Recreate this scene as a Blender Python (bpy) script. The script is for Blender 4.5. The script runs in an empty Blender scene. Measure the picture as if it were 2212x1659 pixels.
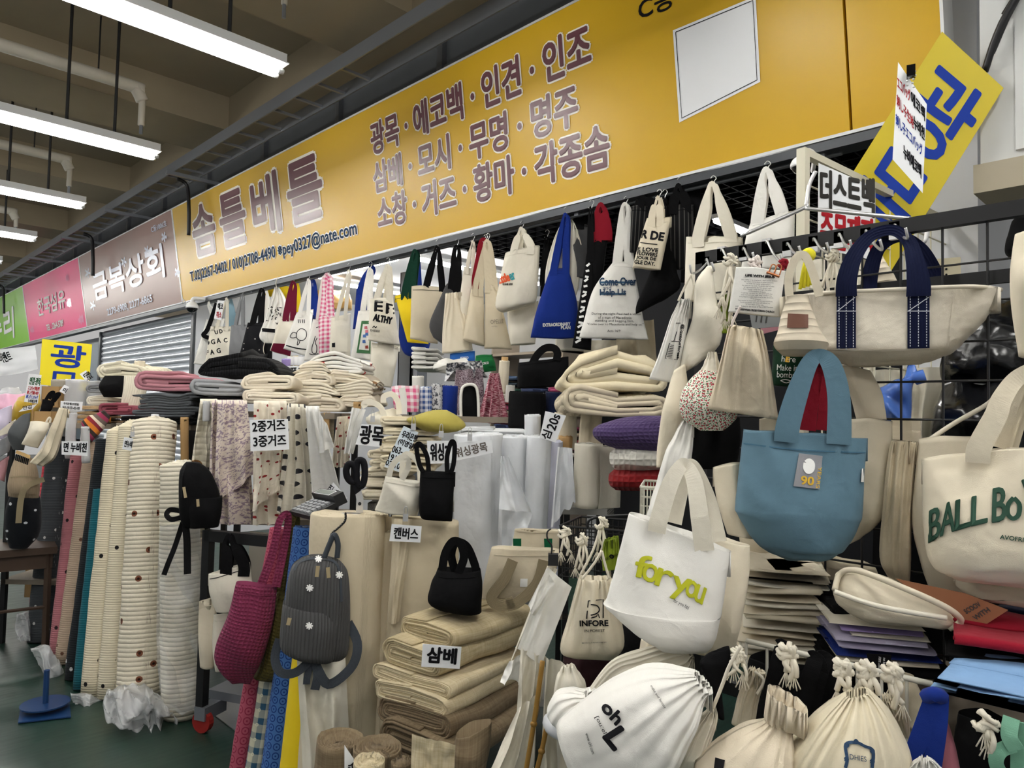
import bpy, math, random
import numpy as np
from mathutils import Vector, Matrix, noise
from mathutils.bvhtree import BVHTree

sc = bpy.context.scene
COL = sc.collection
random.seed(7)

# ---------------------------------------------------------------- camera, world, exposure
IMG_W, IMG_H, FOC = 2212., 1659., 1560.
ROT = np.array([[0.702, -0.016, -0.712], [0.712, 0.047, 0.701], [0.022, -0.999, 0.044]])
_u, _s, _v = np.linalg.svd(ROT); ROT = _u @ _v          # camera axes (right, down, forward) -> world
CAM = np.array([0., 0., 1.5])
cd = bpy.data.cameras.new('camera'); cam = bpy.data.objects.new('camera', cd); COL.objects.link(cam)
cd.sensor_width = 36.; cd.lens = FOC / IMG_W * 36.; cd.clip_start = .05; cd.clip_end = 200.
cam.matrix_world = Matrix(((ROT[0, 0], -ROT[0, 1], -ROT[0, 2], CAM[0]), (ROT[1, 0], -ROT[1, 1], -ROT[1, 2], CAM[1]),
                           (ROT[2, 0], -ROT[2, 1], -ROT[2, 2], CAM[2]), (0, 0, 0, 1)))
sc.camera = cam
wd = bpy.data.worlds.new('hall_light'); sc.world = wd; wd.use_nodes = True
wd.node_tree.nodes['Background'].inputs[0].default_value = (1., .99, .97, 1)
wd.node_tree.nodes['Background'].inputs[1].default_value = .16
sc.view_settings.view_transform = 'Standard'; sc.view_settings.look = 'None'
sc.view_settings.exposure = 1.55; sc.view_settings.gamma = 1.0; sc.view_settings.use_curve_mapping = False
TUBE_POWER = 27.0        # emission strength of the fluorescent tubes in the aisle
SHOP_POWER = 24.0         # and inside the shop

# ---------------------------------------------------------------- geometry helpers
def wray(px, py): return ROT @ np.array([px - IMG_W / 2, py - IMG_H / 2, FOC])
def atY(px, py, y): d = wray(px, py); return CAM + d * (y / d[1])
def atZ(px, py, z): d = wray(px, py); return CAM + d * ((z - CAM[2]) / d[2])
def atD(px, py, d): return CAM + wray(px, py) / FOC * d
def depth(p): return float((ROT.T @ (np.array(p) - CAM))[2])

class F:
    """A vertical working plane through a point; local x right, y away from the viewer, z up."""
    def __init__(s, px, py, d=None, Y=None, Z=None, yaw=0., rz=None, p=None):
        if p is None: p = atD(px, py, d) if d is not None else (atY(px, py, Y) if Y is not None else atZ(px, py, Z))
        s.o = np.array(p, float); h = s.o - CAM
        s.rz = math.atan2(h[1], h[0]) - math.pi / 2 + math.radians(yaw) if rz is None else math.radians(rz)
        s.x = np.array([math.cos(s.rz), math.sin(s.rz), 0]); s.y = np.array([-math.sin(s.rz), math.cos(s.rz), 0])
        s.m = depth(s.o) / FOC
    def l(s, px, py, off=0.):
        d = wray(px, py); o = s.o + s.y * off
        t = ((o - CAM) @ s.y) / (d @ s.y); q = CAM + d * t - s.o
        return Vector((q @ s.x, off, q[2]))
    def w(s, v): return s.o + s.x * v[0] + s.y * v[1] + np.array([0, 0, v[2]])

def link(name, me, mat, parent=None, loc=None):
    o = bpy.data.objects.new(name, me); COL.objects.link(o)
    if mat is not None and not me.materials: me.materials.append(mat)
    if parent is not None: o.parent = parent
    if loc is not None: o.location = loc
    return o
def obj(name, vs, fs, mat, parent=None, uv=None, smooth=True, loc=None):
    me = bpy.data.meshes.new(name); me.from_pydata([tuple(v) for v in vs], [], fs); me.update()
    if smooth: me.polygons.foreach_set('use_smooth', [True] * len(me.polygons))
    if uv is not None:
        L = me.uv_layers.new(name='uv'); li = np.empty(len(me.loops), np.int32); me.loops.foreach_get('vertex_index', li)
        L.data.foreach_set('uv', np.array(uv, np.float32)[li].ravel())
    return link(name, me, mat, parent, loc)
def setp(o, label=None, cat=None, group=None, kind=None):
    if label: o['label'] = label
    if cat: o['category'] = cat
    if group: o['group'] = group
    if kind: o['kind'] = kind
    return o
def thing(name, label, cat, fr=None, group=None, loc=None, rz=0.):
    o = bpy.data.objects.new(name, None); COL.objects.link(o); o.empty_display_size = .05
    if fr is not None: o.location = fr.o; o.rotation_euler = (0, 0, fr.rz)
    elif loc is not None: o.location = loc; o.rotation_euler = (0, 0, rz)
    return setp(o, label, cat, group)
def struct(o): o['kind'] = 'structure'; return o

class MB:
    """collects boxes into one mesh"""
    def __init__(s): s.v = []; s.f = []
    def box(s, x0, x1, y0, y1, z0, z1):
        b = len(s.v); s.v += [(x, y, z) for z in (z0, z1) for y in (y0, y1) for x in (x0, x1)]
        s.f += [tuple(b + i for i in q) for q in ((0, 2, 3, 1), (4, 5, 7, 6), (0, 1, 5, 4), (2, 6, 7, 3), (0, 4, 6, 2), (1, 3, 7, 5))]; return s
    def bar(s, a, b, r, n=6):
        a = Vector(a); b = Vector(b); d = (b - a).normalized(); u = d.orthogonal().normalized(); w = d.cross(u); k = len(s.v)
        for p in (a, b): s.v += [tuple(p + (u * math.cos(t) + w * math.sin(t)) * r) for t in [2 * math.pi * i / n + math.pi / n for i in range(n)]]
        s.f += [(k + i, k + (i + 1) % n, k + n + (i + 1) % n, k + n + i) for i in range(n)] + [tuple(range(k + n - 1, k - 1, -1)), tuple(range(k + n, k + 2 * n))]; return s
    def go(s, name, mat, parent=None, smooth=False): return obj(name, s.v, s.f, mat, parent, smooth=smooth)
def box(name, x0, x1, y0, y1, z0, z1, mat, parent=None): return MB().box(x0, x1, y0, y1, z0, z1).go(name, mat, parent)

def crom(P, n, closed=False):
    P = [np.array(p, float) for p in P]
    if len(P) == 2: return [P[0] + (P[1] - P[0]) * i / n for i in range(n + 1)]
    out = []; m = len(P) - 1
    for i in range(n + 1):
        t = i / n * m; k = min(int(t), m - 1); t -= k
        a, b, c, d = P[max(k - 1, 0)], P[k], P[k + 1], P[min(k + 2, m)]
        out.append(.5 * (2 * b + (c - a) * t + (2 * a - 5 * b + 4 * c - d) * t * t + (3 * b - a - 3 * c + d) * t ** 3))
    return out
def nz(x, y, z): return noise.noise(Vector((x, y, z)))

def tube(name, pts, r, mat, parent=None, n=6, seg=None, smooth=True):
    """round cord through 3-D points"""
    Q = crom(pts, seg or 6 * (len(pts) - 1)); vs = []; fs = []; up = Vector((.31, .2, .93))
    for i, q in enumerate(Q):
        t = Vector(Q[min(i + 1, len(Q) - 1)] - Q[max(i - 1, 0)])
        if t.length < 1e-9: t = Vector((0, 0, 1))
        t.normalize(); u = t.cross(up)
        if u.length < .05: u = t.orthogonal()
        u.normalize(); w = u.cross(t); up = w
        rr = r[min(i, len(r) - 1)] if isinstance(r, (list, tuple)) else r
        vs += [Vector(q) + (u * math.cos(a) + w * math.sin(a)) * rr for a in [2 * math.pi * k / n for k in range(n)]]
    for i in range(len(Q) - 1): fs += [(i * n + k, i * n + (k + 1) % n, (i + 1) * n + (k + 1) % n, (i + 1) * n + k) for k in range(n)]
    fs += [tuple(range(n - 1, -1, -1)), tuple(range(len(vs) - n, len(vs)))]
    return obj(name, vs, fs, mat, parent, smooth=smooth)

def ribbon(name, pts, w, mat, parent=None, th=.003, n=None, flat=None):
    """flat strap through local 3-D points; its face looks along -y unless flat gives another normal per end"""
    Q = crom(pts, n or 8 * (len(pts) - 1)); W = crom([[x] for x in w], len(Q) - 1) if isinstance(w, (list, tuple)) else [[w]] * len(Q)
    vs = []; fs = []; uv = []; acc = 0.; side = None
    for i, q in enumerate(Q):
        t = Vector(Q[min(i + 1, len(Q) - 1)] - Q[max(i - 1, 0)]); t.normalize()
        nr = Vector(flat) if flat else Vector((0, -1, 0)); s2 = t.cross(nr)
        if s2.length < .15: s2 = side if side else t.orthogonal()
        s2.normalize()
        if side is not None and s2.dot(side) < 0: s2 = -s2
        side = s2; nn = s2.cross(t).normalized(); ww = float(W[i][0]) / 2; q = Vector(q)
        vs += [q - s2 * ww - nn * th / 2, q + s2 * ww - nn * th / 2, q + s2 * ww + nn * th / 2, q - s2 * ww + nn * th / 2]
        if i: acc += (q - Vector(Q[i - 1])).length
        uv += [(-ww, acc), (ww, acc), (ww, acc), (-ww, acc)]
    for i in range(len(Q) - 1): fs += [(4 * i + k, 4 * i + (k + 1) % 4, 4 * i + 4 + (k + 1) % 4, 4 * i + 4 + k) for k in range(4)]
    fs += [(3, 2, 1, 0), tuple(len(vs) - 4 + k for k in range(4))]
    return obj(name, vs, fs, mat, parent, uv=uv, smooth=False)

def loft(name, fr, rows, thick, mat, parent, nu=36, nv=20, p=.6, pleat=0., npl=12, wr=.004, wf=9., seed=1., open_top=True, back=None, sag=0., cr=None):
    """cloth body from left/right outline pairs (top to bottom); thick = half depth at each row in metres"""
    Lr = [fr.l(r[0], r[1]) for r in rows]; Rr = [fr.l(r[2], r[3]) for r in rows]
    if not isinstance(thick, (list, tuple)): thick = [thick] * len(rows)
    if not isinstance(pleat, (list, tuple)): pleat = [pleat] * len(rows)
    A = crom([np.hstack([a, b, [t, q]]) for a, b, t, q in zip(Lr, Rr, thick, pleat)], nv)
    vs = []; fs = []; uv = []; acc = 0.; prev = None; cr = wr * 2.0 if cr is None else cr
    for i, r in enumerate(A):
        a, b, t, pl = Vector(r[:3]), Vector(r[3:6]), max(float(r[6]), .002), max(float(r[7]), 0)
        c = (a + b) / 2; h = (b - a) / 2; W = h.length; dn = Vector((h.z, 0, -h.x)).normalized() if W > 1e-6 else Vector((0, 0, -1))
        if prev is not None: acc += (c - prev).length
        prev = c
        for k in range(nu):
            th = 2 * math.pi * k / nu; co, si = math.cos(th), math.sin(th)
            q = c + h * (math.copysign(abs(co) ** .85, co)); ss = math.copysign(abs(si) ** p, si)
            n1 = nz(q.x * wf + seed * 7.3, q.z * wf * .6 + seed, seed * 3.1 + (1 if si > 0 else 5)); n2 = nz(q.x * wf * .35 + seed, q.z * wf * .35 - seed, seed)
            y = -ss * (t if si > 0 or back is None else back) - (n1 * wr + n2 * wr * 1.6) * abs(si) ** .4 * (1 if si > 0 else -1)
            y -= cr * (.5 - abs(nz(q.x * wf * .9 + q.z * wf * .5 + seed, q.z * wf * .3 - q.x * wf * .35, seed * 1.7 + (0 if si > 0 else 9))) * 2.2) * abs(si) ** .6 * (1 if si > 0 else -1)
            y += -pl * (.55 + .9 * abs(nz(th * 1.1 + seed, i * .04, seed * 2))) * math.cos(npl * th + 5 * nz(th * 1.3 + seed, i * .06, seed)) * abs(si) ** .5 * (1 if si > 0 else -1)
            q = q + dn * (sag * abs(si) * (i / nv) ** 3) + Vector((0, 0, nz(q.x * 14, seed, i * .3) * wr * .5))
            vs.append((q.x, y, q.z)); uv.append(((co if si > 0 else 2 - co) * W, -acc))
    for i in range(nv): fs += [(i * nu + k, (i + 1) * nu + k, (i + 1) * nu + (k + 1) % nu, i * nu + (k + 1) % nu) for k in range(nu)]
    b = nv * nu; fs.append(tuple(b + k for k in range(nu - 1, -1, -1)))
    if open_top:
        dz = min(.05, .3 * abs(Lr[0].z - Lr[-1].z)); top = len(vs)
        for k in range(nu): v = vs[k]; vs.append((v[0], v[1] * .8, v[2] - dz)); uv.append(uv[k])
        fs += [(k, (k + 1) % nu, top + (k + 1) % nu, top + k) for k in range(nu)]; fs.append(tuple(top + k for k in range(nu)))
    else: fs.append(tuple(range(nu)))
    return obj(name, vs, fs, mat, parent, uv=uv)

def bvh(o):
    me = o.data; return BVHTree.FromPolygons([v.co.copy() for v in me.vertices], [tuple(p.vertices) for p in me.polygons])

def onto(fr, tree, q, off):
    """where the sight line through plane point q meets the cloth, lifted off it by off"""
    e = CAM - fr.o; c = Vector((e @ fr.x, e @ fr.y, e[2])); d = (q - c).normalized(); h = tree.ray_cast(c, d)[0]
    if h is None: h = tree.find_nearest(q - d * .03)[0]
    return h - d * off
_tc = {}
def rawtext(s, space=1.0, lines=1.0, align='LEFT'):
    c = bpy.data.curves.new('lettering', 'FONT'); c.body = s; c.space_character = space; c.space_line = lines; c.align_x = align; c.resolution_u = 3
    o = bpy.data.objects.new('lettering', c); me = o.to_mesh(); V = np.array([v.co[:2] for v in me.vertices]) if len(me.vertices) else np.zeros((0, 2))
    Fc = [tuple(p.vertices) for p in me.polygons]; o.to_mesh_clear(); bpy.data.objects.remove(o); bpy.data.curves.remove(c); return V, Fc
def textmesh(s, space=1.0, lines=1.0, align='LEFT'):
    k = (s, space, lines, align)
    if k not in _tc:
        V, Fc = rawtext(*k)
        if len(V): V = (V - V.min(0)) / np.maximum(V.max(0) - V.min(0), 1e-6)
        _tc[k] = (V, Fc)
    return _tc[k]
def glyphs(s, space=1.0):
    """the same text cut into its characters, all in the bounding box of the whole"""
    k = (s, space)
    if k not in _tc:
        V, Fc = rawtext(s, space); lo, hi = V.min(0), V.max(0); out = []; cuts = []
        for i, ch in enumerate(s):
            if ch != ' ': cuts.append((rawtext(s[:i + 1], space)[0][:, 0].max() + .002))
        fx = [max(V[i, 0] for i in f) for f in Fc]; last = -9e9
        for c in cuts:
            fs = [f for f, x in zip(Fc, fx) if last < x <= c]; last = c; ids = sorted({i for f in fs for i in f}); mp = {a: b for b, a in enumerate(ids)}
            out.append(((V[ids] - lo) / (hi - lo), [tuple(mp[i] for i in f) for f in fs]))
        _tc[k] = out
    return _tc[k]
def dil(n=8): return [(math.cos(2 * math.pi * i / n), math.sin(2 * math.pi * i / n)) for i in range(n)]

def lettering(parent, fr, s, A, B, h, mat, body=None, bold=0., off=.003, y=0., name='lettering', U=None, space=1., lines=1., align='LEFT', tree=None, mesh=None):
    """flat print whose bounding box runs from pixel A to pixel B (bottom edge) and is h pixels tall; U = pixel vector of its up direction"""
    V, Fc = mesh or textmesh(s, space, lines, align)
    if not len(V): return None
    a = fr.l(*A, y); b = fr.l(*B, y); d = b - a
    if U is not None: e = fr.l(A[0] + U[0], A[1] + U[1], y) - a
    else: e = Vector((-d.z, 0, d.x)).normalized() * h * fr.m
    if tree is None and body is not None: tree = bvh(body)
    vs = []; fs = []
    offs = [(0, 0)] + ([(c * bold, q * bold) for c, q in dil()] if bold else [])
    for m, (ox, oz) in enumerate(offs):      # thickened strokes: each copy lies a hair deeper than the last
        b0 = len(vs); of = off * (1 - .05 * m)
        for v in V:
            q = a + d * float(v[0]) + e * float(v[1]) + (d.normalized() * ox + e.normalized() * oz) * e.length
            if tree is not None:
                q = onto(fr, tree, q, of)
            else: q = Vector((q.x, q.y - of, q.z))
            vs.append(q)
        fs += [tuple(i + b0 for i in f) for f in Fc]
    o = obj(name, vs, fs, mat, parent, smooth=False)
    if name == 'lettering': o['kind'] = 'stuff'
    return o

def stroke(parent, fr, pts, w, mat, tree=None, off=.003, y=0., name='print', closed=False, seg=None):
    """drawn line of width w metres printed on a surface, through pixel points"""
    if closed: pts = list(pts) + [pts[0]]
    L = [fr.l(*p, y) for p in pts]; Q = crom(L, seg or 5 * (len(L) - 1)) if seg != 0 else [np.array(p) for p in L]; vs = []; fs = []
    for i, q in enumerate(Q):
        t = Vector(Q[min(i + 1, len(Q) - 1)] - Q[max(i - 1, 0)]); s2 = Vector((-t.z, 0, t.x))
        if s2.length < 1e-9: s2 = Vector((1, 0, 0))
        s2.normalize()
        for k in (-1, 1):
            v = Vector(q) + s2 * w / 2 * k
            if tree is not None:
                v = onto(fr, tree, v, off)
            else: v.y -= off
            vs.append(v)
    fs = [(2 * i, 2 * i + 1, 2 * i + 3, 2 * i + 2) for i in range(len(Q) - 1)]
    return obj(name, vs, fs, mat, parent, smooth=False)
def patch(parent, fr, quad, mat, tree=None, off=.003, y=0., name='print', n=8, th=.0):
    """flat printed or sewn patch with pixel corners TL TR BR BL"""
    c = [fr.l(*p, y) for p in quad]; vs = []; fs = []; uv = []
    for i in range(n + 1):
        for j in range(n + 1):
            u, v = j / n, i / n; q = (c[0] * (1 - u) + c[1] * u) * (1 - v) + (c[3] * (1 - u) + c[2] * u) * v
            if tree is not None:
                q = onto(fr, tree, q, off)
            else: q = Vector((q.x, q.y - off, q.z))
            vs.append(q); uv.append((q.x, q.z))
    fs = [(i * (n + 1) + j, (i + 1) * (n + 1) + j, (i + 1) * (n + 1) + j + 1, i * (n + 1) + j + 1) for i in range(n) for j in range(n)]
    return obj(name, vs, fs, mat, parent, uv=uv)

# ---------------------------------------------------------------- materials (procedural)
def lin(h):
    if isinstance(h, str): h = h.lstrip('#'); h = [int(h[i:i + 2], 16) / 255 for i in (0, 2, 4)]
    return tuple((c / 12.92 if c <= .04045 else ((c + .055) / 1.055) ** 2.4) for c in h) + (1.,)
_mc = {}
class NT:
    def __init__(s, name, rough=.85, spec=.25, metal=0.):
        s.m = bpy.data.materials.new(name); s.m.use_nodes = True; s.t = s.m.node_tree; s.b = s.t.nodes['Principled BSDF']
        s.b.inputs['Roughness'].default_value = rough; s.b.inputs['Specular IOR Level'].default_value = spec; s.b.inputs['Metallic'].default_value = metal
    def n(s, typ, **kw):
        x = s.t.nodes.new(typ)
        for k, v in kw.items(): setattr(x, k, v)
        return x
    def put(s, sock, v):
        if hasattr(v, 'links'): s.t.links.new(v, sock)
        else: sock.default_value = v
    def math(s, op, a, b=0., c=0.):
        x = s.n('ShaderNodeMath', operation=op); s.put(x.inputs[0], a); s.put(x.inputs[1], b); s.put(x.inputs[2], c); return x.outputs[0]
    def uv(s):
        if not hasattr(s, '_uv'):
            t = s.n('ShaderNodeUVMap'); t.uv_map = 'uv'; x = s.n('ShaderNodeSeparateXYZ'); s.t.links.new(t.outputs[0], x.inputs[0]); s._uvv = t.outputs[0]; s._uv = (x.outputs[0], x.outputs[1])
        return s._uv
    def uvvec(s): s.uv(); return s._uvv
    def objvec(s): return s.n('ShaderNodeTexCoord').outputs['Object']
    def scaled(s, vec, sx, sy=None, sz=None):
        x = s.n('ShaderNodeMapping'); s.put(x.inputs[0], vec); x.inputs['Scale'].default_value = (sx, sy if sy is not None else sx, sz if sz is not None else sx); return x.outputs[0]
    def noise(s, vec, scale, detail=2., rough=.5):
        x = s.n('ShaderNodeTexNoise'); s.put(x.inputs['Vector'], vec); x.inputs['Scale'].default_value = scale; x.inputs['Detail'].default_value = detail; x.inputs['Roughness'].default_value = rough; return x.outputs[0]
    def voro(s, vec, scale, rnd=1., feature='F1'):
        x = s.n('ShaderNodeTexVoronoi', feature=feature, voronoi_dimensions='2D'); s.put(x.inputs['Vector'], vec); x.inputs['Scale'].default_value = scale; x.inputs['Randomness'].default_value = rnd; return x
    def mix(s, f, a, b):
        x = s.n('ShaderNodeMix', data_type='RGBA'); s.put(x.inputs[0], f); s.put(x.inputs[6], a); s.put(x.inputs[7], b); return x.outputs[2]
    def col(s, c): s.put(s.b.inputs['Base Color'], c)
    def bump(s, h, strength=.4, dist=.002):
        x = s.n('ShaderNodeBump'); s.put(x.inputs['Height'], h); x.inputs['Strength'].default_value = strength; x.inputs['Distance'].default_value = dist
        s.t.links.new(x.outputs[0], s.b.inputs['Normal']); return x
    def lt(s, a, b): return s.math('LESS_THAN', a, b)
    def gt(s, a, b): return s.math('GREATER_THAN', a, b)

def plain(key, hexc, rough=.6, spec=.3, metal=0., bump=0., var=0.):
    if key in _mc: return _mc[key]
    t = NT(key, rough, spec, metal); c = lin(hexc)
    if var:
        nn = t.noise(t.objvec(), 3., 4.); d = tuple(x * (1 - var) for x in c[:3]) + (1,); t.col(t.mix(nn, d, c))
    else: t.col(c)
    if bump: t.bump(t.noise(t.objvec(), 60., 4.), bump, .003)
    _mc[key] = t.m; return t.m
def emit(key, hexc, power):
    if key in _mc: return _mc[key]
    t = NT(key); t.col(lin(hexc)); t.b.inputs['Emission Color'].default_value = lin(hexc); t.b.inputs['Emission Strength'].default_value = power; _mc[key] = t.m; return t.m

def fabric(key, hexc, kind='canvas', motif=None, mc=None, mc2=None, ms=14., mr=.16, rough=.9, per=.012, st=.5, sheen=.06):
    """cloth: kind = canvas | quilt (ribs across) | rib (ribs along) | waffle | gauze ; motif = dots rings floral sprig gingham check stripe cell"""
    if key in _mc: return _mc[key]
    t = NT(key, rough, .15); u, v = t.uv(); c = lin(hexc); vec = t.uvvec()
    t.b.inputs['Sheen Weight'].default_value = sheen
    var = t.noise(vec, 5., 3.); base = t.mix(var, tuple(x * .93 for x in c[:3]) + (1,), c); out = base
    if motif == 'dots':
        vo = t.voro(vec, ms, .8); out = t.mix(t.lt(vo.outputs['Distance'], mr), base, lin(mc))
        if mc2: out = t.mix(t.lt(vo.outputs['Distance'], mr * .4), out, lin(mc2))
    elif motif == 'grid':
        vo = t.voro(t.scaled(vec, 1., .62, 1.), ms, .25); out = t.mix(t.lt(vo.outputs['Distance'], mr), base, lin(mc))
    elif motif == 'rings':
        vo = t.voro(vec, ms, .0); d = vo.outputs['Distance']; ring = t.math('MULTIPLY', t.lt(d, .42), t.gt(d, .30)); ring = t.math('MAXIMUM', ring, t.lt(d, .1)); out = t.mix(ring, base, lin(mc))
    elif motif == 'floral':
        vo = t.voro(vec, ms, 1.); d = vo.outputs['Distance']; v2 = t.voro(vec, ms * 1.9, 1.); out = t.mix(t.lt(v2.outputs['Distance'], .3), base, lin(mc)); out = t.mix(t.lt(d, mr), out, lin(mc2 or mc))
    elif motif == 'sprig':
        n1 = t.noise(vec, ms, 6., .65); n2 = t.noise(vec, ms * .3, 2.); q = t.math('ADD', n1, t.math('MULTIPLY', t.math('SUBTRACT', n2, .5), .35)); out = t.mix(t.gt(q, .53), base, lin(mc))
    elif motif == 'gingham':
        a = t.gt(t.math('SINE', t.math('MULTIPLY', u, 2 * math.pi / mr)), 0.); b = t.gt(t.math('SINE', t.math('MULTIPLY', v, 2 * math.pi / mr)), 0.); f = t.math('MULTIPLY', t.math('ADD', a, b), .5); out = t.mix(f, base, lin(mc))
    elif motif == 'check':
        a = t.gt(t.math('SINE', t.math('MULTIPLY', u, 2 * math.pi / mr)), .2); b = t.gt(t.math('SINE', t.math('MULTIPLY', v, 2 * math.pi / mr)), .2); f = t.math('MULTIPLY', t.math('ADD', a, b), .5); out = t.mix(f, base, lin(mc))
        vo = t.voro(vec, 1 / mr, 0.); out = t.mix(t.math('MULTIPLY', t.lt(vo.outputs['Distance'], .12), t.gt(vo.outputs['Distance'], .05)), out, lin(mc2 or '#ffffff'))
    elif motif in ('stripe', 'stripeu'):
        x = t.n('ShaderNodeValToRGB'); x.color_ramp.interpolation = 'CONSTANT'; cs = mc; e = x.color_ramp.elements; e[0].color = lin(cs[0])
        while len(e) < len(cs): e.new(.5)
        for i, h in enumerate(cs): e[i].position = i / len(cs); e[i].color = lin(h)
        t.put(x.inputs[0], t.math('FRACT', t.math('DIVIDE', u if motif == 'stripeu' else v, mr))); out = x.outputs[0]
    elif motif == 'streak':
        n1 = t.noise(t.scaled(vec, 6., 160., 1.), 1., 3., .6); n2 = t.noise(t.scaled(vec, 220., 8., 1.), 1., 2.); f = t.math('MULTIPLY', t.math('ADD', n1, n2), .5); x = t.n('ShaderNodeMapRange'); t.put(x.inputs[0], f); x.inputs[1].default_value = .35; x.inputs[2].default_value = .65; out = t.mix(x.outputs[0], lin(mc), base)
    t.col(out)
    pu = t.math('MULTIPLY', u, 2 * math.pi / per); pv = t.math('MULTIPLY', v, 2 * math.pi / per)
    if kind == 'quilt': h = t.math('POWER', t.math('ABSOLUTE', t.math('SINE', t.math('MULTIPLY', pv, .5))), .6); h = t.math('ADD', h, t.math('MULTIPLY', t.noise(vec, 45., 2.), .45)); t.bump(h, st, per * .35)
    elif kind == 'rib': h = t.math('POWER', t.math('ABSOLUTE', t.math('SINE', t.math('MULTIPLY', pu, .5))), .6); h = t.math('ADD', h, t.math('MULTIPLY', t.noise(vec, 60., 2.), .35)); t.bump(h, st, per * .35)
    elif kind == 'waffle': h = t.math('MULTIPLY', t.math('ABSOLUTE', t.math('SINE', t.math('MULTIPLY', pu, .5))), t.math('ABSOLUTE', t.math('SINE', t.math('MULTIPLY', pv, .5)))); t.bump(h, st, per * .3)
    elif kind == 'gauze': t.bump(t.noise(t.scaled(vec, 30., 90., 1.), 1., 4., .6), st, .006)
    else:
        cr = t.math('ABSOLUTE', t.math('SUBTRACT', t.noise(t.scaled(vec, 1., .8, 1.), 9., 3., .55), .5)); h = t.math('ADD', t.math('MULTIPLY', t.noise(vec, 650., 1.), .06), t.math('MULTIPLY', cr, 1.6)); t.bump(t.math('ADD', h, t.math('MULTIPLY', t.noise(vec, 22., 2.), .5)), min(1., st * 1.0), .010)
    _mc[key] = t.m; return t.m

WHITE = fabric('white_cotton', '#eceae4'); IVORY = fabric('ivory_cotton', '#e6e0d0'); CREAM = fabric('cream_canvas', '#ddd3bd'); NATURAL = fabric('natural_canvas', '#d3c7ae')
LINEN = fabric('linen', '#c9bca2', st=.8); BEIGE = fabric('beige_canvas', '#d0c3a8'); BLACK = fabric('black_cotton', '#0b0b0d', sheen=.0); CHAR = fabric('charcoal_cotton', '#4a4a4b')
GREY = fabric('grey_cotton', '#828386'); NAVY = fabric('navy_webbing', '#0d1433', kind='rib', per=.006); ROYAL = fabric('royal_blue_cotton', '#172f80'); DENIM = fabric('slate_blue_canvas', '#5d7b8c')
MAROON = fabric('maroon_cotton', '#6a1730'); RED = fabric('red_cotton', '#861726'); YELLOW = fabric('yellow_cotton', '#e8cb25'); GREEN = fabric('green_cotton', '#0e5a38')
KHAKI = fabric('khaki_webbing', '#9a8c70', kind='rib', per=.004); INK = plain('black_ink', '#16161a', .7, .1); PAPER = plain('white_paper', '#eef0f3', .35, .4)
CORD = fabric('white_cord', '#e4ddcc', st=.8); STEEL = plain('chrome_steel', '#d4d4d4', .28, .5, .75); DSTEEL = plain('dark_wire', '#17171a', .45, .4)
REDINK = plain('red_ink', '#a8232b', .7, .1); BLUEINK = plain('blue_ink', '#1f3b97', .6, .1); NAVYINK = plain('navy_ink', '#2f4560', .7, .1); WHITEINK = plain('white_ink', '#eeeeec', .7, .1)
KRAFT = plain('kraft_board', '#b08f63', .8, .1, var=.1); CORE = plain('grey_paper_tube', '#cfcfd0', .75, .2); KCORE = plain('kraft_paper_tube', '#b99668', .8, .1)

# ---------------------------------------------------------------- builders
def rail_hook(parent, fr, px, py, up=14, mat=None):
    a = fr.l(px, py); m = fr.m
    tube('hook', [a + Vector((-.012, 0, up * m)), a + Vector((.0, 0, up * m + .012)), a + Vector((.012, 0, up * m)), a + Vector((.004, 0, .012)), a + Vector((-.004, 0, -.012)), a + Vector((-.018, 0, .0))], .0022, mat or STEEL, parent, n=5)

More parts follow.
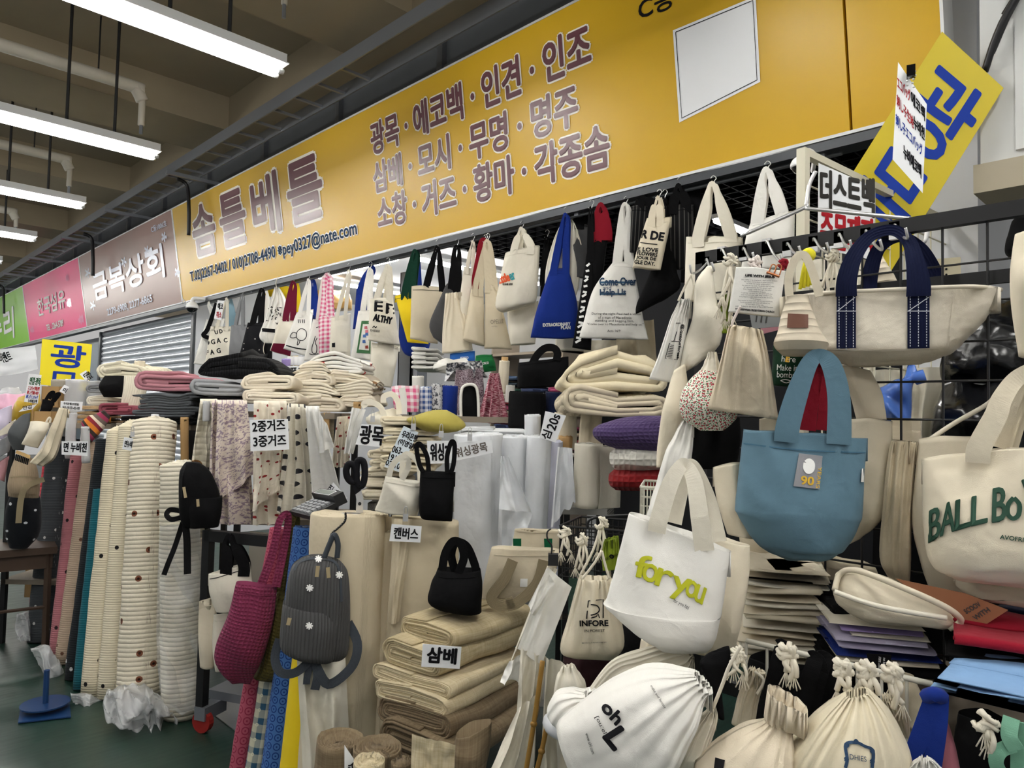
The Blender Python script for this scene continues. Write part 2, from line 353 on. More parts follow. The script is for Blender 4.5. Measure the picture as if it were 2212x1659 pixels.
def tote(label, hook, rows, mat, smat=None, Y=None, d=None, yaw=0., th=None, sw=.028, at=(.28, .72), group='tote bags hanging under the long sign', name='tote_bag', cat='bag',
         seed=None, wr=.010, back=True, hookup=12, sag=0., handles=True, bunch=.36, nv=18, p=.6, top_y=.0, rim=True):
    """bag hung by its straps from a hook; rows are left/right outline pixels, top to bottom"""
    if Y is None and d is None: Y = 3.1
    fr = F(hook[0], hook[1], d=d, Y=Y, yaw=yaw); t = thing(name, label, cat, fr, group); n = len(rows)
    if th is None: th = [.012] + [.045] * (n - 2) + [.022] if n > 2 else [.012, .03]
    seed = seed if seed is not None else random.uniform(1, 90)
    b = loft('body', fr, rows, th, mat, t, wr=wr, seed=seed, sag=sag, nv=nv, p=p)
    L = fr.l(rows[0][0], rows[0][1]); R = fr.l(rows[0][2], rows[0][3]); H = fr.l(*hook); t0 = th[0]
    if rim:
        e = Vector((0, 0, -min(.03, .12 * abs(L.z - fr.l(rows[-1][0], rows[-1][1]).z)))); tb = bvh(b); pp = []
        for k in (.04, .2, .35, .5, .65, .8, .96):
            q = L + (R - L) * k + e; hit = tb.ray_cast(Vector((q.x, -3, q.z)), Vector((0, 1, 0)))
            if hit[0] is not None: pp.append(Vector((q.x, hit[0].y - .0015, q.z)))
        if len(pp) > 3: ribbon('seam', pp, .003, smat or mat, t, th=.002)
    if handles:
        for sgn, nm in ((-1, 'handle'), (1, 'handle')):
            if sgn == 1 and not back: continue
            yo = sgn * (t0 + .006); sh = 0 if sgn < 0 else .03
            a = L + (R - L) * (at[0] + sh) + Vector((0, yo, 0)); c = L + (R - L) * (at[1] + sh) + Vector((0, yo, 0)); hk = H + Vector((.006 * sgn, .012 * sgn, -.004 * (sgn > 0)))
            ln = (hk - a).length
            ribbon(nm, [a + Vector((0, 0, -.05)), a, a + (hk - a) * .5 + Vector((-.003, 0, .0)), hk + Vector((-sw * .35, 0, -.04)), hk, hk + Vector((sw * .35, 0, -.04)), c + (hk - c) * .5 + Vector((.003, 0, 0)), c, c + Vector((0, 0, -.05))],
                   [sw, sw, sw * .9, sw * bunch, sw * bunch, sw * bunch, sw * .9, sw, sw], smat or mat, t, n=44)
        if hookup: rail_hook(t, fr, hook[0], hook[1], hookup)
    return t, fr, b

def pouch(label, rows, mat, d=None, Y=None, yaw=0., th=None, pleat=None, npl=14, group='drawstring pouches', name='drawstring_pouch', cord=None, cordmat=None, wr=.006, p=.75, seed=None, nv=24, top=True):
    fr = F(rows[0][0], rows[0][1], d=d, Y=Y, yaw=yaw); t = thing(name, label, 'pouch', fr, group); n = len(rows)
    w = [(fr.l(r[2], r[3]) - fr.l(r[0], r[1])).length for r in rows]
    if th is None: th = [x * .22 for x in w]
    if pleat is None: pleat = [.012 * max(0, 1 - i / max(1, n - 1)) for i in range(n)]
    b = loft('body', fr, rows, th, mat, t, pleat=pleat, npl=npl, wr=wr, p=p, seed=seed or random.uniform(1, 90), nu=96, nv=nv)
    for c in cord or []: tube('drawstring', [fr.l(x, y, -.02 - .004 * i) for i, (x, y) in enumerate(c)], .0032, cordmat or CORD, t, n=6)
    return t, fr, b

def roll(label, top, bot, rpx, mat, d=None, floor=False, dtop=None, core=CORE, corer=.02, coreh=0., tele=0., name='fabric_roll', group='rolls of cloth', seed=None, layers=7, flap=None, nu=28, squash=1., endmat=None, bump=.004):
    """roll of cloth; top/bot = centre pixels of its two ends, rpx = radius in pixels at the top"""
    P0 = atZ(*bot, 0.) if floor else atD(*bot, d); P1 = atD(*top, dtop or d or depth(P0))
    P0 = Vector(P0); P1 = Vector(P1); ax = P1 - P0; Ln = ax.length; R = rpx * depth(P1) / FOC; seed = seed or random.uniform(1, 90)
    t = thing(name, label, 'fabric roll', group=group, loc=P0); z = ax.normalized(); q = Vector((0, 0, 1)).rotation_difference(z)
    t.rotation_mode = 'QUATERNION'; t.rotation_quaternion = q
    vs = []; fs = []; uv = []; nv = 14
    rad = lambda a, h: R * (1 + .05 * nz(math.cos(a) * 1.2 + seed, math.sin(a) * 1.2, h * 2.5 + seed)) + bump * nz(math.cos(a) * 3, math.sin(a) * 3 + seed, h * 9)
    for i in range(nv + 1):
        h = Ln * i / nv
        for k in range(nu):
            a = 2 * math.pi * k / nu; r = rad(a, h) * (1 if i else .93); vs.append((math.cos(a) * r, math.sin(a) * r * squash, h)); uv.append((a * R, h))
    for i in range(nv): fs += [(i * nu + k, i * nu + (k + 1) % nu, (i + 1) * nu + (k + 1) % nu, (i + 1) * nu + k) for k in range(nu)]
    fs.append(tuple(range(nu - 1, -1, -1)))
    # wound end: stepped layers towards the core
    last = nv * nu; m = layers * 3
    for j in range(1, m + 1):
        f = 1 - j / m * (1 - min(.9, corer / R)); ph = (j % 3); zz = (.006 if ph == 1 else (-.010 if ph == 2 else .0)) + tele * math.ceil(j / 3) / layers
        for k in range(nu):
            a = 2 * math.pi * k / nu; r = rad(a, Ln) * f; dz = .006 * nz(math.cos(a) * 2 + j // 3 * 3, math.sin(a) * 2, seed) + .004 * nz(a * 2, j // 3, seed)
            vs.append((math.cos(a) * r, math.sin(a) * r * squash, Ln + zz + dz)); uv.append((a * R, Ln + j * .004))
        b0 = len(vs) - nu; fs += [(last + k, last + (k + 1) % nu, b0 + (k + 1) % nu, b0 + k) for k in range(nu)]; last = b0
    fs.append(tuple(last + k for k in range(nu)))
    o = obj('cloth', vs, fs, mat, t, uv=uv)
    if core is not None:
        b = MB(); n2 = 14
        for rr, up in ((corer, 1), (corer * .8, -1)):
            k0 = len(b.v)
            for zz in (Ln - .05 + tele, Ln + max(coreh, .006) + tele): b.v += [(math.cos(2 * math.pi * k / n2) * rr, math.sin(2 * math.pi * k / n2) * rr, zz) for k in range(n2)]
            b.f += [(k0 + k, k0 + (k + 1) % n2, k0 + n2 + (k + 1) % n2, k0 + n2 + k) for k in range(n2)]
        b.f += [(n2 + k, n2 + (k + 1) % n2, 3 * n2 + (k + 1) % n2, 3 * n2 + k) for k in range(n2)]
        b.go('core_tube', core, t, smooth=True)
    if flap:   # loose end hanging off the roll: (angle deg, width m, curl)
        a0, wd_, cu = flap; a0 = math.radians(a0) - q.to_euler().z; inv = q.inverted()
        pts = []; nn = 8; vs = []; fs = []; uv = []; cdir = inv @ Vector(CAM - np.array(P0)); base = math.atan2(cdir.y, cdir.x) + math.radians(flap[0])
        for i in range(nv + 1):
            h = Ln * i / nv
            for j in range(nn + 1):
                s = j / nn; dd = s * wd_ * (1 - .25 * i / nv * cu); px_ = R * 1.02; rr = Vector((math.cos(base) * px_, math.sin(base) * px_ * squash, h)); tg = Vector((-math.sin(base), math.cos(base), 0)); nrm = Vector((math.cos(base), math.sin(base), 0))
                v = rr + tg * dd + nrm * (.35 * dd * s * math.sin(2.2 * s + h * 2) + .012 * nz(s * 2, h * 6, seed)); v.z -= cu * .12 * s * s * (i / nv)
                vs.append(v); uv.append((s * wd_, h))
        fs = [(i * (nn + 1) + j, i * (nn + 1) + j + 1, (i + 1) * (nn + 1) + j + 1, (i + 1) * (nn + 1) + j) for i in range(nv) for j in range(nn)]
        obj('loose_end', vs, fs, mat, t, uv=uv)
    return t

def foldpath(w, h, n, style, jit, seed):
    """cross-section of folded cloth: list of (x,z) centre-line points"""
    rnd = random.Random(seed); P = []; th = h / n
    if style == 'zig':
        for k in range(n):
            z = th * (k + .5); a = -w / 2 + rnd.uniform(0, jit); b = w / 2 - rnd.uniform(0, jit); m = 7
            xs = [a + (b - a) * i / m for i in range(m + 1)]
            if k % 2: xs = xs[::-1]
            sg = 1 if k % 2 == 0 else -1
            P += [(x, z) for x in xs]
            if k < n - 1: P += [(xs[-1] + sg * th * .35, z + th * .22), (xs[-1] + sg * th * .5, z + th * .5), (xs[-1] + sg * th * .35, z + th * .78)]
    else:   # flattened spiral
        zc = h / 2; k = 0; hw = w / 2; turns = n / 2
        m = int(turns * 22)
        for i in range(m + 1):
            s = i / 22; f = max(.06, 1 - s / turns); a = 2 * math.pi * (i % 22) / 22 + math.pi * .5
            rz = (h / 2 - th / 2) * f; rx = max(rz, hw - (h / 2) * (1 - f) * 1.0) ; c, q = math.cos(a), math.sin(a)
            x = math.copysign(max(0, rx - rz), c) * (1 if abs(c) > 1e-3 else 0) * min(1, abs(c) * 3) + rz * c; P.append((x, zc + rz * q))
    return P
def folded(label, p, w, L, h, mat, rz=0., n=6, style='zig', jit=.02, wave=.006, name='folded_cloth', cat='folded cloth', group='folded cloth piled on the stall', seed=None, K=7, droop=0., puff=0., thick=.86, arch=0.):
    """folded length of cloth: cross-section w x h (local x,z), L deep along local y, bottom centre front at world p"""
    seed = seed or random.randint(1, 9999); P = foldpath(w, h, n, style, jit, seed); T = h / n * thick / 2; m = len(P)
    t = thing(name, label, cat, group=group, loc=Vector(p), rz=math.radians(rz)); vs = []; fs = []; uv = []
    N = []
    for i in range(m):
        a = P[max(i - 1, 0)]; b = P[min(i + 1, m - 1)]; d = Vector((b[0] - a[0], b[1] - a[1])); d = d.normalized() if d.length > 1e-9 else Vector((1, 0)); N.append((-d.y, d.x))
    acc = 0; s = seed * .37
    for i in range(m):
        if i: acc += math.hypot(P[i][0] - P[i - 1][0], P[i][1] - P[i - 1][1])
        for k in range(K + 1):
            y = L * k / K; e = .01 * nz(P[i][1] * 40, i * .11, s) if k in (0, K) else 0
            for sg in (-1, 1):
                x = P[i][0] + N[i][0] * T * sg; z = P[i][1] + N[i][1] * T * sg; r = abs(2 * x / w)
                z += (wave * nz(x * 9 + s, y * 6, s + P[i][1] * 8) + wave * 1.3 * nz(x * 3, y * 3 + s, s)) * (.3 + z / h)
                z += puff * (1 - min(1, r) ** 2) * (z / h) - droop * max(0, r - .5) ** 2 * 4 * (z / h) + arch * (1 - (2 * k / K - 1) ** 2) * (z / h)
                x += wave * .8 * nz(y * 5 + s, z * 12, s)
                vs.append((x, y + e * (1 if k == 0 else -1), max(z, .0005))); uv.append((acc, y))
    S = 2 * (K + 1); ix = lambda i, k, g: i * S + 2 * k + g
    for i in range(m - 1):
        for k in range(K): fs += [(ix(i, k, 0), ix(i, k + 1, 0), ix(i + 1, k + 1, 0), ix(i + 1, k, 0)), (ix(i, k, 1), ix(i + 1, k, 1), ix(i + 1, k + 1, 1), ix(i, k + 1, 1))]
        for k in (0, K): fs.append((ix(i, k, 0), ix(i + 1, k, 0), ix(i + 1, k, 1), ix(i, k, 1)))
    for i in (0, m - 1): fs += [(ix(i, k, 0), ix(i, k, 1), ix(i, k + 1, 1), ix(i, k + 1, 0)) for k in range(K)]
    obj('cloth', vs, fs, mat, t, uv=uv); return t
def fold_px(label, a, b, h, L, mat, d=None, d2=None, turn=False, **kw):
    """folded cloth whose front bottom edge runs from pixel a (depth d) to pixel b (depth d2), h pixels tall"""
    A = atD(*a, d); B = atD(*b, d2 or d); w = math.hypot(*(B - A)[:2]); rz = math.degrees(math.atan2(B[1] - A[1], B[0] - A[0])); p = (A + B) / 2
    if turn:   # fold edges run along the front instead of showing the cut end
        q = math.radians(rz); p = A + np.array([-math.sin(q), math.cos(q), 0]) * L / 2; p[2] = (A[2] + B[2]) / 2; w, L, rz = L, w, rz - 90
    return folded(label, p, w, L, h * (d + (d2 or d)) / 2 / FOC, mat, rz=rz, **kw)

def drape(label, quad, mat, d=None, Y=None, yaw=0., folds=4, amp=.02, name='draped_cloth', group='cloth lengths draped over the stall', cat='cloth', nu=34, nv=22, seed=None, hang=.0, lean=0., edge=None, jag=0., over=.0, th=0.):
    """cloth hanging in folds; pixel corners TL TR BR BL, lean = metres the foot comes forward"""
    fr = F(*quad[0], d=d, Y=Y, yaw=yaw); t = thing(name, label, cat, fr, group); c = [fr.l(*q) for q in quad]; seed = seed or random.uniform(1, 90); vs = []; uv = []
    w = (c[1] - c[0]).length; h = (c[3] - c[0]).length; extra = 4 if over else 0
    for i in range(-extra, nv + 1):
        for j in range(nu + 1):
            u, v = j / nu, max(i, 0) / nv; q = (c[0] * (1 - u) + c[1] * u) * (1 - v) + (c[3] * (1 - u) + c[2] * u) * v
            ph = folds * 2 * math.pi * u + 3 * nz(u * 2 + seed, v * 1.2, seed); A = amp * (.35 + .65 * v)
            y = -A * math.sin(ph) + amp * .6 * nz(u * 5, v * 4, seed) - lean * v ** 1.3; z = q.z - hang * w * math.sin(math.pi * u) * v
            if i < 0: y += over * (-i / extra); z += .03 * math.sin(math.pi / 2 * (-i / extra)) - .02 * (i / extra) ** 2
            if jag and i == nv: z += jag * nz(u * 9, seed, 2)
            vs.append((q.x + .3 * A * math.cos(ph) * (0 < j < nu), y, z)); uv.append((u * w, -v * h))
    r = nv + 1 + extra; fs = [(i * (nu + 1) + j, (i + 1) * (nu + 1) + j, (i + 1) * (nu + 1) + j + 1, i * (nu + 1) + j + 1) for i in range(r - 1) for j in range(nu)]
    o = obj('cloth', vs, fs, mat, t, uv=uv)
    return t, fr, o

def card(label, quad, lines, d=None, Y=None, yaw=0., rz=None, mat=None, name='price_card', cat='sign', group='hand-made paper signs', th=.0025, ink=None, clip=None, leg=0):
    """paper or board sign: pixel corners TL TR BR BL; lines = (text, A, B, h, ink, bold[, U])"""
    cx = sum(q[0] for q in quad) / 4; cy = sum(q[1] for q in quad) / 4; fr = F(cx, cy, d=d, Y=Y, yaw=yaw, rz=rz); t = thing(name, label, cat, fr, group)
    c = [fr.l(*q) for q in quad]; vs = [v + Vector((0, o, 0)) for o in (0, th) for v in c]
    obj('sheet', vs, [(0, 1, 2, 3)[::-1], (4, 5, 6, 7), (0, 4, 5, 1)[::-1], (1, 5, 6, 2)[::-1], (2, 6, 7, 3)[::-1], (3, 7, 4, 0)[::-1]], mat or PAPER, t, smooth=False)
    for l in lines: lettering(t, fr, l[0], l[1], l[2], l[3], (l[4] if len(l) > 4 and l[4] else INK), bold=(l[5] if len(l) > 5 else .03), off=.002, U=(l[6] if len(l) > 6 else None))
    if leg: a = fr.l(cx, max(q[1] for q in quad) - 4, .01); MB().bar(a, a - Vector((0, 0, leg)), .006, 6).go('stake', KCORE, t)
    if clip:
        a = fr.l(*clip); b = MB(); b.box(a.x - .009, a.x + .009, -.008, .006, a.z - .012, a.z + .012); b.go('clip', STEEL, t)
        tube('clip_wire', [a + Vector((-.006, -.004, .01)), a + Vector((-.004, -.006, .035)), a + Vector((.004, -.006, .035)), a + Vector((.006, -.004, .01))], .0014, STEEL, t, n=5)
    return t, fr
# ================================================================ the hall
def floor_mat():
    t = NT('green_epoxy_floor', .32, .5); v = t.objvec(); n = t.noise(v, 2.2, 5.); n2 = t.noise(t.scaled(v, 40., 4., 1.), 1., 3.)
    t.col(t.mix(n, lin('#10271f'), lin('#1b3a2f'))); t.put(t.b.inputs['Roughness'], t.math('ADD', t.math('MULTIPLY', n2, .3), .2)); t.bump(n2, .08, .002); return t.m
def conc(key, a, b): 
    t = NT(key, .9, .1); v = t.objvec(); n = t.noise(v, 1.3, 6., .6); t.col(t.mix(n, lin(a), lin(b))); t.bump(t.noise(v, 25., 5.), .15, .004); return t.m
CEIL = conc('painted_concrete', '#938877', '#a89c87'); BEAMM = conc('beam_concrete', '#8f836e', '#a2967f')
WALLG = plain('grey_metal_panel', '#7e8288', .6, .3, var=.25); DARK = plain('dark_void', '#0d0e10', .9, .1); GALV = plain('galvanised_steel', '#8b8f96', .4, .5, .6); SHUT = plain('shutter_steel', '#c3c8d0', .28, .5, .35)
WPAINT = plain('white_wall_paint', '#d9dbdf', .7, .2, bump=.25, var=.08); COLM = plain('grey_column_paint', '#73757a', .5, .4); DTRIM = plain('dark_header_steel', '#3e4145', .45, .4, .3)
struct(box('floor', -26, 6, -6, 9, -.2, 0, floor_mat()))
struct(box('ceiling', -26, 6, -6, 9, 4.6, 4.75, CEIL))
ceil = bpy.data.objects['ceiling']
k = 0
for i in range(-1, 6):
    x1 = -4.22 - 3.02 * i + .2; x0 = x1 - .82
    box('cross_beam', x0, x1, -6, 3.0, 4.27, 4.6, BEAMM, ceil)
box('long_beam', -26, 6, 2.9, 3.35, 4.27, 4.6, BEAMM, ceil)
w = struct(box('wall_back', -26, -.9, 3.26, 3.4, 3.3, 4.6, WALLG))
for i in range(18):
    x = -25.4 + i * 1.42; box('panel', x + .02, x + 1.38, 3.235, 3.26, 3.5, 4.02 + .03 * (i % 2), WALLG, w)
    box('stud', x - .03, x + .03, 3.215, 3.26, 3.5, 4.27, GALV, w)
# cable tray
tr = thing('cable_tray', 'long grey steel cable ladder running along the wall above the signs', 'cable tray', loc=(-14, 2.72, 3.95))
for y in (-.13, .13): box('side_rail', -12, 15, y - .006, y + .006, -.05, .05, GALV, tr)
rm = None
for i in range(60):
    x = -10.5 + i * .34
    if rm is None: rr = MB().box(-.012, .012, -.13, .13, -.035, -.015).go('rung', GALV, tr); rm = rr.data
    else: rr = link('rung', rm, None, tr)
    rr.location.x = x
for i in range(9): MB().box(-.02, .02, -.2, .5, -.085, -.05).go('bracket', GALV, tr).location.x = -10 + i * 2.05
for j, (x, r) in enumerate(((6.2, .02), (2.7, .025), (-3.5, .025))): tube('cable', [(x, -.02, -.05), (x, .08, -.1), (x + .03, .1, -.35), (x, .12, -.62)], r, DSTEEL, tr)

# ---- fluorescent fittings over the aisle
TUBEM = emit('aisle_tube_light', '#fffdf8', TUBE_POWER); CASE = plain('white_fitting', '#c9cbcc', .5, .3); PIPE = plain('painted_pipe', '#b9b4a8', .6, .2); ROD = plain('black_rod', '#1b1b1c', .5, .3)
LAMPX = [-3.97 - 2.08 * i for i in range(-3, 9)]; LAMPS = [(i, x, 1.35) for i, x in enumerate(LAMPX)] + [(20 + i, x, -1.5) for i, x in enumerate(LAMPX[:9])]  # the second row is unseen, added for frontal light on the goods
for i, x, ly in LAMPS:
    nth = {3: 'nearest twin-tube ceiling light in view, running out of the top of the photo', 4: 'second twin-tube ceiling light in view, below the nearest one', 5: 'third twin-tube ceiling light in view', 6: 'fourth and lowest twin-tube ceiling light clearly in view'}
    t = thing('fluorescent_light', nth.get(i, 'twin-tube ceiling light %s' % {0: 'furthest to the right, outside the photo', 1: 'second from the right end, outside the photo', 2: 'just outside the top of the photo', 7: 'small and far away at the left edge', 8: 'far away at the left, second in the distance', 9: 'far away at the left, third in the distance', 10: 'far away at the left, fourth in the distance', 11: 'farthest away at the left end of the row'}.get(i, 'in an added second row, number %s from the right, outside the photo' % ('one two three four five six seven eight nine'.split()[i % 20 % 9]))), 'ceiling light', group='fluorescent lights over the aisle', loc=(x, ly, 3.5))
    b = MB(); b.box(-.07, .07, -.6, .585, .02, .085); b.box(-.10, .10, -.6, .585, .016, .022); b.go('housing', CASE, t)
    for sx in (-.034, .034):
        MB().bar((sx, -.565, -.012), (sx, .55, -.012), .015, 10).go('tube', TUBEM, t, smooth=True)
        for yy in (-.58, .565): MB().bar((sx, yy - .016, -.012), (sx, yy + .016, -.012), .017, 10).go('end_cap', CASE, t, smooth=True)
    for yy in (-.05, .27): MB().bar((0, yy, .085), (0, yy, 1.1), .011, 6).go('hanger_rod', ROD, t)
# sprinkler drops
for lab, a, b, e in (('thick white sprinkler pipe with elbow above the second ceiling light', (-120, 68), (300, 190), (303, 270)), ('white sprinkler pipe with elbow beside the third ceiling light', (-80, 295), (145, 345), (141, 402)), ('short white sprinkler elbow at the far left of the ceiling', (-60, 430), (30, 457), (27, 490))):
    B = atZ(*b, 4.12); A = B + np.array([0, -3.2, 0]); m = depth(B) / FOC; t = thing('sprinkler_pipe', lab, 'pipe', group='sprinkler pipes under the ceiling', loc=Vector(B)); L = Vector((0, 0, -(e[1] - b[1]) * m))
    tube('pipe', [(0, -3.2, 0), (0, -1.6, 0), (0, -.1, 0), (0, -.02, -.02), (0, .03, -.1)], .05, PIPE, t, n=10)
    tube('drop', [(0, .03, -.08), (0, .03, L.z * .5), (0, .03, L.z)], .026, PIPE, t, n=8); MB().bar((0, .03, L.z), (0, .03, L.z - .07), .014, 8).go('sprinkler_head', GALV, t)
    MB().bar((0, -.3, .05), (0, -.3, .48), .006, 6).go('hanger_rod', ROD, t)
P = atZ(614, 10, 4.15); t = thing('sprinkler_pipe', 'lone sprinkler drop hanging from the ceiling near the top edge', 'pipe', group='sprinkler pipes under the ceiling', loc=Vector(P)); MB().bar((0, 0, .45), (0, 0, 0), .02, 8).go('drop', PIPE, t, smooth=True); MB().bar((0, 0, 0), (0, 0, -.09), .013, 8).go('sprinkler_head', GALV, t)

# ================================================================ shop signs (leaning out at the top)
class SF:
    A = math.atan2(.17, 1.07); x = np.array([1., 0, 0]); y = np.array([0, math.cos(A), math.sin(A)]); z = np.array([0, -math.sin(A), math.cos(A)])
    def __init__(s, x0, y0=3.1, z0=2.72): s.o = np.array([x0, y0, z0]); s.m = .003
    def l(s, px, py, off=0.):
        d = wray(px, py); o = s.o + s.y * off; q = CAM + d * (((o - CAM) @ s.y) / (d @ s.y)) - s.o; return Vector((q @ s.x, off, q @ s.z))
def signmat(key, c, rough, c2=None, coat=.0, cr=.38):
    t = NT(key, rough, .36); v = t.objvec(); n = t.noise(v, 180., 2.); t.col(t.mix(t.noise(v, .6, 3.), lin(c), lin(c2 or c))); t.bump(n, .05, .001); t.b.inputs['Coat Weight'].default_value = coat; t.b.inputs['Coat Roughness'].default_value = cr; return t.m
EDGE = plain('sign_edge_aluminium', '#d8d9da', .35, .5, .3)
def sign(label, x0, x1, mat, seams=()):
    t = thing('shop_sign', label, 'sign', group='shop signs in a row above the stalls', loc=(x0, 3.1, 2.72)); t.rotation_euler = (SF.A, 0, 0); H = 1.083; xs = [0] + [s - x0 for s in seams] + [x1 - x0]
    for a, b in zip(xs[:-1], xs[1:]): box('panel', a + .006, b - .006, 0, .12, .012, H - .012, mat, t)
    b = MB(); b.box(0, x1 - x0, -.004, .13, 0, .013); b.box(0, x1 - x0, -.004, .13, H - .013, H)
    for x in (0, x1 - x0): b.box(x - .006 + (.006 if x == 0 else -.006), x + .006 + (.006 if x == 0 else -.006), -.004, .13, 0, H)
    b.go('edge_frame', EDGE, t); return t, SF(x0)
YEL = signmat('yellow_sign_film', '#cba00f', .37, '#d1a711'); BRO = signmat('brown_sign_film', '#7d5a52', .4, '#8a665c', .1, .3); PNK = signmat('pink_sign_film', '#d8246a', .5, '#de3a7a', .0, .3); GRN = signmat('lime_sign_film', '#6fb004', .5, '#7fbe0c', .0, .3)
BROWNINK = plain('dark_brown_film', '#6a4048', .3, .4); LILAC = plain('pale_lilac_film', '#d9dcec', .3, .4); CREAMINK = plain('cream_outline_film', '#f4efe2', .35, .4)
t, fr = sign('very long yellow shop sign with brown Korean lettering and phone numbers', -8.6, -.785, YEL, (-1.145,)); SEAM = t
def outl(s, A, B, U, ink=BROWNINK, bo=.03, wo=.075, space=1., split=True):
    for g in (glyphs(s, space) if split else [textmesh(s, space)]):
        o = lettering(t, fr, s, A, B, 0, ink, bold=bo, off=.008, U=U, name='letter' if split else 'lettering', mesh=g); lettering(o, fr, s, A, B, 0, CREAMINK, bold=wo, off=.004, U=U, name='outline', mesh=g)
outl('솜틀베틀', (424, 556), (702, 464), (-12, -103), space=1.22)
outl('광목 · 에코백 · 인견 · 인조', (806, 336), (1278, 140), (-6, -66)); outl('삼베 · 모시 · 무명 · 명주', (811, 418), (1250, 268), (-5, -64)); outl('소창 · 거즈 · 황마 · 각종솜', (820, 496), (1318, 358), (-5, -66))
outl('T.02)2267-0402 / 010)2708-4490 ※pey0327@nate.com', (414, 614), (773, 514), (-3, -27), ink=NAVYINK, bo=.02, wo=.09, split=False)
for g in glyphs('C동 1'): lettering(t, fr, 'C동 1', (1381, 46), (1490, 1), 0, INK, bold=.02, off=.003, U=(-2, -46), name='letter', mesh=g)
q = [(1454, 66), (1633, -8), (1643, 177), (1468, 265)]; patch(t, fr, q, PAPER, off=.003, name='blank_notice'); i_ = lambda a, b, f=.035: (a[0] + (b[0] - a[0]) * f, a[1] + (b[1] - a[1]) * f)
q2 = [i_(q[0], q[2]), i_(q[1], q[3]), i_(q[2], q[0]), i_(q[3], q[1])]; stroke(t, fr, q2 + [q2[0]], .004, INK, off=.005, name='notice_border', seg=0)
t, fr = sign('glossy brown shop sign with pale Korean lettering, next to the yellow one', -12.5, -8.61, BRO)
def sh(s, A, B, U, ink, bo=.03):
    for g in (glyphs(s) if U[1] < -30 else [textmesh(s)]): lettering(t, fr, s, A, B, 0, ink, bold=bo, off=.010, U=U, name='letter' if U[1] < -30 else 'lettering', mesh=g)
sh('금복상회', (206, 650), (358, 596), (-7, -56), LILAC, .03); sh('2279-6909, 2277-6865', (234, 684), (331, 654), (-2, -16), LILAC, .03); sh('C동1006호', (329, 503), (362, 489), (-2, -13), LILAC, .02)
for cx, cy in ((201, 660), (355, 512), (384, 588), (190, 590), (268, 566), (318, 542)):
    for a in range(5): stroke(t, fr, [(cx, cy), (cx + 6 * math.cos(a * 1.257), cy + 11 * math.sin(a * 1.257))], .035, LILAC, off=.004, name='flower_print')
t, fr = sign('bright pink shop sign with white Korean lettering', -16.4, -12.51, PNK)
sh('한국섬유', (84, 684), (143, 664), (-3, -36), WHITEINK, .02); sh('TEL : 2264-5789', (102, 715), (138, 704), (-1, -13), WHITEINK, .04)
for cx, cy, r in ((150, 655, 8), (70, 712, 7), (176, 690, 10), (146, 600, 6)):
    for a in range(5): stroke(t, fr, [(cx, cy), (cx + .6 * r * math.cos(a * 1.257 + .3), cy + r * math.sin(a * 1.257 + .3))], .07, plain('pale_pink_film', '#f58fb8', .2, .4), off=.004, name='flower_print')
t, fr = sign('lime green shop sign cut off by the left edge of the photo', -21.5, -16.41, GRN); sh('수리', (-16, 745), (32, 728), (-3, -58), WHITEINK, .03)
# header under the signs, shop shell
struct(box('trim_1', -21.5, -.9, 3.1, 3.2, 2.675, 2.715, DTRIM))
struct(box('wall_right', -1.0, -.72, 3.24, 6.6, 0, 4.6, WPAINT)); struct(box('wall_side', -8.85, -8.7, 3.3, 6.6, 0, 3.4, WPAINT))
struct(box('wall_rear', -26, -4.6, 6.5, 6.7, 0, 3.4, plain('shop_back_wall', '#b7b8ba', .8, .2))); struct(box('wall_rear_dark', -4.6, -.8, 5.8, 6.0, 0, 3.4, plain('darkened_back_wall', '#1c1d20', .8, .2))); bpy.data.objects['wall_rear_dark'].name = 'wall_rear_darkened'  # right part coloured near black so the depth of the shop reads dark
BCEIL = plain('black_ceiling', '#0a0a0c', .9, .05)
struct(box('shop_ceiling', -5.0, -.8, 3.42, 6.5, 3.12, 3.2, BCEIL)); struct(box('shop_ceiling_white', -8.7, -5.0, 3.42, 6.5, 3.0, 3.08, WPAINT)); bpy.data.objects['shop_ceiling_white'].name = 'ceiling_2'; bpy.data.objects['shop_ceiling'].name = 'ceiling_1'
ce = bpy.data.objects['ceiling_1']; mm = None
for i in range(26):     # black open grid under the ceiling
    MB().box(-5.0, -.8, 3.5 + i * .115, 3.512 + i * .115, 3.0, 3.03).go('grid_bar', BCEIL, ce)
for i in range(36): MB().box(-4.95 + i * .115, -4.94 + i * .115, 3.45, 6.5, 3.0, 3.03).go('grid_bar', BCEIL, ce)
SHOPT = emit('shop_tube_light', '#fffdf8', SHOP_POWER)
for lab, a, b, Y in (('bright tube light under the yellow sign, above the white totes', (905, 549), (1168, 479), 3.62), ('bright tube light behind the leftmost hanging totes', (690, 601), (858, 557), 3.62)):
    A = atY(*a, Y); B = atY(*b, Y); z = (A[2] + B[2]) / 2; t = thing('shop_tube_light', lab, 'light', group='tube lights in the shop', loc=(A[0], Y, z)); MB().bar((0, 0, 0), (B[0] - A[0], 0, 0), .017, 10).go('tube', SHOPT, t, smooth=True); MB().box(0, B[0] - A[0], -.03, .03, .017, .05).go('housing', CASE, t)
    for x in (.15, B[0] - A[0] - .15): MB().bar((x, 0, .05), (x, 0, 3.12 - z), .005, 6).go('hanger_rod', ROD, t)
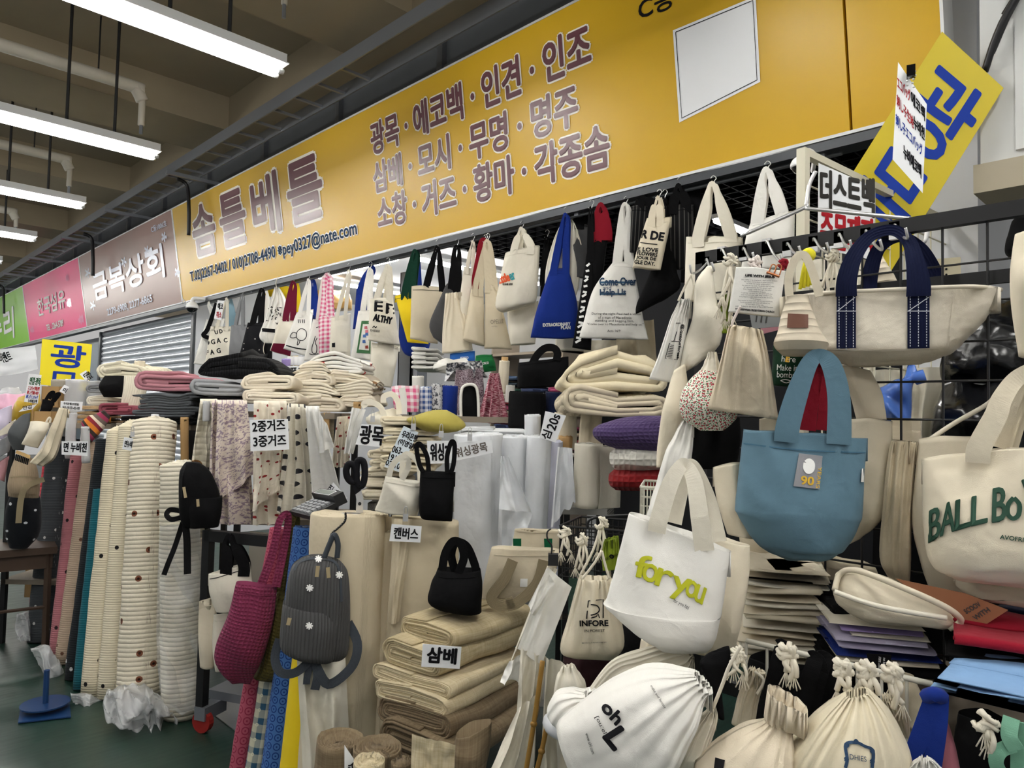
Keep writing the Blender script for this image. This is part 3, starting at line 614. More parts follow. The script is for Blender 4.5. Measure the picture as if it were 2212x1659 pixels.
for lab, a, Ln, z in (('tube light running into the shop behind the black strapped tote', (905, 560), 1.6, 2.92), ('tube light deep in the shop behind the cream long-handled tote', (1545, 477), 1.2, 2.9), ('second tube light running into the shop on the left', (712, 610), 1.6, 2.9)):
    A = atZ(*a, z); t = thing('shop_tube_light', lab, 'light', group='tube lights in the shop', loc=Vector(A)); MB().bar((0, 0, 0), (0, Ln, 0), .017, 10).go('tube', SHOPT, t, smooth=True); MB().box(-.03, .03, 0, Ln, .017, .05).go('housing', CASE, t)
A = atY(862, 700, 3.36); B = atY(888, 700, 3.36); cl = thing('steel_column', 'grey steel column standing between the two halves of the shop front', 'column', loc=(A[0], 3.36, 0))
b = MB(); b.box(0, .17, 0, .012, 0, 2.62); b.box(0, .012, 0, .16, 0, 2.62); b.box(.158, .17, 0, .16, 0, 2.62); b.go('channel', COLM, cl); b = MB(); b.box(.19, .24, .01, .1, 0, 2.62); b.go('door_track', GALV, cl)
# roller shutter and window left of the shop
sh_ = thing('roller_shutter', 'closed grey steel roller shutter under the brown sign', 'shutter', loc=(-12.45, 3.32, 0)); sm = None
for i in range(34):
    if sm is None: s = obj('slat', [(x, y, z) for x in (0, 3.66) for y, z in ((0, 0), (-.022, .018), (-.026, .04), (-.018, .062), (.0, .078))], [(0, 1, 6, 5), (1, 2, 7, 6), (2, 3, 8, 7), (3, 4, 9, 8)], SHUT, sh_); sm = s.data
    else: s = link('slat', sm, None, sh_)
    s.location.z = .02 + i * .078
for x in (-.06, 3.66): box('guide_rail', x, x + .07, -.05, .03, 0, 2.66, DTRIM, sh_)
GLASS = plain('dim_glass', '#5f6a72', .08, .6); wn = struct(box('window_1', -16.2, -12.6, 3.4, 3.46, 0, 2.62, plain('aluminium_frame', '#8f9398', .4, .5, .5)))
for i in range(4):
    for j in range(3): box('pane', -16.1 + i * .88, -15.3 + i * .88, 3.37, 3.4, .1 + j * .84, .84 + j * .84, GLASS, wn)
sb = struct(box('wall_left', -22.2, -22, -6, 3.3, 0, 4.6, plain('far_storefront', '#cfd6de', .5, .4)))  # pale colour stands for daylight on the far storefront panes
for i in range(8): box('mullion', -22.0, -21.92, -5 + i * 1.05, -4.7 + i * 1.05, 0, 3.2, DTRIM, sb)
# electrical box and cables on the right wall
e = F(2160, 200, d=2.75, rz=0); q = e.o; bx = thing('electrical_box', 'white metal electrical cabinet with cables at the top right corner', 'cabinet', loc=(q[0] - .16, 2.9, 2.35))
EB = plain('white_enamel', '#c9cac8', .5, .3); a = atY(2122, 20, 2.9); b2 = atY(2118, 360, 2.9); zb = b2[2]; bx.location = (b2[0], 2.9, zb)
box('cabinet', 0, .7, 0, .3, 0, 1.3, EB, bx); box('door', .105, .7, -.014, 0, .03, 1.27, EB, bx); MB().bar((.21, -.014, .35), (.21, -.024, .35), .012, 8).go('lock', DSTEEL, bx)
box('base_plate', -.015, .7, -.03, .3, -.1, 0, plain('stained_box_edge', '#a89f8c', .8, .2), bx)
for i in range(5): tube('cable', [(.02 + .02 * i, -.03, .32 + .06 * i), (.1 + .03 * i, -.06, .5 + .05 * i), (.3, -.06, .75 + .04 * i), (.7, -.05, 1.0 + .03 * i)], .012, DSTEEL, bx)
# floor plate and blue disc stand
pts = [atZ(447, 1532, .004), atZ(590, 1470, .004), atZ(640, 1560, .004), atZ(535, 1598, .004)]; t = thing('floor_plate', 'steel checker plate ramp lying on the green floor', 'floor plate', loc=Vector(pts[0])); c0 = Vector(pts[0])
PLATE = NT('checker_plate_steel', .38, .5, .75); vv = PLATE.objvec(); PLATE.col(lin('#a9abad')); wv = PLATE.voro(PLATE.scaled(vv, 28., 60., 1.), 1., .2); PLATE.bump(PLATE.lt(wv.outputs['Distance'], .3), .9, .004); PLATE = PLATE.m
vs = [Vector(p) - c0 for p in pts]; obj('plate', vs + [v - Vector((0, 0, .004)) for v in vs], [(0, 1, 2, 3), (7, 6, 5, 4)] + [(i, i + 4, (i + 1) % 4 + 4, (i + 1) % 4) for i in range(4)], PLATE, t, smooth=False)
P = Vector(atZ(97, 1537, 0)); BLUEP = plain('blue_enamel', '#143866', .35, .5, var=.15); t = thing('blue_post_base', 'small blue metal stand with a round disc and stub post on the floor', 'stand', loc=P)
pl = [atZ(39, 1563, .004), atZ(153, 1550, .004), atZ(150, 1518, .004), atZ(44, 1532, .004)]; vs = [Vector(p) - P for p in pl]; obj('base_plate', vs + [v + Vector((0, 0, .006)) for v in vs], [(3, 2, 1, 0), (4, 5, 6, 7)] + [(i, (i + 1) % 4, (i + 1) % 4 + 4, i + 4) for i in range(4)], BLUEP, t, smooth=False)
b = MB(); r = 47 * depth(P) / FOC; b.bar((0, 0, .035), (0, 0, .042), r, 32); b.go('disc', BLUEP, t); b = MB(); b.bar((0, 0, .0), (0, 0, .2), .013, 12); b.go('post', BLUEP, t)
# ================================================================ bags hanging on the rail under the sign
rl = thing('hanging_rail', 'dark steel rail under the yellow sign that the totes hang from', 'rail', loc=(-8.5, 3.14, 2.66)); MB().bar((0, 0, 0), (7.3, 0, 0), .009, 8).go('rail', DTRIM, rl, smooth=True)
for i in range(6): MB().box(.2 + i * 1.4, .23 + i * 1.4, -.01, .03, 0, .03).go('bracket', GALV, rl)
def q4(a, b, c, d): return [(a[0], a[1], b[0], b[1]), ((a[0] + d[0]) / 2, (a[1] + d[1]) / 2, (b[0] + c[0]) / 2, (b[1] + c[1]) / 2), (d[0], d[1], c[0], c[1])]
GING = fabric('pink_gingham', '#f2e9ea', motif='gingham', mc='#d8608a', mr=.035); PINST = fabric('black_pinstripe', '#1b1b1d', motif='stripeu', mc=['#121214', '#121214', '#121214', '#4a4846'], mr=.02)
PALEB = fabric('pale_blue_cotton', '#86a5b4'); WAR = fabric('navy_cotton', '#1a2550'); TAUPE = fabric('taupe_cotton', '#8d8577')
tote('white long tote crossed by a black strap, first bag on the rail', (452, 652), q4((446, 690), (486, 688), (462, 792), (418, 786)), WHITE, yaw=10)
ribbon('black_strap', [(.06, -.09, -.02), (-.02, -.1, -.30), (-.06, -.1, -.38), (.07, -.1, -.41)], .045, BLACK, bpy.data.objects['tote_bag'], n=20)
t, fr, b = tote('cream tote printed with scattered black capital letters', (490, 644), q4((455, 705), (503, 705), (497, 797), (441, 797)), IVORY)
tr_ = bvh(b)
for s, x, y, h in (('U', 468, 722, 8), ('D', 478, 720, 8), ('O', 449, 745, 9), ('G', 461, 744, 10), ('A', 473, 741, 10), ('F', 448, 766, 9), ('A', 459, 766, 10), ('G', 473, 763, 10), ('G', 461, 783, 9), ('O', 475, 781, 9), ('C', 488, 740, 9)): lettering(t, fr, s, (x - h * .4, y), (x + h * .4, y - 1), h, INK, bold=.05, tree=tr_, name='letter')
card('small laminated tag with black and red writing by the first bags', [(470, 648), (484, 650), (478, 692), (462, 688)], [('에코', (470, 668), (481, 669), 14), ('취소', (467, 686), (478, 687), 13, REDINK)], Y=2.98)
tote('pale blue tote strap hanging behind the letter tote', (496, 641), q4((492, 700), (512, 700), (510, 770), (488, 770)), PALEB, Y=3.2, sw=.05)
tote('grey slouchy tote between the letter tote and the black tote', (524, 636), q4((499, 703), (534, 702), (536, 772), (494, 772)), GREY, sw=.03, wr=.014, yaw=-8)
tote('black tote with tiny white specks', (566, 624), q4((535, 697), (574, 698), (566, 772), (517, 768)), fabric('black_specked', '#17171b', motif='dots', mc='#b9b3ac', ms=9., mr=.05), BLACK, sw=.05)
tote('white-strapped black tote behind the speckled black one', (574, 626), q4((566, 690), (590, 690), (588, 780), (560, 780)), BLACK, WHITE, Y=3.16, sw=.045)
t, fr, b = pouch('white drawstring bag covered in small line doodles', [(593, 620, 603, 620), (583, 652, 620, 654), (572, 690, 617, 694), (560, 725, 612, 728), (570, 741, 602, 742)], WHITE, Y=3.02, group='drawstring bags on the rail', cord=[[(598, 622), (596, 612), (600, 598)], [(572, 738), (569, 755), (573, 772)]])
tr_ = bvh(b); patch(t, fr, [(564, 708), (594, 711), (594, 719), (563, 716)], INK, tree=tr_)
rd = random.Random(3)
for i in range(26):
    x = rd.uniform(576, 610); y = rd.uniform(662, 700); stroke(t, fr, [(x, y), (x + rd.uniform(-3, 3), y + rd.uniform(-3, 3)), (x + rd.uniform(-4, 4), y + rd.uniform(-4, 4))], .006, INK, tree=tr_, name='doodle')
t, fr, b = tote('cream and maroon two-tone tote with maroon straps', (634, 609), [(607, 684, 643, 680), (596, 715, 634, 722), (588, 742, 630, 745), (583, 757, 628, 771)], IVORY, MAROON, sw=.055, yaw=8)
patch(t, fr, [(588, 741), (631, 744), (627, 771), (583, 757)], MAROON, tree=bvh(b), off=.004, name='base_panel')
tote('yellow-strapped tote behind the maroon one', (640, 610), q4((634, 690), (652, 688), (648, 760), (630, 760)), YELLOW, Y=3.18, sw=.05)
t, fr, b = tote('white tote with a line-drawn pig', (667, 603), q4((641, 674), (677, 668), (664, 771), (612, 753)), WHITE, sw=.03, at=(.2, .7)); tr_ = bvh(b)
stroke(t, fr, [(642, 716), (650, 710), (660, 714), (662, 726), (655, 735), (645, 734), (640, 727)], .006, INK, tree=tr_, closed=True); stroke(t, fr, [(641, 720), (634, 718), (629, 722), (627, 728), (633, 730), (640, 728)], .006, INK, tree=tr_); stroke(t, fr, [(644, 734), (642, 745), (646, 742), (648, 735)], .006, INK, tree=tr_); stroke(t, fr, [(618, 746), (640, 752), (662, 755)], .01, INK, tree=tr_)
for x in (644, 648, 653, 657): stroke(t, fr, [(x, 690), (x + 1, 698)], .006, INK, tree=tr_)
tote('navy-strapped tote tucked behind the pig tote', (676, 604), q4((669, 680), (690, 680), (684, 765), (662, 765)), WAR, ROYAL, Y=3.18, sw=.05)
tote('pink gingham tote hanging between two white bags', (709, 594), q4((688, 684), (724, 676), (720, 770), (690, 772)), GING, Y=3.1, sw=.06, bunch=.6)
t, fr, b = tote('white tote with a thin black figure sketch, in front of pink gingham', (700, 598), q4((676, 690), (713, 698), (708, 776), (656, 780)), WHITE, sw=.035); tr_ = bvh(b)
stroke(t, fr, [(681, 726), (678, 738), (674, 750), (675, 762), (683, 762), (684, 748), (681, 740), (685, 730)], .006, INK, tree=tr_); stroke(t, fr, [(668, 764), (676, 766), (688, 764)], .006, INK, tree=tr_); stroke(t, fr, [(683, 708), (690, 706), (696, 709)], .006, INK, tree=tr_)
t, fr, b = tote('cream tote with a big patch pocket', (754, 584), q4((716, 686), (757, 676), (757, 778), (711, 772)), IVORY, yaw=6); patch(t, fr, [(718, 705), (752, 702), (750, 760), (716, 762)], IVORY, tree=bvh(b), off=.012, name='pocket'); patch(t, fr, [(717, 741), (724, 740), (724, 750), (717, 750)], INK, tree=bvh(b), off=.015, name='tag')
tote('royal blue tote behind the framed-picture tote', (803, 572), q4((770, 625), (800, 625), (798, 705), (762, 712)), ROYAL, Y=3.2, sw=.05)
t, fr, b = tote('white tote printed with a green framed picture', (800, 580), q4((774, 672), (808, 670), (806, 779), (757, 774)), WHITE, sw=.04); tr_ = bvh(b)
patch(t, fr, [(781, 693), (802, 693), (800, 764), (770, 762)], fabric('dull_green_print', '#4b7a52'), tree=tr_, off=.003, name='green_frame'); patch(t, fr, [(784, 700), (800, 700), (797, 757), (775, 755)], WHITE, tree=tr_, off=.005, name='picture_field')
for x, y, c in ((790, 708, '#c9707c'), (792, 716, '#c9707c'), (787, 726, '#4c6fb0'), (792, 722, '#4c6fb0'), (786, 738, '#4c6fb0'), (792, 750, '#a5453c')): patch(t, fr, [(x - 3, y - 3), (x + 3, y - 4), (x + 4, y + 3), (x - 3, y + 3)], plain('ink' + c, c, .8), tree=tr_, off=.007, name='picture_mark', n=3)
t, fr, b = tote('off-white tote with bold dark letters ending in ALTHY', (838, 572), q4((799, 646), (848, 642), (864, 746), (795, 736)), IVORY, at=(.3, .85), sw=.045); tr_ = bvh(b)
for s, x, y in (('E', 809, 672), ('E', 834, 677)): lettering(t, fr, s, (x, y), (x + 17, y + 1), 22, INK, bold=.05, tree=tr_, name='letter')
lettering(t, fr, 'ALTHY', (806, 692), (845, 700), 14, INK, bold=.08, tree=tr_); lettering(t, fr, 'RAEBEE', (800, 716), (820, 718), 5, INK, tree=tr_)
stroke(t, fr, [(805, 708), (808, 704), (811, 708), (814, 705)], .006, INK, tree=tr_)
tote('long plain cream tote hanging low under the ALTHY tote', (842, 575), q4((803, 741), (864, 745), (846, 838), (797, 831)), IVORY, Y=3.14, sw=.03)
tote('bright yellow tote with dark green straps', (898, 541), q4((853, 638), (893, 630), (926, 742), (880, 739)), YELLOW, fabric('dark_green_cotton', '#12382a'), sw=.05, at=(.55, .95), yaw=-8)
tote('royal blue bag whose round base shows below the yellow tote', (902, 545), [(866, 690, 925, 690), (862, 730, 930, 735), (872, 762, 922, 764), (890, 771, 912, 771)], ROYAL, Y=3.2)
tote('plain cream tote with black straps, right of the yellow one', (945, 533), q4((889, 618), (963, 620), (945, 743), (886, 731)), NATURAL, BLACK, sw=.04, at=(.42, .88))
tote('charcoal tote half turned, beside the cream black-strapped one', (987, 532), [(965, 612, 1000, 632), (945, 655, 985, 690), (928, 700, 975, 735), (936, 728, 962, 746)], CHAR, BLACK, sw=.05, yaw=10)
t, fr, b = pouch('cream gathered cloth bag like a little skirt, below the black straps', [(962, 634, 998, 632), (960, 665, 1004, 664), (956, 712, 1016, 710), (955, 763, 1021, 757)], CREAM, Y=2.96, group='drawstring bags on the rail')
tote('narrow white tote seen side on', (1022, 520), q4((1002, 576), (1028, 583), (1004, 714), (985, 703)), IVORY, th=[.02, .04, .03], sw=.02)
tote('red-strapped tote hanging behind narrow white tote', (1046, 519), q4((1024, 600), (1040, 605), (1038, 640), (1018, 640)), RED, sw=.055, bunch=.6, Y=3.12)
t, fr, b = tote('cream canvas tote folded lengthwise, left of the OPELLE tote', (1049, 522), q4((1018, 623), (1044, 626), (1046, 748), (1001, 733)), NATURAL, th=[.02, .05, .05], sw=.03, yaw=14)
t, fr, b = tote('natural tote printed OPELLE in thin letters', (1054, 520), q4((1048, 616), (1074, 619), (1106, 754), (1046, 753)), NATURAL, sw=.05); tr_ = bvh(b); lettering(t, fr, 'OPELLE', (1060, 700), (1088, 698), 9, TAUPE, tree=tr_); lettering(t, fr, 'oㄹ에서', (1062, 707), (1074, 707), 4, TAUPE, tree=tr_)
t, fr, b = tote('boxy off-white tote printed little in orange', (1128, 493), [(1092, 549, 1166, 532), (1082, 600, 1163, 590), (1071, 663, 1158, 648), (1090, 674, 1140, 657)], IVORY, th=[.05, .07, .08, .05], at=(.28, .75), sw=.045, yaw=-6); tr_ = bvh(b)
lettering(t, fr, 'little', (1079, 613), (1102, 606), 18, plain('orange_ink', '#d9562a', .7), bold=.06, tree=tr_); lettering(t, fr, 'er', (1104, 606), (1114, 602), 14, plain('teal_ink', '#2f8f96', .7), bold=.05, tree=tr_); lettering(t, fr, '미미에 감성', (1086, 617), (1107, 616), 5, INK, bold=.04, tree=tr_)
tote('second boxy cream tote hanging below the orange-print one', (1132, 492), [(1096, 668, 1163, 652), (1098, 715, 1160, 705), (1103, 745, 1156, 742)], IVORY, Y=3.2, th=[.03, .07, .05])
hk, fr, b = tote('thin black strap bag on a wire hanger', (1182, 512), q4((1168, 600), (1180, 600), (1180, 640), (1166, 640)), BLACK, Y=3.3, sw=.03)
pouch('white drawstring backpack behind the royal blue tote', [(1222, 466, 1240, 466), (1198, 512, 1250, 500), (1180, 575, 1254, 570), (1178, 625, 1250, 620), (1190, 650, 1240, 650)], IVORY, Y=3.16, group='drawstring bags on the rail', cord=[[(1230, 470), (1240, 482), (1253, 520), (1258, 545)]])
t, fr, b = tote('royal blue tote printed EXTRAORDINARY PLAN in white', (1223, 463), [(1189, 580, 1228, 581), (1162, 660, 1247, 656), (1152, 700, 1246, 700), (1146, 730, 1241, 731)], ROYAL, sw=.04, at=(.2, .85), th=[.015, .05, .04, .01]); tr_ = bvh(b)
lettering(t, fr, 'EXTRAORDINARY', (1173, 706), (1232, 703), 7, WHITEINK, bold=.06, tree=tr_); lettering(t, fr, 'PLAN', (1212, 711), (1232, 711), 7, WHITEINK, bold=.06, tree=tr_)
tote('cream tote peeking out below the royal blue tote', (1226, 465), q4((1200, 650), (1250, 650), (1262, 757), (1200, 757)), IVORY, Y=3.24)
tote('dark charcoal tote hanging high behind the blue straps', (1258, 450), q4((1236, 478), (1275, 480), (1272, 600), (1236, 600)), CHAR, BLACK, Y=3.22, sw=.05)
tote('black tote with red strap', (1300, 442), q4((1277, 516), (1314, 500), (1298, 640), (1262, 640)), BLACK, RED, sw=.06, at=(.3, .9))
t, fr, b = tote('narrow black bag with white printed strokes', (1278, 448), q4((1267, 548), (1284, 548), (1277, 756), (1236, 750)), BLACK, Y=3.04, sw=.02); tr_ = bvh(b)
for i in range(16): y = 575 + i * 11; x = 1270 - i * 1.3; stroke(t, fr, [(x - 3 - i * .3, y), (x + 4, y - 6 + (i % 3) * 4)], .012, WHITEINK, tree=tr_)
tote('black pinstripe tote hanging high behind the small pouch', (1392, 425), q4((1364, 446), (1426, 445), (1418, 545), (1360, 545)), PINST, BLACK, Y=3.12, sw=.05)
tote('larger black pinstripe tote right of the small pouch', (1468, 400), q4((1438, 445), (1499, 442), (1498, 582), (1442, 582)), PINST, BLACK, Y=3.1, sw=.05)
t, fr, b = tote('white tote printed Come Over and Help Us', (1352, 441), [(1325, 565, 1367, 568), (1282, 625, 1378, 625), (1262, 690, 1390, 690), (1251, 730, 1401, 734)], WHITE, sw=.05, at=(.2, .8), th=[.015, .05, .045, .012]); tr_ = bvh(b)
BT = plain('petrol_ink', '#3a5f7c', .7); 
for s, x0, x1, y, h in (('Come Over', 1295, 1374, 617, 17), ('Help Us', 1296, 1352, 642, 17)): lettering(t, fr, s, (x0, y), (x1, y - 1), h, NAVYINK, bold=.03, tree=tr_, off=.007); patch(t, fr, [(x0 + 2, y - 9), (x1 - 2, y - 9), (x1 - 2, y - 5), (x0 + 2, y - 5)], BT, tree=tr_, off=.0022, name='colour_bar')
lettering(t, fr, 'and', (1302, 626), (1320, 626), 9, NAVYINK, tree=tr_)
for i, (s, x0, x1) in enumerate((('During the night Paul had a vision', 1278, 1384), ('of a man of Macedonia', 1292, 1364), ('standing and begging him,', 1285, 1369), ('"Come over to Macedonia and help us."', 1268, 1390))): lettering(t, fr, s, (x0, 681 + i * 7.5), (x1, 682 + i * 7.5), 6, INK, tree=tr_)
lettering(t, fr, 'Acts 16/9', (1312, 717), (1340, 717), 5, INK, tree=tr_)
t, fr, b = tote('small cream pouch with black words FLOWERS and JOUR DE', (1424, 426), q4((1397, 472), (1451, 468), (1427, 584), (1366, 579)), CREAM, Y=2.95, sw=.035, at=(.22, .55), yaw=-4); tr_ = bvh(b)
lettering(t, fr, 'R DE', (1384, 513), (1432, 520), 17, INK, bold=.07, tree=tr_); stroke(t, fr, [(1383, 524), (1420, 528)], .004, INK, tree=tr_)
for s, a, b_ in (('E LOVE', (1377, 541), (1421, 545)), ('FLOWERS', (1376, 550), (1419, 555)), ('JOUR DE', (1374, 560), (1416, 565)), ('GLE DAY.', (1370, 569), (1414, 574))): lettering(t, fr, s, a, b_, 8, INK, bold=.05, tree=tr_)
tote('black slouchy cloth bag hanging below the small pouch', (1436, 426), [(1424, 528, 1452, 522), (1400, 600, 1462, 585), (1376, 655, 1468, 622), (1373, 678, 1420, 655)], BLACK, Y=3.04, wr=.012, sw=.02)
t, fr, b = tote('cream tote with very long folded handles', (1541, 397), q4((1482, 512), (1605, 512), (1596, 650), (1478, 650)), IVORY, Y=2.85, sw=.052, at=(.22, .78), bunch=.4); tree_ = bvh(b); lettering(t, fr, 'ence', (1540, 562), (1562, 560), 7, INK, tree=tree_)
tote('white tote hanging nearest the lattice panel', (1658, 366), [(1622, 480, 1717, 456), (1610, 520, 1716, 515), (1600, 585, 1714, 580)], WHITE, Y=2.75, sw=.05, at=(.15, .7), bunch=.4)
tote('black tote hanging behind the cream long-handled one', (1500, 395), q4((1470, 470), (1530, 470), (1526, 610), (1470, 610)), BLACK, Y=3.2, sw=.05)
for lab, q, m in (('cream canvas length hanging behind the white tote', [(1260, 735), (1340, 735), (1335, 800), (1262, 800)], IVORY), ('beige canvas length hanging right of the cream one', [(1332, 700), (1412, 690), (1420, 792), (1330, 800)], BEIGE)): drape(lab, q, m, Y=3.4, folds=2, amp=.03, group='canvas lengths hung in the shop')
# dome camera under the sign corner
fr = F(420, 655, Y=3.0); t = thing('dome_camera', 'white security camera with a black dome under the yellow sign', 'camera', fr)
WPL = plain('white_plastic', '#e4e5e6', .35, .4); BPL = plain('black_gloss', '#0c0c0e', .08, .6); R = 13 * fr.m; c = fr.l(415, 664)
def halfball(name, c, r, z0, z1, mat, parent, n=20, m=8):
    vs = [(c.x + r * math.cos(2 * math.pi * k / n) * math.cos(a), c.y + r * math.sin(2 * math.pi * k / n) * math.cos(a), c.z + r * math.sin(a)) for a in [z0 + (z1 - z0) * i / m for i in range(m + 1)] for k in range(n)]
    fs = [(i * n + k, i * n + (k + 1) % n, (i + 1) * n + (k + 1) % n, (i + 1) * n + k) for i in range(m) for k in range(n)] + [tuple(range(n - 1, -1, -1)), tuple(m * n + k for k in range(n))]; return obj(name, vs, fs, mat, parent)
halfball('housing', c, R, -.15, 1.5, WPL, t); halfball('dome', c, R * .93, -1.5, 0, BPL, t); tube('arm', [c + Vector((0, 0, R * .9)), c + Vector((.02, 0, R * 1.5)), c + Vector((.16, .02, R * 1.6)), c + Vector((.2, .06, R * 2.6))], .022, WPL, t, n=8); tube('antenna', [c + Vector((-R * .6, 0, R * .4)), c + Vector((-R * 1.4, 0, R * 1.2))], .006, WPL, t)
tube('cable', [c + Vector((.16, .03, R * 1.4)), c + Vector((.2, .03, 0)), c + Vector((.19, .03, -R * 1.5))], .006, WPL, t)
# ================================================================ middle of the stall: rolls, piles, drapes
QC = lambda key, c, **k: fabric(key, c, kind='quilt', **k)
PLASTIC = NT('clear_plastic', .15, .6); PLASTIC.col(lin('#e8ebee')); PLASTIC.b.inputs['Alpha'].default_value = .2; PLASTIC = PLASTIC.m
PLASTW = NT('milky_plastic', .14, .7); PLASTW.col(lin('#e6e8ea')); PLASTW.b.inputs['Alpha'].default_value = .5; PLASTW = PLASTW.m
# ---- quilted rolls standing on the floor at the left
GRP = 'quilted rolls standing on the floor'
def froll(label, top, bot, r, mat, lean=.22, **k):
    dt = depth(atZ(*bot, 0.)) + lean; return roll(label, top, bot, r, mat, floor=True, dtop=dt, group=GRP, **k)
froll('thin red checked quilted roll at the far left of the floor rolls', (104, 1000), (72, 1345), 10, fabric('red_gingham_quilt', '#b5313f', kind='quilt', per=.03, motif='gingham', mc='#d04a55', mr=.05), lean=.25)
froll('charcoal quilted roll with tiny white moons and stars', (141, 952), (97, 1383), 33, QC('charcoal_quilt', '#484c50', motif='dots', mc='#d9d9d6', ms=6.5, mr=.06, per=.010), tele=.02, coreh=.1)
froll('dusty pink quilted roll with black hearts', (182, 958), (133, 1415), 24, QC('pink_quilt', '#b5747b', motif='dots', mc='#2a1c20', ms=6.5, mr=.07, per=.012), coreh=.13, corer=.025)
froll('beige quilted roll with brown moons', (208, 958), (143, 1432), 22, QC('beige_quilt', '#bfa993', motif='dots', mc='#6b4a3a', ms=6., mr=.06, per=.012))
froll('black quilted roll with white letter motifs', (232, 952), (165, 1465), 22, QC('black_quilt_motif', '#22262a', motif='dots', mc='#dadada', ms=6.5, mr=.07, per=.012), coreh=.04)
froll('teal quilted roll showing only low between the black and cream rolls', (222, 1060), (178, 1488), 18, QC('teal_quilt', '#1f6470', per=.012))
froll('slim cream quilted roll with black hearts', (260, 935), (203, 1500), 26, QC('cream_quilt_hearts', '#ded3b8', motif='dots', mc='#1d1b1c', ms=6., mr=.07, per=.012), tele=.03)
froll('cream quilted roll with black letter F motifs', (288, 925), (242, 1505), 28, QC('cream_quilt_letters', '#e1d7bd', motif='dots', mc='#1d1b1c', ms=5.6, mr=.06, per=.012), tele=.04)
t = froll('thick cream quilted roll with brown teddy bears', (334, 915), (300, 1522), 43, QC('cream_quilt_bears', '#e8dfca', motif='dots', mc='#7a4a35', mc2='#2d1a14', ms=5.5, mr=.085, per=.022, st=.7), lean=.28, tele=.03, layers=5, bump=.01, coreh=.02)
t = froll('cream quilted roll standing in a clear plastic bag', (392, 1005), (396, 1545), 43, QC('cream_quilt_plain', '#e6deca', per=.022, st=.7), lean=.1, tele=.02, bump=.01)
def crumple(label, rows, d, mat=PLASTIC, th=.06, wr=.03, seed=4., group='crumpled plastic wrapping at the feet of the rolls', name='plastic_wrap', wf=16.):
    fr = F(rows[0][0], rows[0][1], d=d); t = thing(name, label, 'plastic wrap', fr, group); n = len(rows); loft('sheet', fr, rows, [th * .4] + [th] * (n - 2) + [th * .5], mat, t, wr=wr, wf=wf, seed=seed, nu=96, nv=44, p=.8, open_top=False); return t
crumple('clear plastic bag pulled up around the rightmost quilted roll', [(345, 1135, 432, 1140), (340, 1250, 440, 1250), (338, 1400, 442, 1400), (350, 1530, 436, 1520)], 3.42, th=.1, wr=.05, wf=11.)
crumple('large crumpled clear plastic heap under the teddy bear roll', [(235, 1490, 330, 1495), (222, 1520, 375, 1530), (240, 1556, 400, 1560), (330, 1573, 385, 1576)], 3.38, PLASTW, th=.1, wr=.05, wf=26.)
crumple('flat strip of clear plastic at the foot of the teal roll', [(152, 1496, 190, 1500), (160, 1520, 240, 1525), (200, 1545, 260, 1550)], 3.62, PLASTW, th=.03)
crumple('twisted clear plastic below the pink and beige rolls', [(66, 1400, 105, 1395), (85, 1440, 130, 1435), (108, 1475, 145, 1465)], 4.0, PLASTW, th=.05)
crumple('white plastic bag on the floor behind the stool', [(36, 1325, 60, 1322), (32, 1355, 66, 1350), (38, 1380, 66, 1382)], 4.5, PLASTW, th=.05)
MB_ = roll('tall kraft cardboard tube standing between the rolls and the drapes', (399, 905), (398, 1130), 8, KCORE, d=3.95, core=None, name='cardboard_tube', group='cardboard tubes')
roll('short grey cardboard tube sticking up behind the beige roll', (184, 925), (186, 1000), 8, CORE, d=4.3, core=None, name='cardboard_tube', group='cardboard tubes'); roll('grey cardboard tube behind the account-number card', (155, 895), (152, 990), 10, CORE, d=4.6, core=None, name='cardboard_tube', group='cardboard tubes')
roll('kraft tube leaning behind the dark pile', (398, 868), (393, 925), 7, KCORE, d=4.2, core=None, name='cardboard_tube', group='cardboard tubes')

# ---- supports
BLK = plain('black_frame_steel', '#121214', .45, .4); WOOD = plain('dark_stained_wood', '#4a3a2f', .5, .3, var=.25); SHELFM = plain('shelf_board', '#8d8274', .7, .2, var=.15)
def rack(label, x0, x1, y0, y1, z1, zs, name='display_rack', mat=None):
    t = thing(name, label, 'rack', group='racks under the goods', loc=(x0, y0, 0)); w, dp = x1 - x0, y1 - y0
    for x in (0, w - .03):
        for y in (0, dp - .03): box('post', x, x + .03, y, y + .03, 0, z1, BLK, t)
    for z in zs: box('shelf', 0, w, 0, dp, z - .03, z, mat or SHELFM, t)
    return t
def rack_px(label, x0, x1, d, dp, z1, zs, mat=None):
    A = atD(x0, 900, d); B = atD(x1, 900, d); t = rack(label, 0, math.hypot(*(B - A)[:2]), 0, dp, z1, zs, mat=mat); t.location = (A[0], A[1], 0); t.rotation_euler.z = math.atan2(B[1] - A[1], B[0] - A[0]); return t
zof = lambda px, py, d: float(atD(px, py, d)[2])
rack_px('dark rack holding the folded piles behind the quilted rolls', 240, 425, 4.02, .5, zof(340, 916, 4.05), (.4, zof(340, 916, 4.05))); rack_px('black rack carrying the gauze drapes and folded cream piles', 446, 735, 3.68, .45, zof(600, 890, 3.75), (.95, zof(600, 890, 3.75)))
rack_px('rack under the white cotton rolls and cream folds', 800, 1330, 3.12, .4, zof(850, 1088, 3.1), (.3, zof(850, 1088, 3.1)), mat=plain('pale_grey_board', '#a5a39d', .7)); rack_px('rack deep inside the shop for bags and rolls', 850, 1235, 3.72, .5, zof(950, 898, 4.0), (.5, zof(950, 898, 4.0)))
rack_px('rack for the far pile by the yellow board', 20, 300, 4.6, .8, zof(200, 915, 4.7), (.4, zof(200, 915, 4.7)))

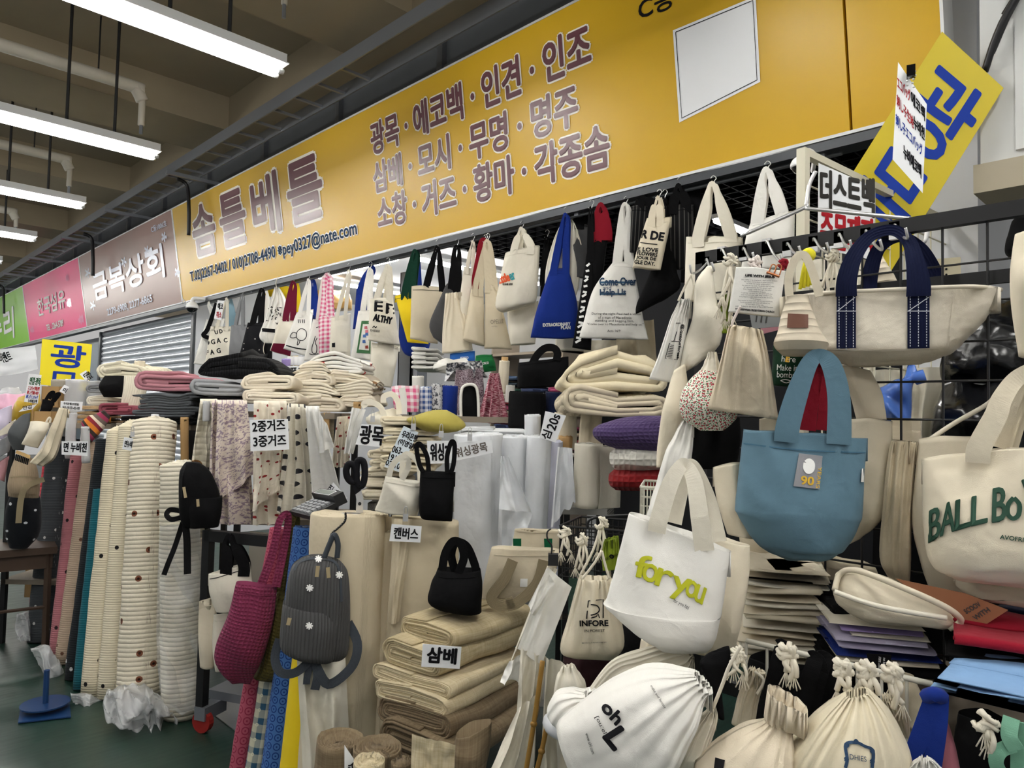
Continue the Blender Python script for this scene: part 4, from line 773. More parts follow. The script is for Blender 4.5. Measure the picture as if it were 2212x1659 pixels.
# ---- folded piles, left
PK = fabric('dusty_pink_waffle', '#b8808a', kind='waffle', per=.012, motif='dots', mc='#33242a', ms=5., mr=.06); CHW = fabric('charcoal_waffle', '#54575b', kind='quilt', per=.012); BKQ = fabric('black_waffle', '#0d0e11', kind='rib', per=.014, st=.8); GAUZE = fabric('cream_gauze', '#e3d9c6', kind='gauze', st=.7)
GBEAR = fabric('cream_gauze_bears', '#e5dcc9', kind='gauze', motif='dots', mc='#8a6238', ms=5., mr=.11, st=.7); STRAW = fabric('white_strawberry', '#eeece6', motif='dots', mc='#c2332f', mc2='#8f1d20', ms=7., mr=.16); BROWN = fabric('tan_wool', '#a88e6c'); MRW = fabric('maroon_waffle', '#8f4a56', kind='waffle', per=.014)
MULTI = fabric('autumn_stripe', '#6a3c30', motif='stripe', mc=['#c8772c', '#8a2f3a', '#e4d3bd', '#6f6259', '#a03a5a', '#3a302d'], mr=.12)
fp = fold_px
fp('jet black folded cloth at the bottom of the dark pile', (262, 918), (420, 915), 16, .35, BLACK, d=4.0, n=3)
fp('charcoal ruffled cloth folded in many layers below the pink cloth', (284, 904), (428, 900), 50, .4, CHW, d=4.05, n=9, wave=.014, jit=.06)
fp('dusty pink folded cloth with tiny black motifs', (290, 853), (436, 845), 42, .4, PK, d=4.1, n=5, style='spiral', wave=.012, puff=.02)
fp('black folded cloth peeking out under the light grey one', (440, 872), (540, 868), 12, .35, BLACK, d=3.85, n=2)
fp('light grey folded wool cloth', (411, 861), (535, 856), 38, .4, fabric('light_grey_wool', '#9b9da0'), d=3.85, n=4, style='spiral', wave=.01)
fp('large black quilted cloth folded on top of the left piles', (428, 823), (602, 812), 46, .45, BKQ, d=3.95, n=4, style='spiral', wave=.014, puff=.05, droop=.05)
fp('cream gauze folded above the cherry drape, lower', (524, 880), (648, 873), 33, .35, GAUZE, d=3.75, n=5, style='spiral', wave=.012); fp('cream gauze folded above the cherry drape, upper', (520, 848), (634, 842), 33, .35, GAUZE, d=3.8, n=5, style='spiral', wave=.012, puff=.02)
for i, (a, b, h, m, lab) in enumerate((((640, 895), (738, 893), 36, GAUZE, 'lowest cream gauze fold in the heap of gauze'), ((622, 864), (728, 860), 30, GBEAR, 'teddy bear gauze fold second from the bottom of the heap'), ((624, 838), (718, 834), 28, GAUZE, 'cream gauze fold third from the bottom of the heap'), ((628, 813), (706, 812), 22, GAUZE, 'top cream gauze fold at the left of the heap'),
     ((728, 884), (815, 878), 28, GAUZE, 'lowest right-hand gauze fold in the heap'), ((716, 858), (815, 854), 28, GBEAR, 'right-hand gauze fold with teddy bears'), ((704, 832), (798, 828), 26, GAUZE, 'upper right-hand plain gauze fold'), ((664, 808), (790, 804), 30, STRAW, 'white cloth with red strawberries folded on top of the heap'))):
    fp(lab, a, b, h, .35, m, d=3.95 + .02 * i, n=5, style='zig' if i % 2 else 'spiral', wave=.018, puff=.02, droop=.02, jit=.05)
card('white card reading waffle fabric behind the gauze heap', [(607, 791), (680, 789), (682, 826), (608, 824)], [('와플원단', (611, 815), (676, 812), 20)], d=4.35)
roll('lilac wrapped bolt standing beside the waffle card', (618, 778), (618, 815), 9, fabric('lilac_cotton', '#a793cf'), d=4.4); 
for x, c in ((628, '#8a7a3a'), (640, '#c9b27a'), (650, '#3a3550')): roll('small %s spool among the bags behind the waffle card' % {'#8a7a3a': 'olive', '#c9b27a': 'straw', '#3a3550': 'dark violet'}[c], (x, 772), (x, 800), 5, fabric('spool' + c, c), d=4.5, name='thread_spool')
# far left pile
fp('cream quilt folded on top of the far pile', (208, 830), (312, 818), 36, .5, fabric('cream_quilt_fold', '#ddd6bf', kind='quilt', per=.03), d=5.2, n=5, style='spiral', wave=.02, puff=.03)
roll('cream cloth roll standing behind the far pile', (302, 782), (300, 830), 11, CREAM, d=5.3)
fp('slate grey folded cloth left of the black cloth bag', (186, 853), (232, 849), 22, .4, GREY, d=5.0, n=4, style='spiral'); fp('white and grey folded cloths under the black cloth bag', (186, 880), (275, 876), 24, .4, IVORY, d=4.9, n=5, style='spiral', wave=.01)
fr = F(240, 838, d=4.85); t = thing('cloth_bag', 'black cloth bag lying on the far pile', 'bag', fr); loft('body', fr, [(226, 812, 270, 812), (213, 835, 272, 835), (224, 858, 272, 858)], [.03, .08, .06], BLACK, t)
fr = F(290, 850, d=4.75); t = thing('cloth_bag', 'pale cream ribbed cloth bag leaning right of the black cloth bag', 'bag', fr); loft('body', fr, [(268, 812, 322, 814), (266, 840, 318, 842), (260, 878, 300, 882)], [.02, .05, .04], fabric('cream_rib', '#e2dcc8', kind='rib', per=.012), t)
for i in range(5): fp('tan wool cloth number %s from the bottom of the tan pile' % ('one', 'two', 'three', 'four', 'five')[i], (163 + i, 928 - i * 10), (232 - i, 925 - i * 10), 9.5, .35, BROWN, d=4.7, n=2, style='spiral', wave=.008, group='tan wool pile')
fp('maroon waffle cloth folded beside the tan pile', (212, 902), (292, 898), 30, .35, MRW, d=4.55, n=4, style='spiral', wave=.01)
fr = F(205, 915, d=4.4); t = thing('striped_blanket', 'autumn striped blanket folded and propped between the rolls', 'blanket', fr); loft('body', fr, [(225, 888, 240, 900), (195, 897, 225, 925), (176, 910, 205, 948), (180, 930, 190, 958)], [.02, .05, .05, .03], MULTI, t, wr=.02)
roll('tall white roll in milky plastic behind the account card', (166, 822), (160, 905), 21, PLASTW, d=5.1, name='wrapped_roll'); roll('grey paper-wrapped roll behind the white wrapped roll', (136, 822), (134, 890), 22, fabric('grey_wrap', '#a59f92'), d=5.25, name='wrapped_roll'); roll('pale wrapped roll right of the white wrapped roll', (205, 825), (205, 880), 16, PLASTW, d=5.3, name='wrapped_roll')
card('upright white card with green and red writing at the far left', [(62, 807), (90, 810), (82, 872), (52, 868)], [('안감·광목', (63, 830), (86, 833), 16, plain('green_ink', '#2d5a3a', .8)), ('エコバッグ에코백', (60, 842), (84, 845), 9, REDINK), ('刺し子生地누비천', (58, 851), (82, 854), 8, REDINK), ('刺し子エコバッグ', (56, 860), (81, 863), 8, BLUEINK), ('누비에코백', (60, 869), (79, 871), 7)], d=5.0, leg=.25)
card('white card lying on the gold bag', [(52, 879), (80, 873), (70, 884), (40, 890)], [('안감', (50, 885), (70, 882), 8)], d=4.9); card('clear account-number card clipped to the grey tube', [(131, 866), (179, 868), (177, 887), (130, 884)], [('우리은행(이영일)', (137, 875), (170, 877), 6), ('063-191351-02-105', (135, 883), (172, 885), 6)], d=4.5)
card('small white card with one Korean letter by the white wrapped roll', [(139, 831), (150, 836), (140, 852), (128, 845)], [('미', (134, 846), (141, 849), 10)], d=4.95); card('tilted white card reading canvas on the far pile', [(186, 800), (197, 815), (188, 826), (172, 808)], [('캔버', (178, 809), (188, 822), 14)], d=5.15)
yb, fr = card('upright yellow board with big blue Korean letters behind the left rolls', [(91, 732), (199, 744), (191, 845), (84, 830)], [('광', (108, 790), (181, 797), 48, BLUEINK, .03), ('모', (105, 838), (166, 842), 36, BLUEINK, .03)], d=5.9, mat=plain('yellow_board', '#e6d420', .5, .3), name='price_board', th=.006, leg=1.72)
# far-left odds
SLATE = fabric('slate_stars', '#54575a', motif='dots', mc='#e0e0de', ms=6., mr=.06); CSTAR = fabric('cream_specks', '#ddd6c4', motif='dots', mc='#3a3530', ms=7., mr=.05)
def lump(name, label, rows, d, mat, th, cat='bag', wr=.01, group=None, p=.7, **k):
    fr = F(rows[0][0], rows[0][1], d=d); t = thing(name, label, cat, fr, group); b = loft('body', fr, rows, th, mat, t, wr=wr, p=p, **k); return t, fr, b
lump('zip_pouch', 'slate pouch with white moons hanging at the left', [(50, 895, 66, 892), (28, 915, 64, 915), (16, 940, 58, 945), (28, 972, 52, 972)], 4.3, SLATE, [.01, .04, .05, .03], 'pouch')
t, fr, b = lump('zip_pouch', 'cream pouch with dark specks beside the slate pouch', [(66, 910, 107, 912), (60, 930, 104, 930), (46, 960, 82, 968)], 4.2, CSTAR, [.012, .05, .012], 'pouch'); tube('loop', [fr.l(100, 912), fr.l(106, 902), fr.l(109, 906), fr.l(107, 914)], .006, CORD, t)
lump('ribbed_bag', 'long cream ribbed cloth bag slung diagonally over the left stall', [(128, 880, 150, 885), (108, 925, 136, 935), (88, 970, 122, 985), (64, 998, 96, 1008)], 4.15, fabric('cream_cable_rib', '#d8ccb3', kind='rib', per=.03, st=.9), [.03, .05, .06, .04])
t, fr, b = lump('backpack', 'beige corduroy backpack hanging at the left edge', [(32, 990, 68, 988), (24, 1010, 80, 1010), (16, 1045, 86, 1048), (18, 1072, 84, 1074)], 4.2, fabric('beige_corduroy', '#a8957c', kind='rib', per=.01), [.03, .07, .09, .06]); tr_ = bvh(b); patch(t, fr, [(21, 1028), (82, 1030), (82, 1068), (20, 1066)], fabric('beige_corduroy', ''), tree=tr_, off=.02, name='front_pocket'); stroke(t, fr, [(20, 1031), (50, 1029), (82, 1032)], .006, KHAKI, tree=tr_, off=.025, name='zip')
ribbon('strap', [fr.l(95, 1035, -.1), fr.l(60, 1050, -.13), fr.l(46, 1075, -.12), fr.l(40, 1130, -.1)], .03, KHAKI, t)
lump('backpack', 'black backpack with white hearts below the beige one', [(25, 1065, 85, 1070), (12, 1100, 90, 1100), (10, 1150, 86, 1150), (20, 1182, 60, 1182)], 4.35, fabric('black_hearts', '#14171c', motif='dots', mc='#c9cdd0', ms=9., mr=.07), [.04, .09, .09, .05])
lump('wrapped_bundle', 'pink plastic-wrapped bundle at the far left', [(0, 852, 55, 850), (-10, 880, 60, 880), (0, 905, 50, 905)], 5.6, fabric('pink_wrap', '#d9a9bf', rough=.4), [.05, .12, .08], 'bundle', wr=.02); lump('wrapped_bundle', 'grey clear-wrapped bundle above the pink one', [(5, 838, 40, 836), (-5, 850, 48, 850), (0, 858, 45, 858)], 5.8, PLASTW, [.04, .08, .05], 'bundle', wr=.02)
lump('gold_bag', 'gold satin bag behind the white cards', [(40, 858, 86, 850), (28, 880, 88, 880), (24, 912, 70, 912)], 5.2, plain('gold_satin', '#b9992f', .35, .4), [.04, .1, .07], wr=.02); lump('wrapped_bundle', 'pale lilac cloth bundle at the left edge', [(0, 885, 26, 875), (-10, 910, 24, 915), (-10, 945, 14, 950)], 4.9, fabric('pale_lilac', '#c4bccf'), [.04, .08, .06], 'bundle')
lump('zip_pouch', 'white zip pouch with a black speck at the left edge', [(0, 930, 34, 905), (-8, 945, 20, 935)], 4.5, CSTAR, [.02, .02], 'pouch'); lump('zip_pouch', 'grey quilted pouch at the left edge below the white one', [(-5, 955, 30, 935), (-8, 990, 20, 975)], 4.4, GREY, [.03, .04], 'pouch'); lump('cloth_bag', 'dusty pink cloth bag at the left edge', [(-5, 1000, 20, 985), (-8, 1030, 10, 1040)], 4.4, fabric('dusty_pink_plain', '#b98a90'), [.03, .05])
t, fr, b = lump('mini_tote', 'black mini tote standing in a kraft box at the left', [(92, 862, 118, 868), (88, 880, 112, 885), (84, 892, 104, 895)], 4.75, BLACK, [.01, .03, .02]); ribbon('handle', [fr.l(98, 866), fr.l(108, 850), fr.l(116, 848), fr.l(106, 862)], .02, BLACK, t); ribbon('handle', [fr.l(112, 868), fr.l(122, 852), fr.l(128, 852), fr.l(116, 868)], .02, BLACK, t)
def carton(label, a, b, h, d, L=.2, name='carton'):
    A = atD(*a, d); B = atD(*b, d); w_ = math.hypot(*(B - A)[:2]); t = thing(name, label, 'box', loc=Vector(A), rz=math.atan2(B[1] - A[1], B[0] - A[0])); hh = h * d / FOC
    for nm, q in (('front_panel', (0, w_, 0, .004, 0, hh)), ('back_panel', (0, w_, L - .004, L, 0, hh)), ('side_panel', (0, .004, 0, L, 0, hh)), ('side_panel', (w_ - .004, w_, 0, L, 0, hh)), ('base_panel', (0, w_, 0, L, 0, .004))): box(nm, *q, KRAFT, t)
    return t
carton('open kraft carton at the left stall', (72, 912), (110, 912), 24, 4.7); carton('tall kraft carton behind the mini tote', (88, 880), (126, 880), 46, 5.1); carton('brown carton on the floor behind the stool', (52, 1290), (82, 1292), 110, 4.9)
# stool
S0 = atZ(62, 1408, 0); t = thing('wooden_stool', 'dark wooden stool cut off by the left edge', 'stool', loc=Vector(S0), rz=math.radians(-8)); zt = float(atD(40, 1195, 4.3)[2]); WD = WOOD
box('seat', -.42, .04, -.30, .12, zt - .03, zt + .012, WD, t); box('apron', -.38, .01, -.27, -.25, zt - .12, zt - .03, WD, t); box('apron', -.01, .01, -.27, .1, zt - .12, zt - .03, WD, t)
for x, y in ((0, -.26), (0, .08), (-.38, -.26), (-.38, .08)): MB().bar((x * .96, y * .96, zt - .03), (x * 1.04, y * 1.04, 0), .02, 4).go('leg', WD, t)
for y in (-.27, .085):
    for z in (.22, .38): MB().bar((0, y, z), (-.38, y, z), .011, 6).go('stretcher', WD, t)
MB().bar((0, -.27, .26), (0, .085, .26), .011, 6).go('stretcher', WD, t)
# banner
t, fr, o = drape('white cloth banner under the lime sign', [(-60, 762), (76, 746), (82, 797), (-60, 818)], plain('banner_cloth', '#dfe1e4', .7), d=7.8, folds=1, amp=.03, name='banner', cat='banner', hang=.04); lettering(t, fr, 'OIFF 이벤트', (-20, 792), (28, 778), 22, INK, bold=.02, tree=bvh(o))

# ---- backpacks
def backpack(label, rows, mat, d, th, pocket, straps, zips, dots=None, yaw=0., trim=None, loop=None):
    fr = F(rows[0][0], rows[0][1], d=d, yaw=yaw); t = thing('backpack', label, 'backpack', fr, 'backpacks'); b = loft('body', fr, rows, th, mat, t, wr=.008, p=.5, nu=48, nv=28, open_top=False); tr = bvh(b)
    pb = loft('front_pocket', fr, pocket, [th[2] + .005] + [th[2] + .03] * (len(pocket) - 2) + [th[2] + .01], mat, t, wr=.006, p=.35, nu=40, nv=16, open_top=False, back=0.); tp = bvh(pb)
    for z in zips[:1]: stroke(t, fr, z, .008, trim or BLACK, tree=tr, off=.004, name='zip')
    for z in zips[1:]: stroke(t, fr, z, .012, plain('brass_zip_pull', '#d9c49a', .3, .5, .7), tree=tp if len(z) > 2 else None, y=-th[2] - .04, name='zip_pull')
    for s, w_ in straps: ribbon('strap', [fr.l(x, y, o_) for x, y, o_ in s], w_, trim or BLACK, t, n=26)
    if loop: tube('loop', [fr.l(*q, -.02) for q in loop], .009, trim or BLACK, t)
    for x, y in dots or []:
        for a in range(8): stroke(t, fr, [(x, y), (x + 8 * math.cos(a * .785), y + 8 * math.sin(a * .785))], .005, WHITEINK, tree=tp if y > pocket[0][1] + 5 else tr, off=.006, name='daisy_petal')
    return t, fr, b
backpack('black backpack hung on the plastic-wrapped roll', [(402, 998, 432, 1000), (388, 1020, 455, 1020), (386, 1075, 474, 1065), (388, 1115, 478, 1105), (396, 1138, 470, 1135)], BLACK, 3.3, [.03, .07, .09, .09, .06], [(404, 1072, 480, 1070), (405, 1100, 478, 1100), (410, 1136, 472, 1132)],
         [([(395, 1128, .03), (378, 1180, .0), (364, 1215, -.02), (354, 1242, -.02)], .022), ([(400, 1130, -.04), (404, 1170, -.04), (405, 1240, -.04)], .03), ([(390, 1118, -.02), (370, 1122, -.02), (360, 1112, 0), (368, 1101, .02), (390, 1104, 0)], .022)], [[(400, 1005), (392, 1035), (392, 1075)], [(427, 1078), (428, 1094)], [(397, 1052), (401, 1075)]], trim=fabric('black_webbing', '#101012', kind='rib', per=.004))
backpack('dark grey quilted backpack with white daisies', [(668, 1200, 725, 1205), (630, 1225, 750, 1232), (615, 1300, 756, 1310), (606, 1375, 752, 1395), (622, 1402, 735, 1424)], fabric('grey_quilted', '#4b4b4c', kind='rib', per=.010, st=.9), 2.42, [.03, .08, .10, .10, .06],
         [(612, 1296, 728, 1312), (608, 1330, 730, 1345), (606, 1380, 724, 1400), (618, 1398, 715, 1415)],
         [([(752, 1345, -.02), (772, 1390, -.06), (760, 1440, -.08), (712, 1478, -.1), (688, 1450, -.1), (680, 1425, -.06)], .03), ([(604, 1380, -.02), (594, 1420, -.05), (606, 1452, -.08), (640, 1452, -.1), (676, 1420, -.08)], .028), ([(682, 1425, -.08), (686, 1460, -.1), (680, 1490, -.1)], .028), ([(672, 1430, -.08), (664, 1460, -.09), (662, 1478, -.09)], .022)],
         [[(635, 1232), (650, 1212), (690, 1206), (730, 1222), (738, 1300)], [(687, 1222), (684, 1246)], [(708, 1225), (710, 1248)], [(626, 1334), (622, 1350)]], dots=[(669, 1270), (688, 1207), (733, 1242), (700, 1315), (668, 1352)], trim=fabric('slate_webbing', '#3d4249', kind='rib', per=.004), loop=[(700, 1205), (712, 1175), (722, 1155), (730, 1175), (728, 1205)])
# ---- rolling rack with hanging totes
cx = Vector(atD(455, 1145, 3.4)); t = thing('rolling_cart', 'black wheeled cart behind the quilted rolls', 'cart', loc=Vector((cx.x, cx.y, 0)), rz=math.radians(26)); zt = cx.z
box('top_bar', -.02, .62, -.02, .02, zt - .05, zt, BLK, t); box('post', -.03, .01, -.02, .02, .12, zt, BLK, t); box('post', .6, .64, -.02, .02, .12, zt, BLK, t); box('deck', -.05, .7, .08, .6, .12, .16, GALV, t); box('back_board', -.02, .64, .3, .31, .16, zt - .05, plain('cart_back', '#b9b3a6', .6), t)
for x in (0, .55):
    MB().bar((x, -.015, .05), (x, .015, .05), .05, 18).go('wheel', plain('red_rubber', '#8f2420', .5), t, smooth=False); box('caster_fork', x - .03, x + .03, -.025, .12, .06, .12, GALV, t)
t, fr, b = tote('white canvas tote with black webbing hanging on the cart', (497, 1156), [(450, 1240, 540, 1215), (452, 1280, 545, 1262), (466, 1320, 548, 1318)], IVORY, BLACK, d=3.28, sw=.05, at=(.42, .85), group='totes hanging on the cart', hookup=0, th=[.02, .05, .04])
tote('cream tote hanging lower on the cart behind the plastic bag', (470, 1290), [(430, 1300, 465, 1290), (428, 1370, 470, 1370), (432, 1438, 462, 1440)], CREAM, d=3.36, group='totes hanging on the cart', handles=False, hookup=0); tote('white printed bag low on the cart behind the purple tote', (490, 1300), [(462, 1325, 500, 1325), (458, 1390, 505, 1390), (465, 1450, 500, 1450)], IVORY, d=3.34, group='totes hanging on the cart', handles=False, hookup=0)

# ---- draped printed gauzes
LEAF = fabric('lilac_leaf_gauze', '#e0d3c6', kind='gauze', motif='sprig', mc='#9a8794', ms=85.); CHERRY = fabric('cherry_gauze', '#e6ddcc', kind='gauze', motif='dots', mc='#8f2b2a', ms=24., mr=.15, st=.6); DASH = fabric('dash_gauze', '#e2dccd', kind='gauze', motif='grid', mc='#2b2b30', ms=26., mr=.2, st=.6); BEARG = fabric('bear_gauze', '#e6dfcd', kind='quilt', per=.03, motif='dots', mc='#8a6238', ms=4.5, mr=.13)
drape('cream gauze with brown teddy bears draped at the left of the drapes', [(432, 868), (470, 868), (452, 1010), (412, 1010)], BEARG, d=3.62, folds=1.5, amp=.03, over=.2)
drape('lilac leaf printed gauze draped from the rack', [(458, 870), (528, 870), (550, 1128), (448, 1128)], LEAF, d=3.52, folds=2.5, amp=.035, over=.2, lean=.08); drape('lilac leaf printed gauze corner folded over the first leaf drape', [(470, 872), (534, 872), (552, 1022), (462, 1092)], LEAF, d=3.44, folds=2., amp=.03, over=.2)
drape('cream gauze with red cherries draped beside the leaf gauze', [(548, 872), (620, 872), (624, 1130), (546, 1130)], CHERRY, d=3.5, folds=3, amp=.035, over=.2, lean=.06); drape('corner of cherry gauze hanging in a point', [(556, 965), (604, 965), (602, 1058), (545, 1105)], CHERRY, d=3.38, folds=2, amp=.03)
drape('gauze with dark dashes draped right of the cherry gauze', [(622, 878), (660, 880), (682, 1108), (598, 1106)], DASH, d=3.45, folds=3, amp=.04, over=.2); drape('plain white gauze draped right of the dashed gauze', [(660, 884), (690, 884), (738, 1070), (676, 1092)], fabric('white_gauze', '#ecebe8', kind='gauze'), d=3.42, folds=2.5, amp=.035, over=.15); drape('white gauze corner lifted to the right', [(690, 890), (708, 920), (722, 965), (690, 980)], fabric('white_gauze', ''), d=3.36, folds=1, amp=.02)
drape('cherry sprigged gauze bunched behind the white drape', [(728, 900), (758, 898), (752, 1010), (716, 1010)], CHERRY, d=3.6, folds=4, amp=.03); drape('white gauze bunched left of the folded cream stack', [(760, 880), (790, 885), (760, 980), (742, 980)], fabric('white_gauze', ''), d=3.5, folds=2, amp=.03); drape('pleated cream cloth behind the bunched gauze', [(695, 905), (732, 905), (732, 965), (700, 965)], fabric('cream_pleats', '#d9ccb0', kind='quilt', per=.02), d=3.75, folds=0, amp=.01)
for x, y, dd in ((446, 870, 3.6), (705, 895, 3.7), (772, 872, 3.8)): roll('%s paper tube end between the drapes' % {446: 'leftmost white', 705: 'middle kraft', 772: 'right kraft'}[x], (x, y), (x, y + 40), 8, CORE if x == 446 else KCORE, d=dd, core=None, name='cardboard_tube', group='cardboard tubes')
card('white card reading double gauze and triple gauze', [(540, 907), (622, 905), (625, 971), (541, 975)], [('2중거즈', (546, 934), (616, 929), 24), ('3중거즈', (548, 966), (618, 962), 24)], d=3.32)

card('wide white card reading quilted cotton on the quilted rolls', [(133, 953), (190, 953), (189, 985), (133, 982)], [('면 누비천', (137, 976), (186, 977), 20, None, .03)], d=3.55); card('tiny clear card hanging on the slim cream rolls', [(268, 944), (288, 947), (284, 974), (264, 970)], [('면누비', (268, 965), (284, 967), 14)], d=3.5, clip=(286, 938))
# ================================================================ centre front
# maroon waffle tote and olive one, hung from the calculator shelf
MW = fabric('plum_waffle', '#7c2f4e', kind='waffle', per=.013, st=.9); OW = fabric('olive_waffle', '#57502a', kind='waffle', per=.013, st=.9)
t, fr, b = tote('plum waffle tote bag hanging by its long strap', (606, 1112), [(510, 1258, 598, 1268), (492, 1330, 590, 1345), (463, 1415, 565, 1425), (500, 1474, 540, 1478)], MW, d=2.85, handles=False, hookup=0, group='waffle totes hanging in front of the rolls', th=[.03, .06, .07, .03], wr=.014)
for q in ([(565, 1262, -.03), (590, 1190, -.01), (604, 1125, 0), (622, 1112, .02), (618, 1160, .03), (596, 1268, -.02)],): ribbon('handle', [fr.l(x, y, o) for x, y, o in q], [.034, .03, .026, .026, .03, .034], MW, t, n=40)
t, fr, b = tote('olive waffle tote bag behind the plum one', (634, 1115), [(600, 1275, 622, 1280), (584, 1350, 612, 1360), (560, 1440, 606, 1450), (548, 1460, 596, 1470)], OW, d=2.92, handles=False, hookup=0, group='waffle totes hanging in front of the rolls', th=[.02, .05, .05, .03])
ribbon('handle', [fr.l(x, y, o) for x, y, o in [(604, 1280, 0), (618, 1200, 0), (632, 1120, .01), (640, 1125, .03), (630, 1200, .03), (615, 1280, .02)]], .03, OW, t, n=40)
# leaning rolls behind them
RING = fabric('blue_rings', '#466fae', motif='rings', mc='#1c3a78', ms=30.); RINGP = fabric('pink_rings', '#b2566a', motif='rings', mc='#8f3049', ms=26.); RINGD = fabric('deep_blue_rings', '#2c4d92', motif='rings', mc='#13285c', ms=26.); CHK = fabric('blue_cream_check', '#c9c6ae', motif='check', mc='#31566e', mc2='#d8d6c0', mr=.055)
def lroll(label, top, bot, r, mat, d0, d1, **k):
    P0 = atD(*bot, d0); k.setdefault('group', 'rolls leaning at the front of the stall'); return roll(label, top, bot, r, mat, d=d0, dtop=d1, **k)
lroll('rose pink roll patterned with dark rings', (604, 1145), (508, 1720), 21, RINGP, 2.9, 3.0); lroll('blue and cream checked cloth roll', (628, 1180), (545, 1720), 22, CHK, 2.85, 3.02)
lroll('mid blue roll with a ring pattern', (668, 1142), (590, 1720), 32, RING, 2.78, 2.92, corer=.03); lroll('deep blue roll with dark rings behind the backpack', (690, 1165), (622, 1720), 26, RINGD, 2.9, 3.0)
lroll('plain yellow cloth roll leaning forward', (690, 1300), (640, 1730), 42, YELLOW, 2.62, 2.72); lroll('thick cream canvas roll with scissors on top', (758, 1112), (725, 1760), 82, BEIGE, 2.5, 2.6, corer=.035, layers=10, flap=(62, .22, .5))
drape('cream cotton length hanging beside the yellow roll', [(640, 1395), (745, 1400), (760, 1690), (655, 1690)], IVORY, d=2.34, folds=1.5, amp=.03)
lroll('slim beige canvas roll right of the thick cream roll', (840, 1150), (812, 1730), 26, BEIGE, 2.5, 2.6, core=None)
# canvas board bolt
fr = F(915, 1120, d=2.58, yaw=4); t = thing('canvas_bolt', 'wide flat bolt of beige canvas wrapped on a board', 'fabric bolt', fr); loft('cloth', fr, [(846, 1115, 990, 1125), (842, 1250, 988, 1260), (822, 1480, 975, 1500), (812, 1640, 960, 1640)], [.05, .06, .06, .06], BEIGE, t, p=.3, wr=.006, wf=5, open_top=False); drp = [(848, 1120), (905, 1125), (888, 1330), (832, 1330)]
drape('loose raw edge of canvas hanging over the flat bolt', [(852, 1120), (890, 1122), (862, 1345), (836, 1345)], BEIGE, d=2.48, folds=.7, amp=.015)
card('white card reading canvas clipped on the flat bolt', [(846, 1132), (911, 1137), (908, 1172), (841, 1169)], [('캔버스', (850, 1163), (902, 1166), 24)], d=2.44, clip=(876, 1118))
card('small white card hanging on the blue ring roll', [(677, 1147), (700, 1152), (697, 1190), (673, 1183)], [('옥스포드', (678, 1176), (696, 1180), 12)], d=2.7)
# chain for the backpack
fr = F(733, 1125, d=2.44); t = thing('hanging_chain', 'short dark chain holding the daisy backpack', 'chain', fr)
pts = [fr.l(*q) for q in ((745, 1108), (744, 1125), (730, 1140), (716, 1152), (712, 1165))]; Q = crom(pts, 14)
for i in range(14): tube('link', [Vector(Q[i]) + Vector((0, (i % 2) * .004, 0)), Vector((Q[i] + Q[i + 1]) / 2) + Vector((.004, 0, 0)), Vector(Q[i + 1]) - Vector((0, (i % 2) * .004, 0))], .0035, DSTEEL, t, n=5, seg=3)
# scissors
fr = F(775, 1050, d=2.6); t = thing('scissors', 'black-handled tailor scissors standing in the cream roll', 'scissors', fr)
def loopo(name, pts, r, mat, parent, fr): tube(name, [fr.l(*p, -.01) for p in pts + pts[:2]], r, mat, parent, n=10, seg=60)
loopo('finger_loop', [(748, 1014), (753, 1003), (764, 1005), (770, 1022), (768, 1040), (758, 1040), (750, 1030)], .012, INK, t, fr); loopo('finger_loop', [(772, 998), (778, 994), (786, 1000), (788, 1025), (784, 1046), (775, 1050), (770, 1030)], .012, INK, t, fr)
vs = [fr.l(*q, y) for y in (-.016, .006) for q in ((757, 1035), (785, 1040), (779, 1060), (768, 1068), (763, 1055))]; obj('shank', vs, [(4, 3, 2, 1, 0), (5, 6, 7, 8, 9)] + [(i, (i + 1) % 5, (i + 1) % 5 + 5, i + 5) for i in range(5)], INK, t, smooth=False)
vs = [fr.l(*q, y) for y in (-.012, .0) for q in ((766, 1056), (780, 1058), (785, 1075), (784, 1108), (769, 1108), (770, 1080))]; obj('blade', vs, [(5, 4, 3, 2, 1, 0), (6, 7, 8, 9, 10, 11)] + [(i, (i + 1) % 6, (i + 1) % 6 + 6, i + 6) for i in range(6)], STEEL, t, smooth=False); c = fr.l(777, 1088, -.014); MB().bar(c, c + Vector((0, -.005, 0)), .006, 12).go('pivot_screw', DSTEEL, t)
# calculator
A, B_, C_, D_ = [Vector(atD(*q, dd)) for q, dd in (((628, 1112), 2.95), ((672, 1124), 2.72), ((756, 1092), 2.8), ((702, 1076), 3.02))]
ex = (B_ - A); ey = (D_ - A); t = thing('calculator', 'black desk calculator with a tilted screen beside the scissors', 'calculator', loc=A); nz_ = ex.cross(ey).normalized(); nz_ = nz_ if nz_.z > 0 else -nz_
def slab(name, u0, u1, v0, v1, h0, h1, mat, par=None): 
    vs = [ex * u + ey * v + nz_ * h for h in (h0, h1) for u, v in ((u0, v0), (u1, v0), (u1, v1), (u0, v1))]; return obj(name, vs, [(3, 2, 1, 0), (4, 5, 6, 7)] + [(i, (i + 1) % 4, (i + 1) % 4 + 4, i + 4) for i in range(4)], mat, par or t, smooth=False)
slab('case', 0, 1, 0, 1, 0, .018, plain('calculator_black', '#1d1e21', .4)); slab('screen_block', .0, 1., .72, 1., .018, .045, plain('calculator_black', '')); slab('screen', .1, .75, .76, .95, .045, .047, plain('lcd_grey', '#8c948f', .2, .5)); slab('screen_frame', .07, .78, .74, .97, .043, .046, WPL)
km = plain('grey_key', '#8d8f92', .5)
for i in range(5):
    for j in range(5): slab('key', .08 + i * .17, .21 + i * .17, .06 + j * .125, .15 + j * .125, .018, .026, km)
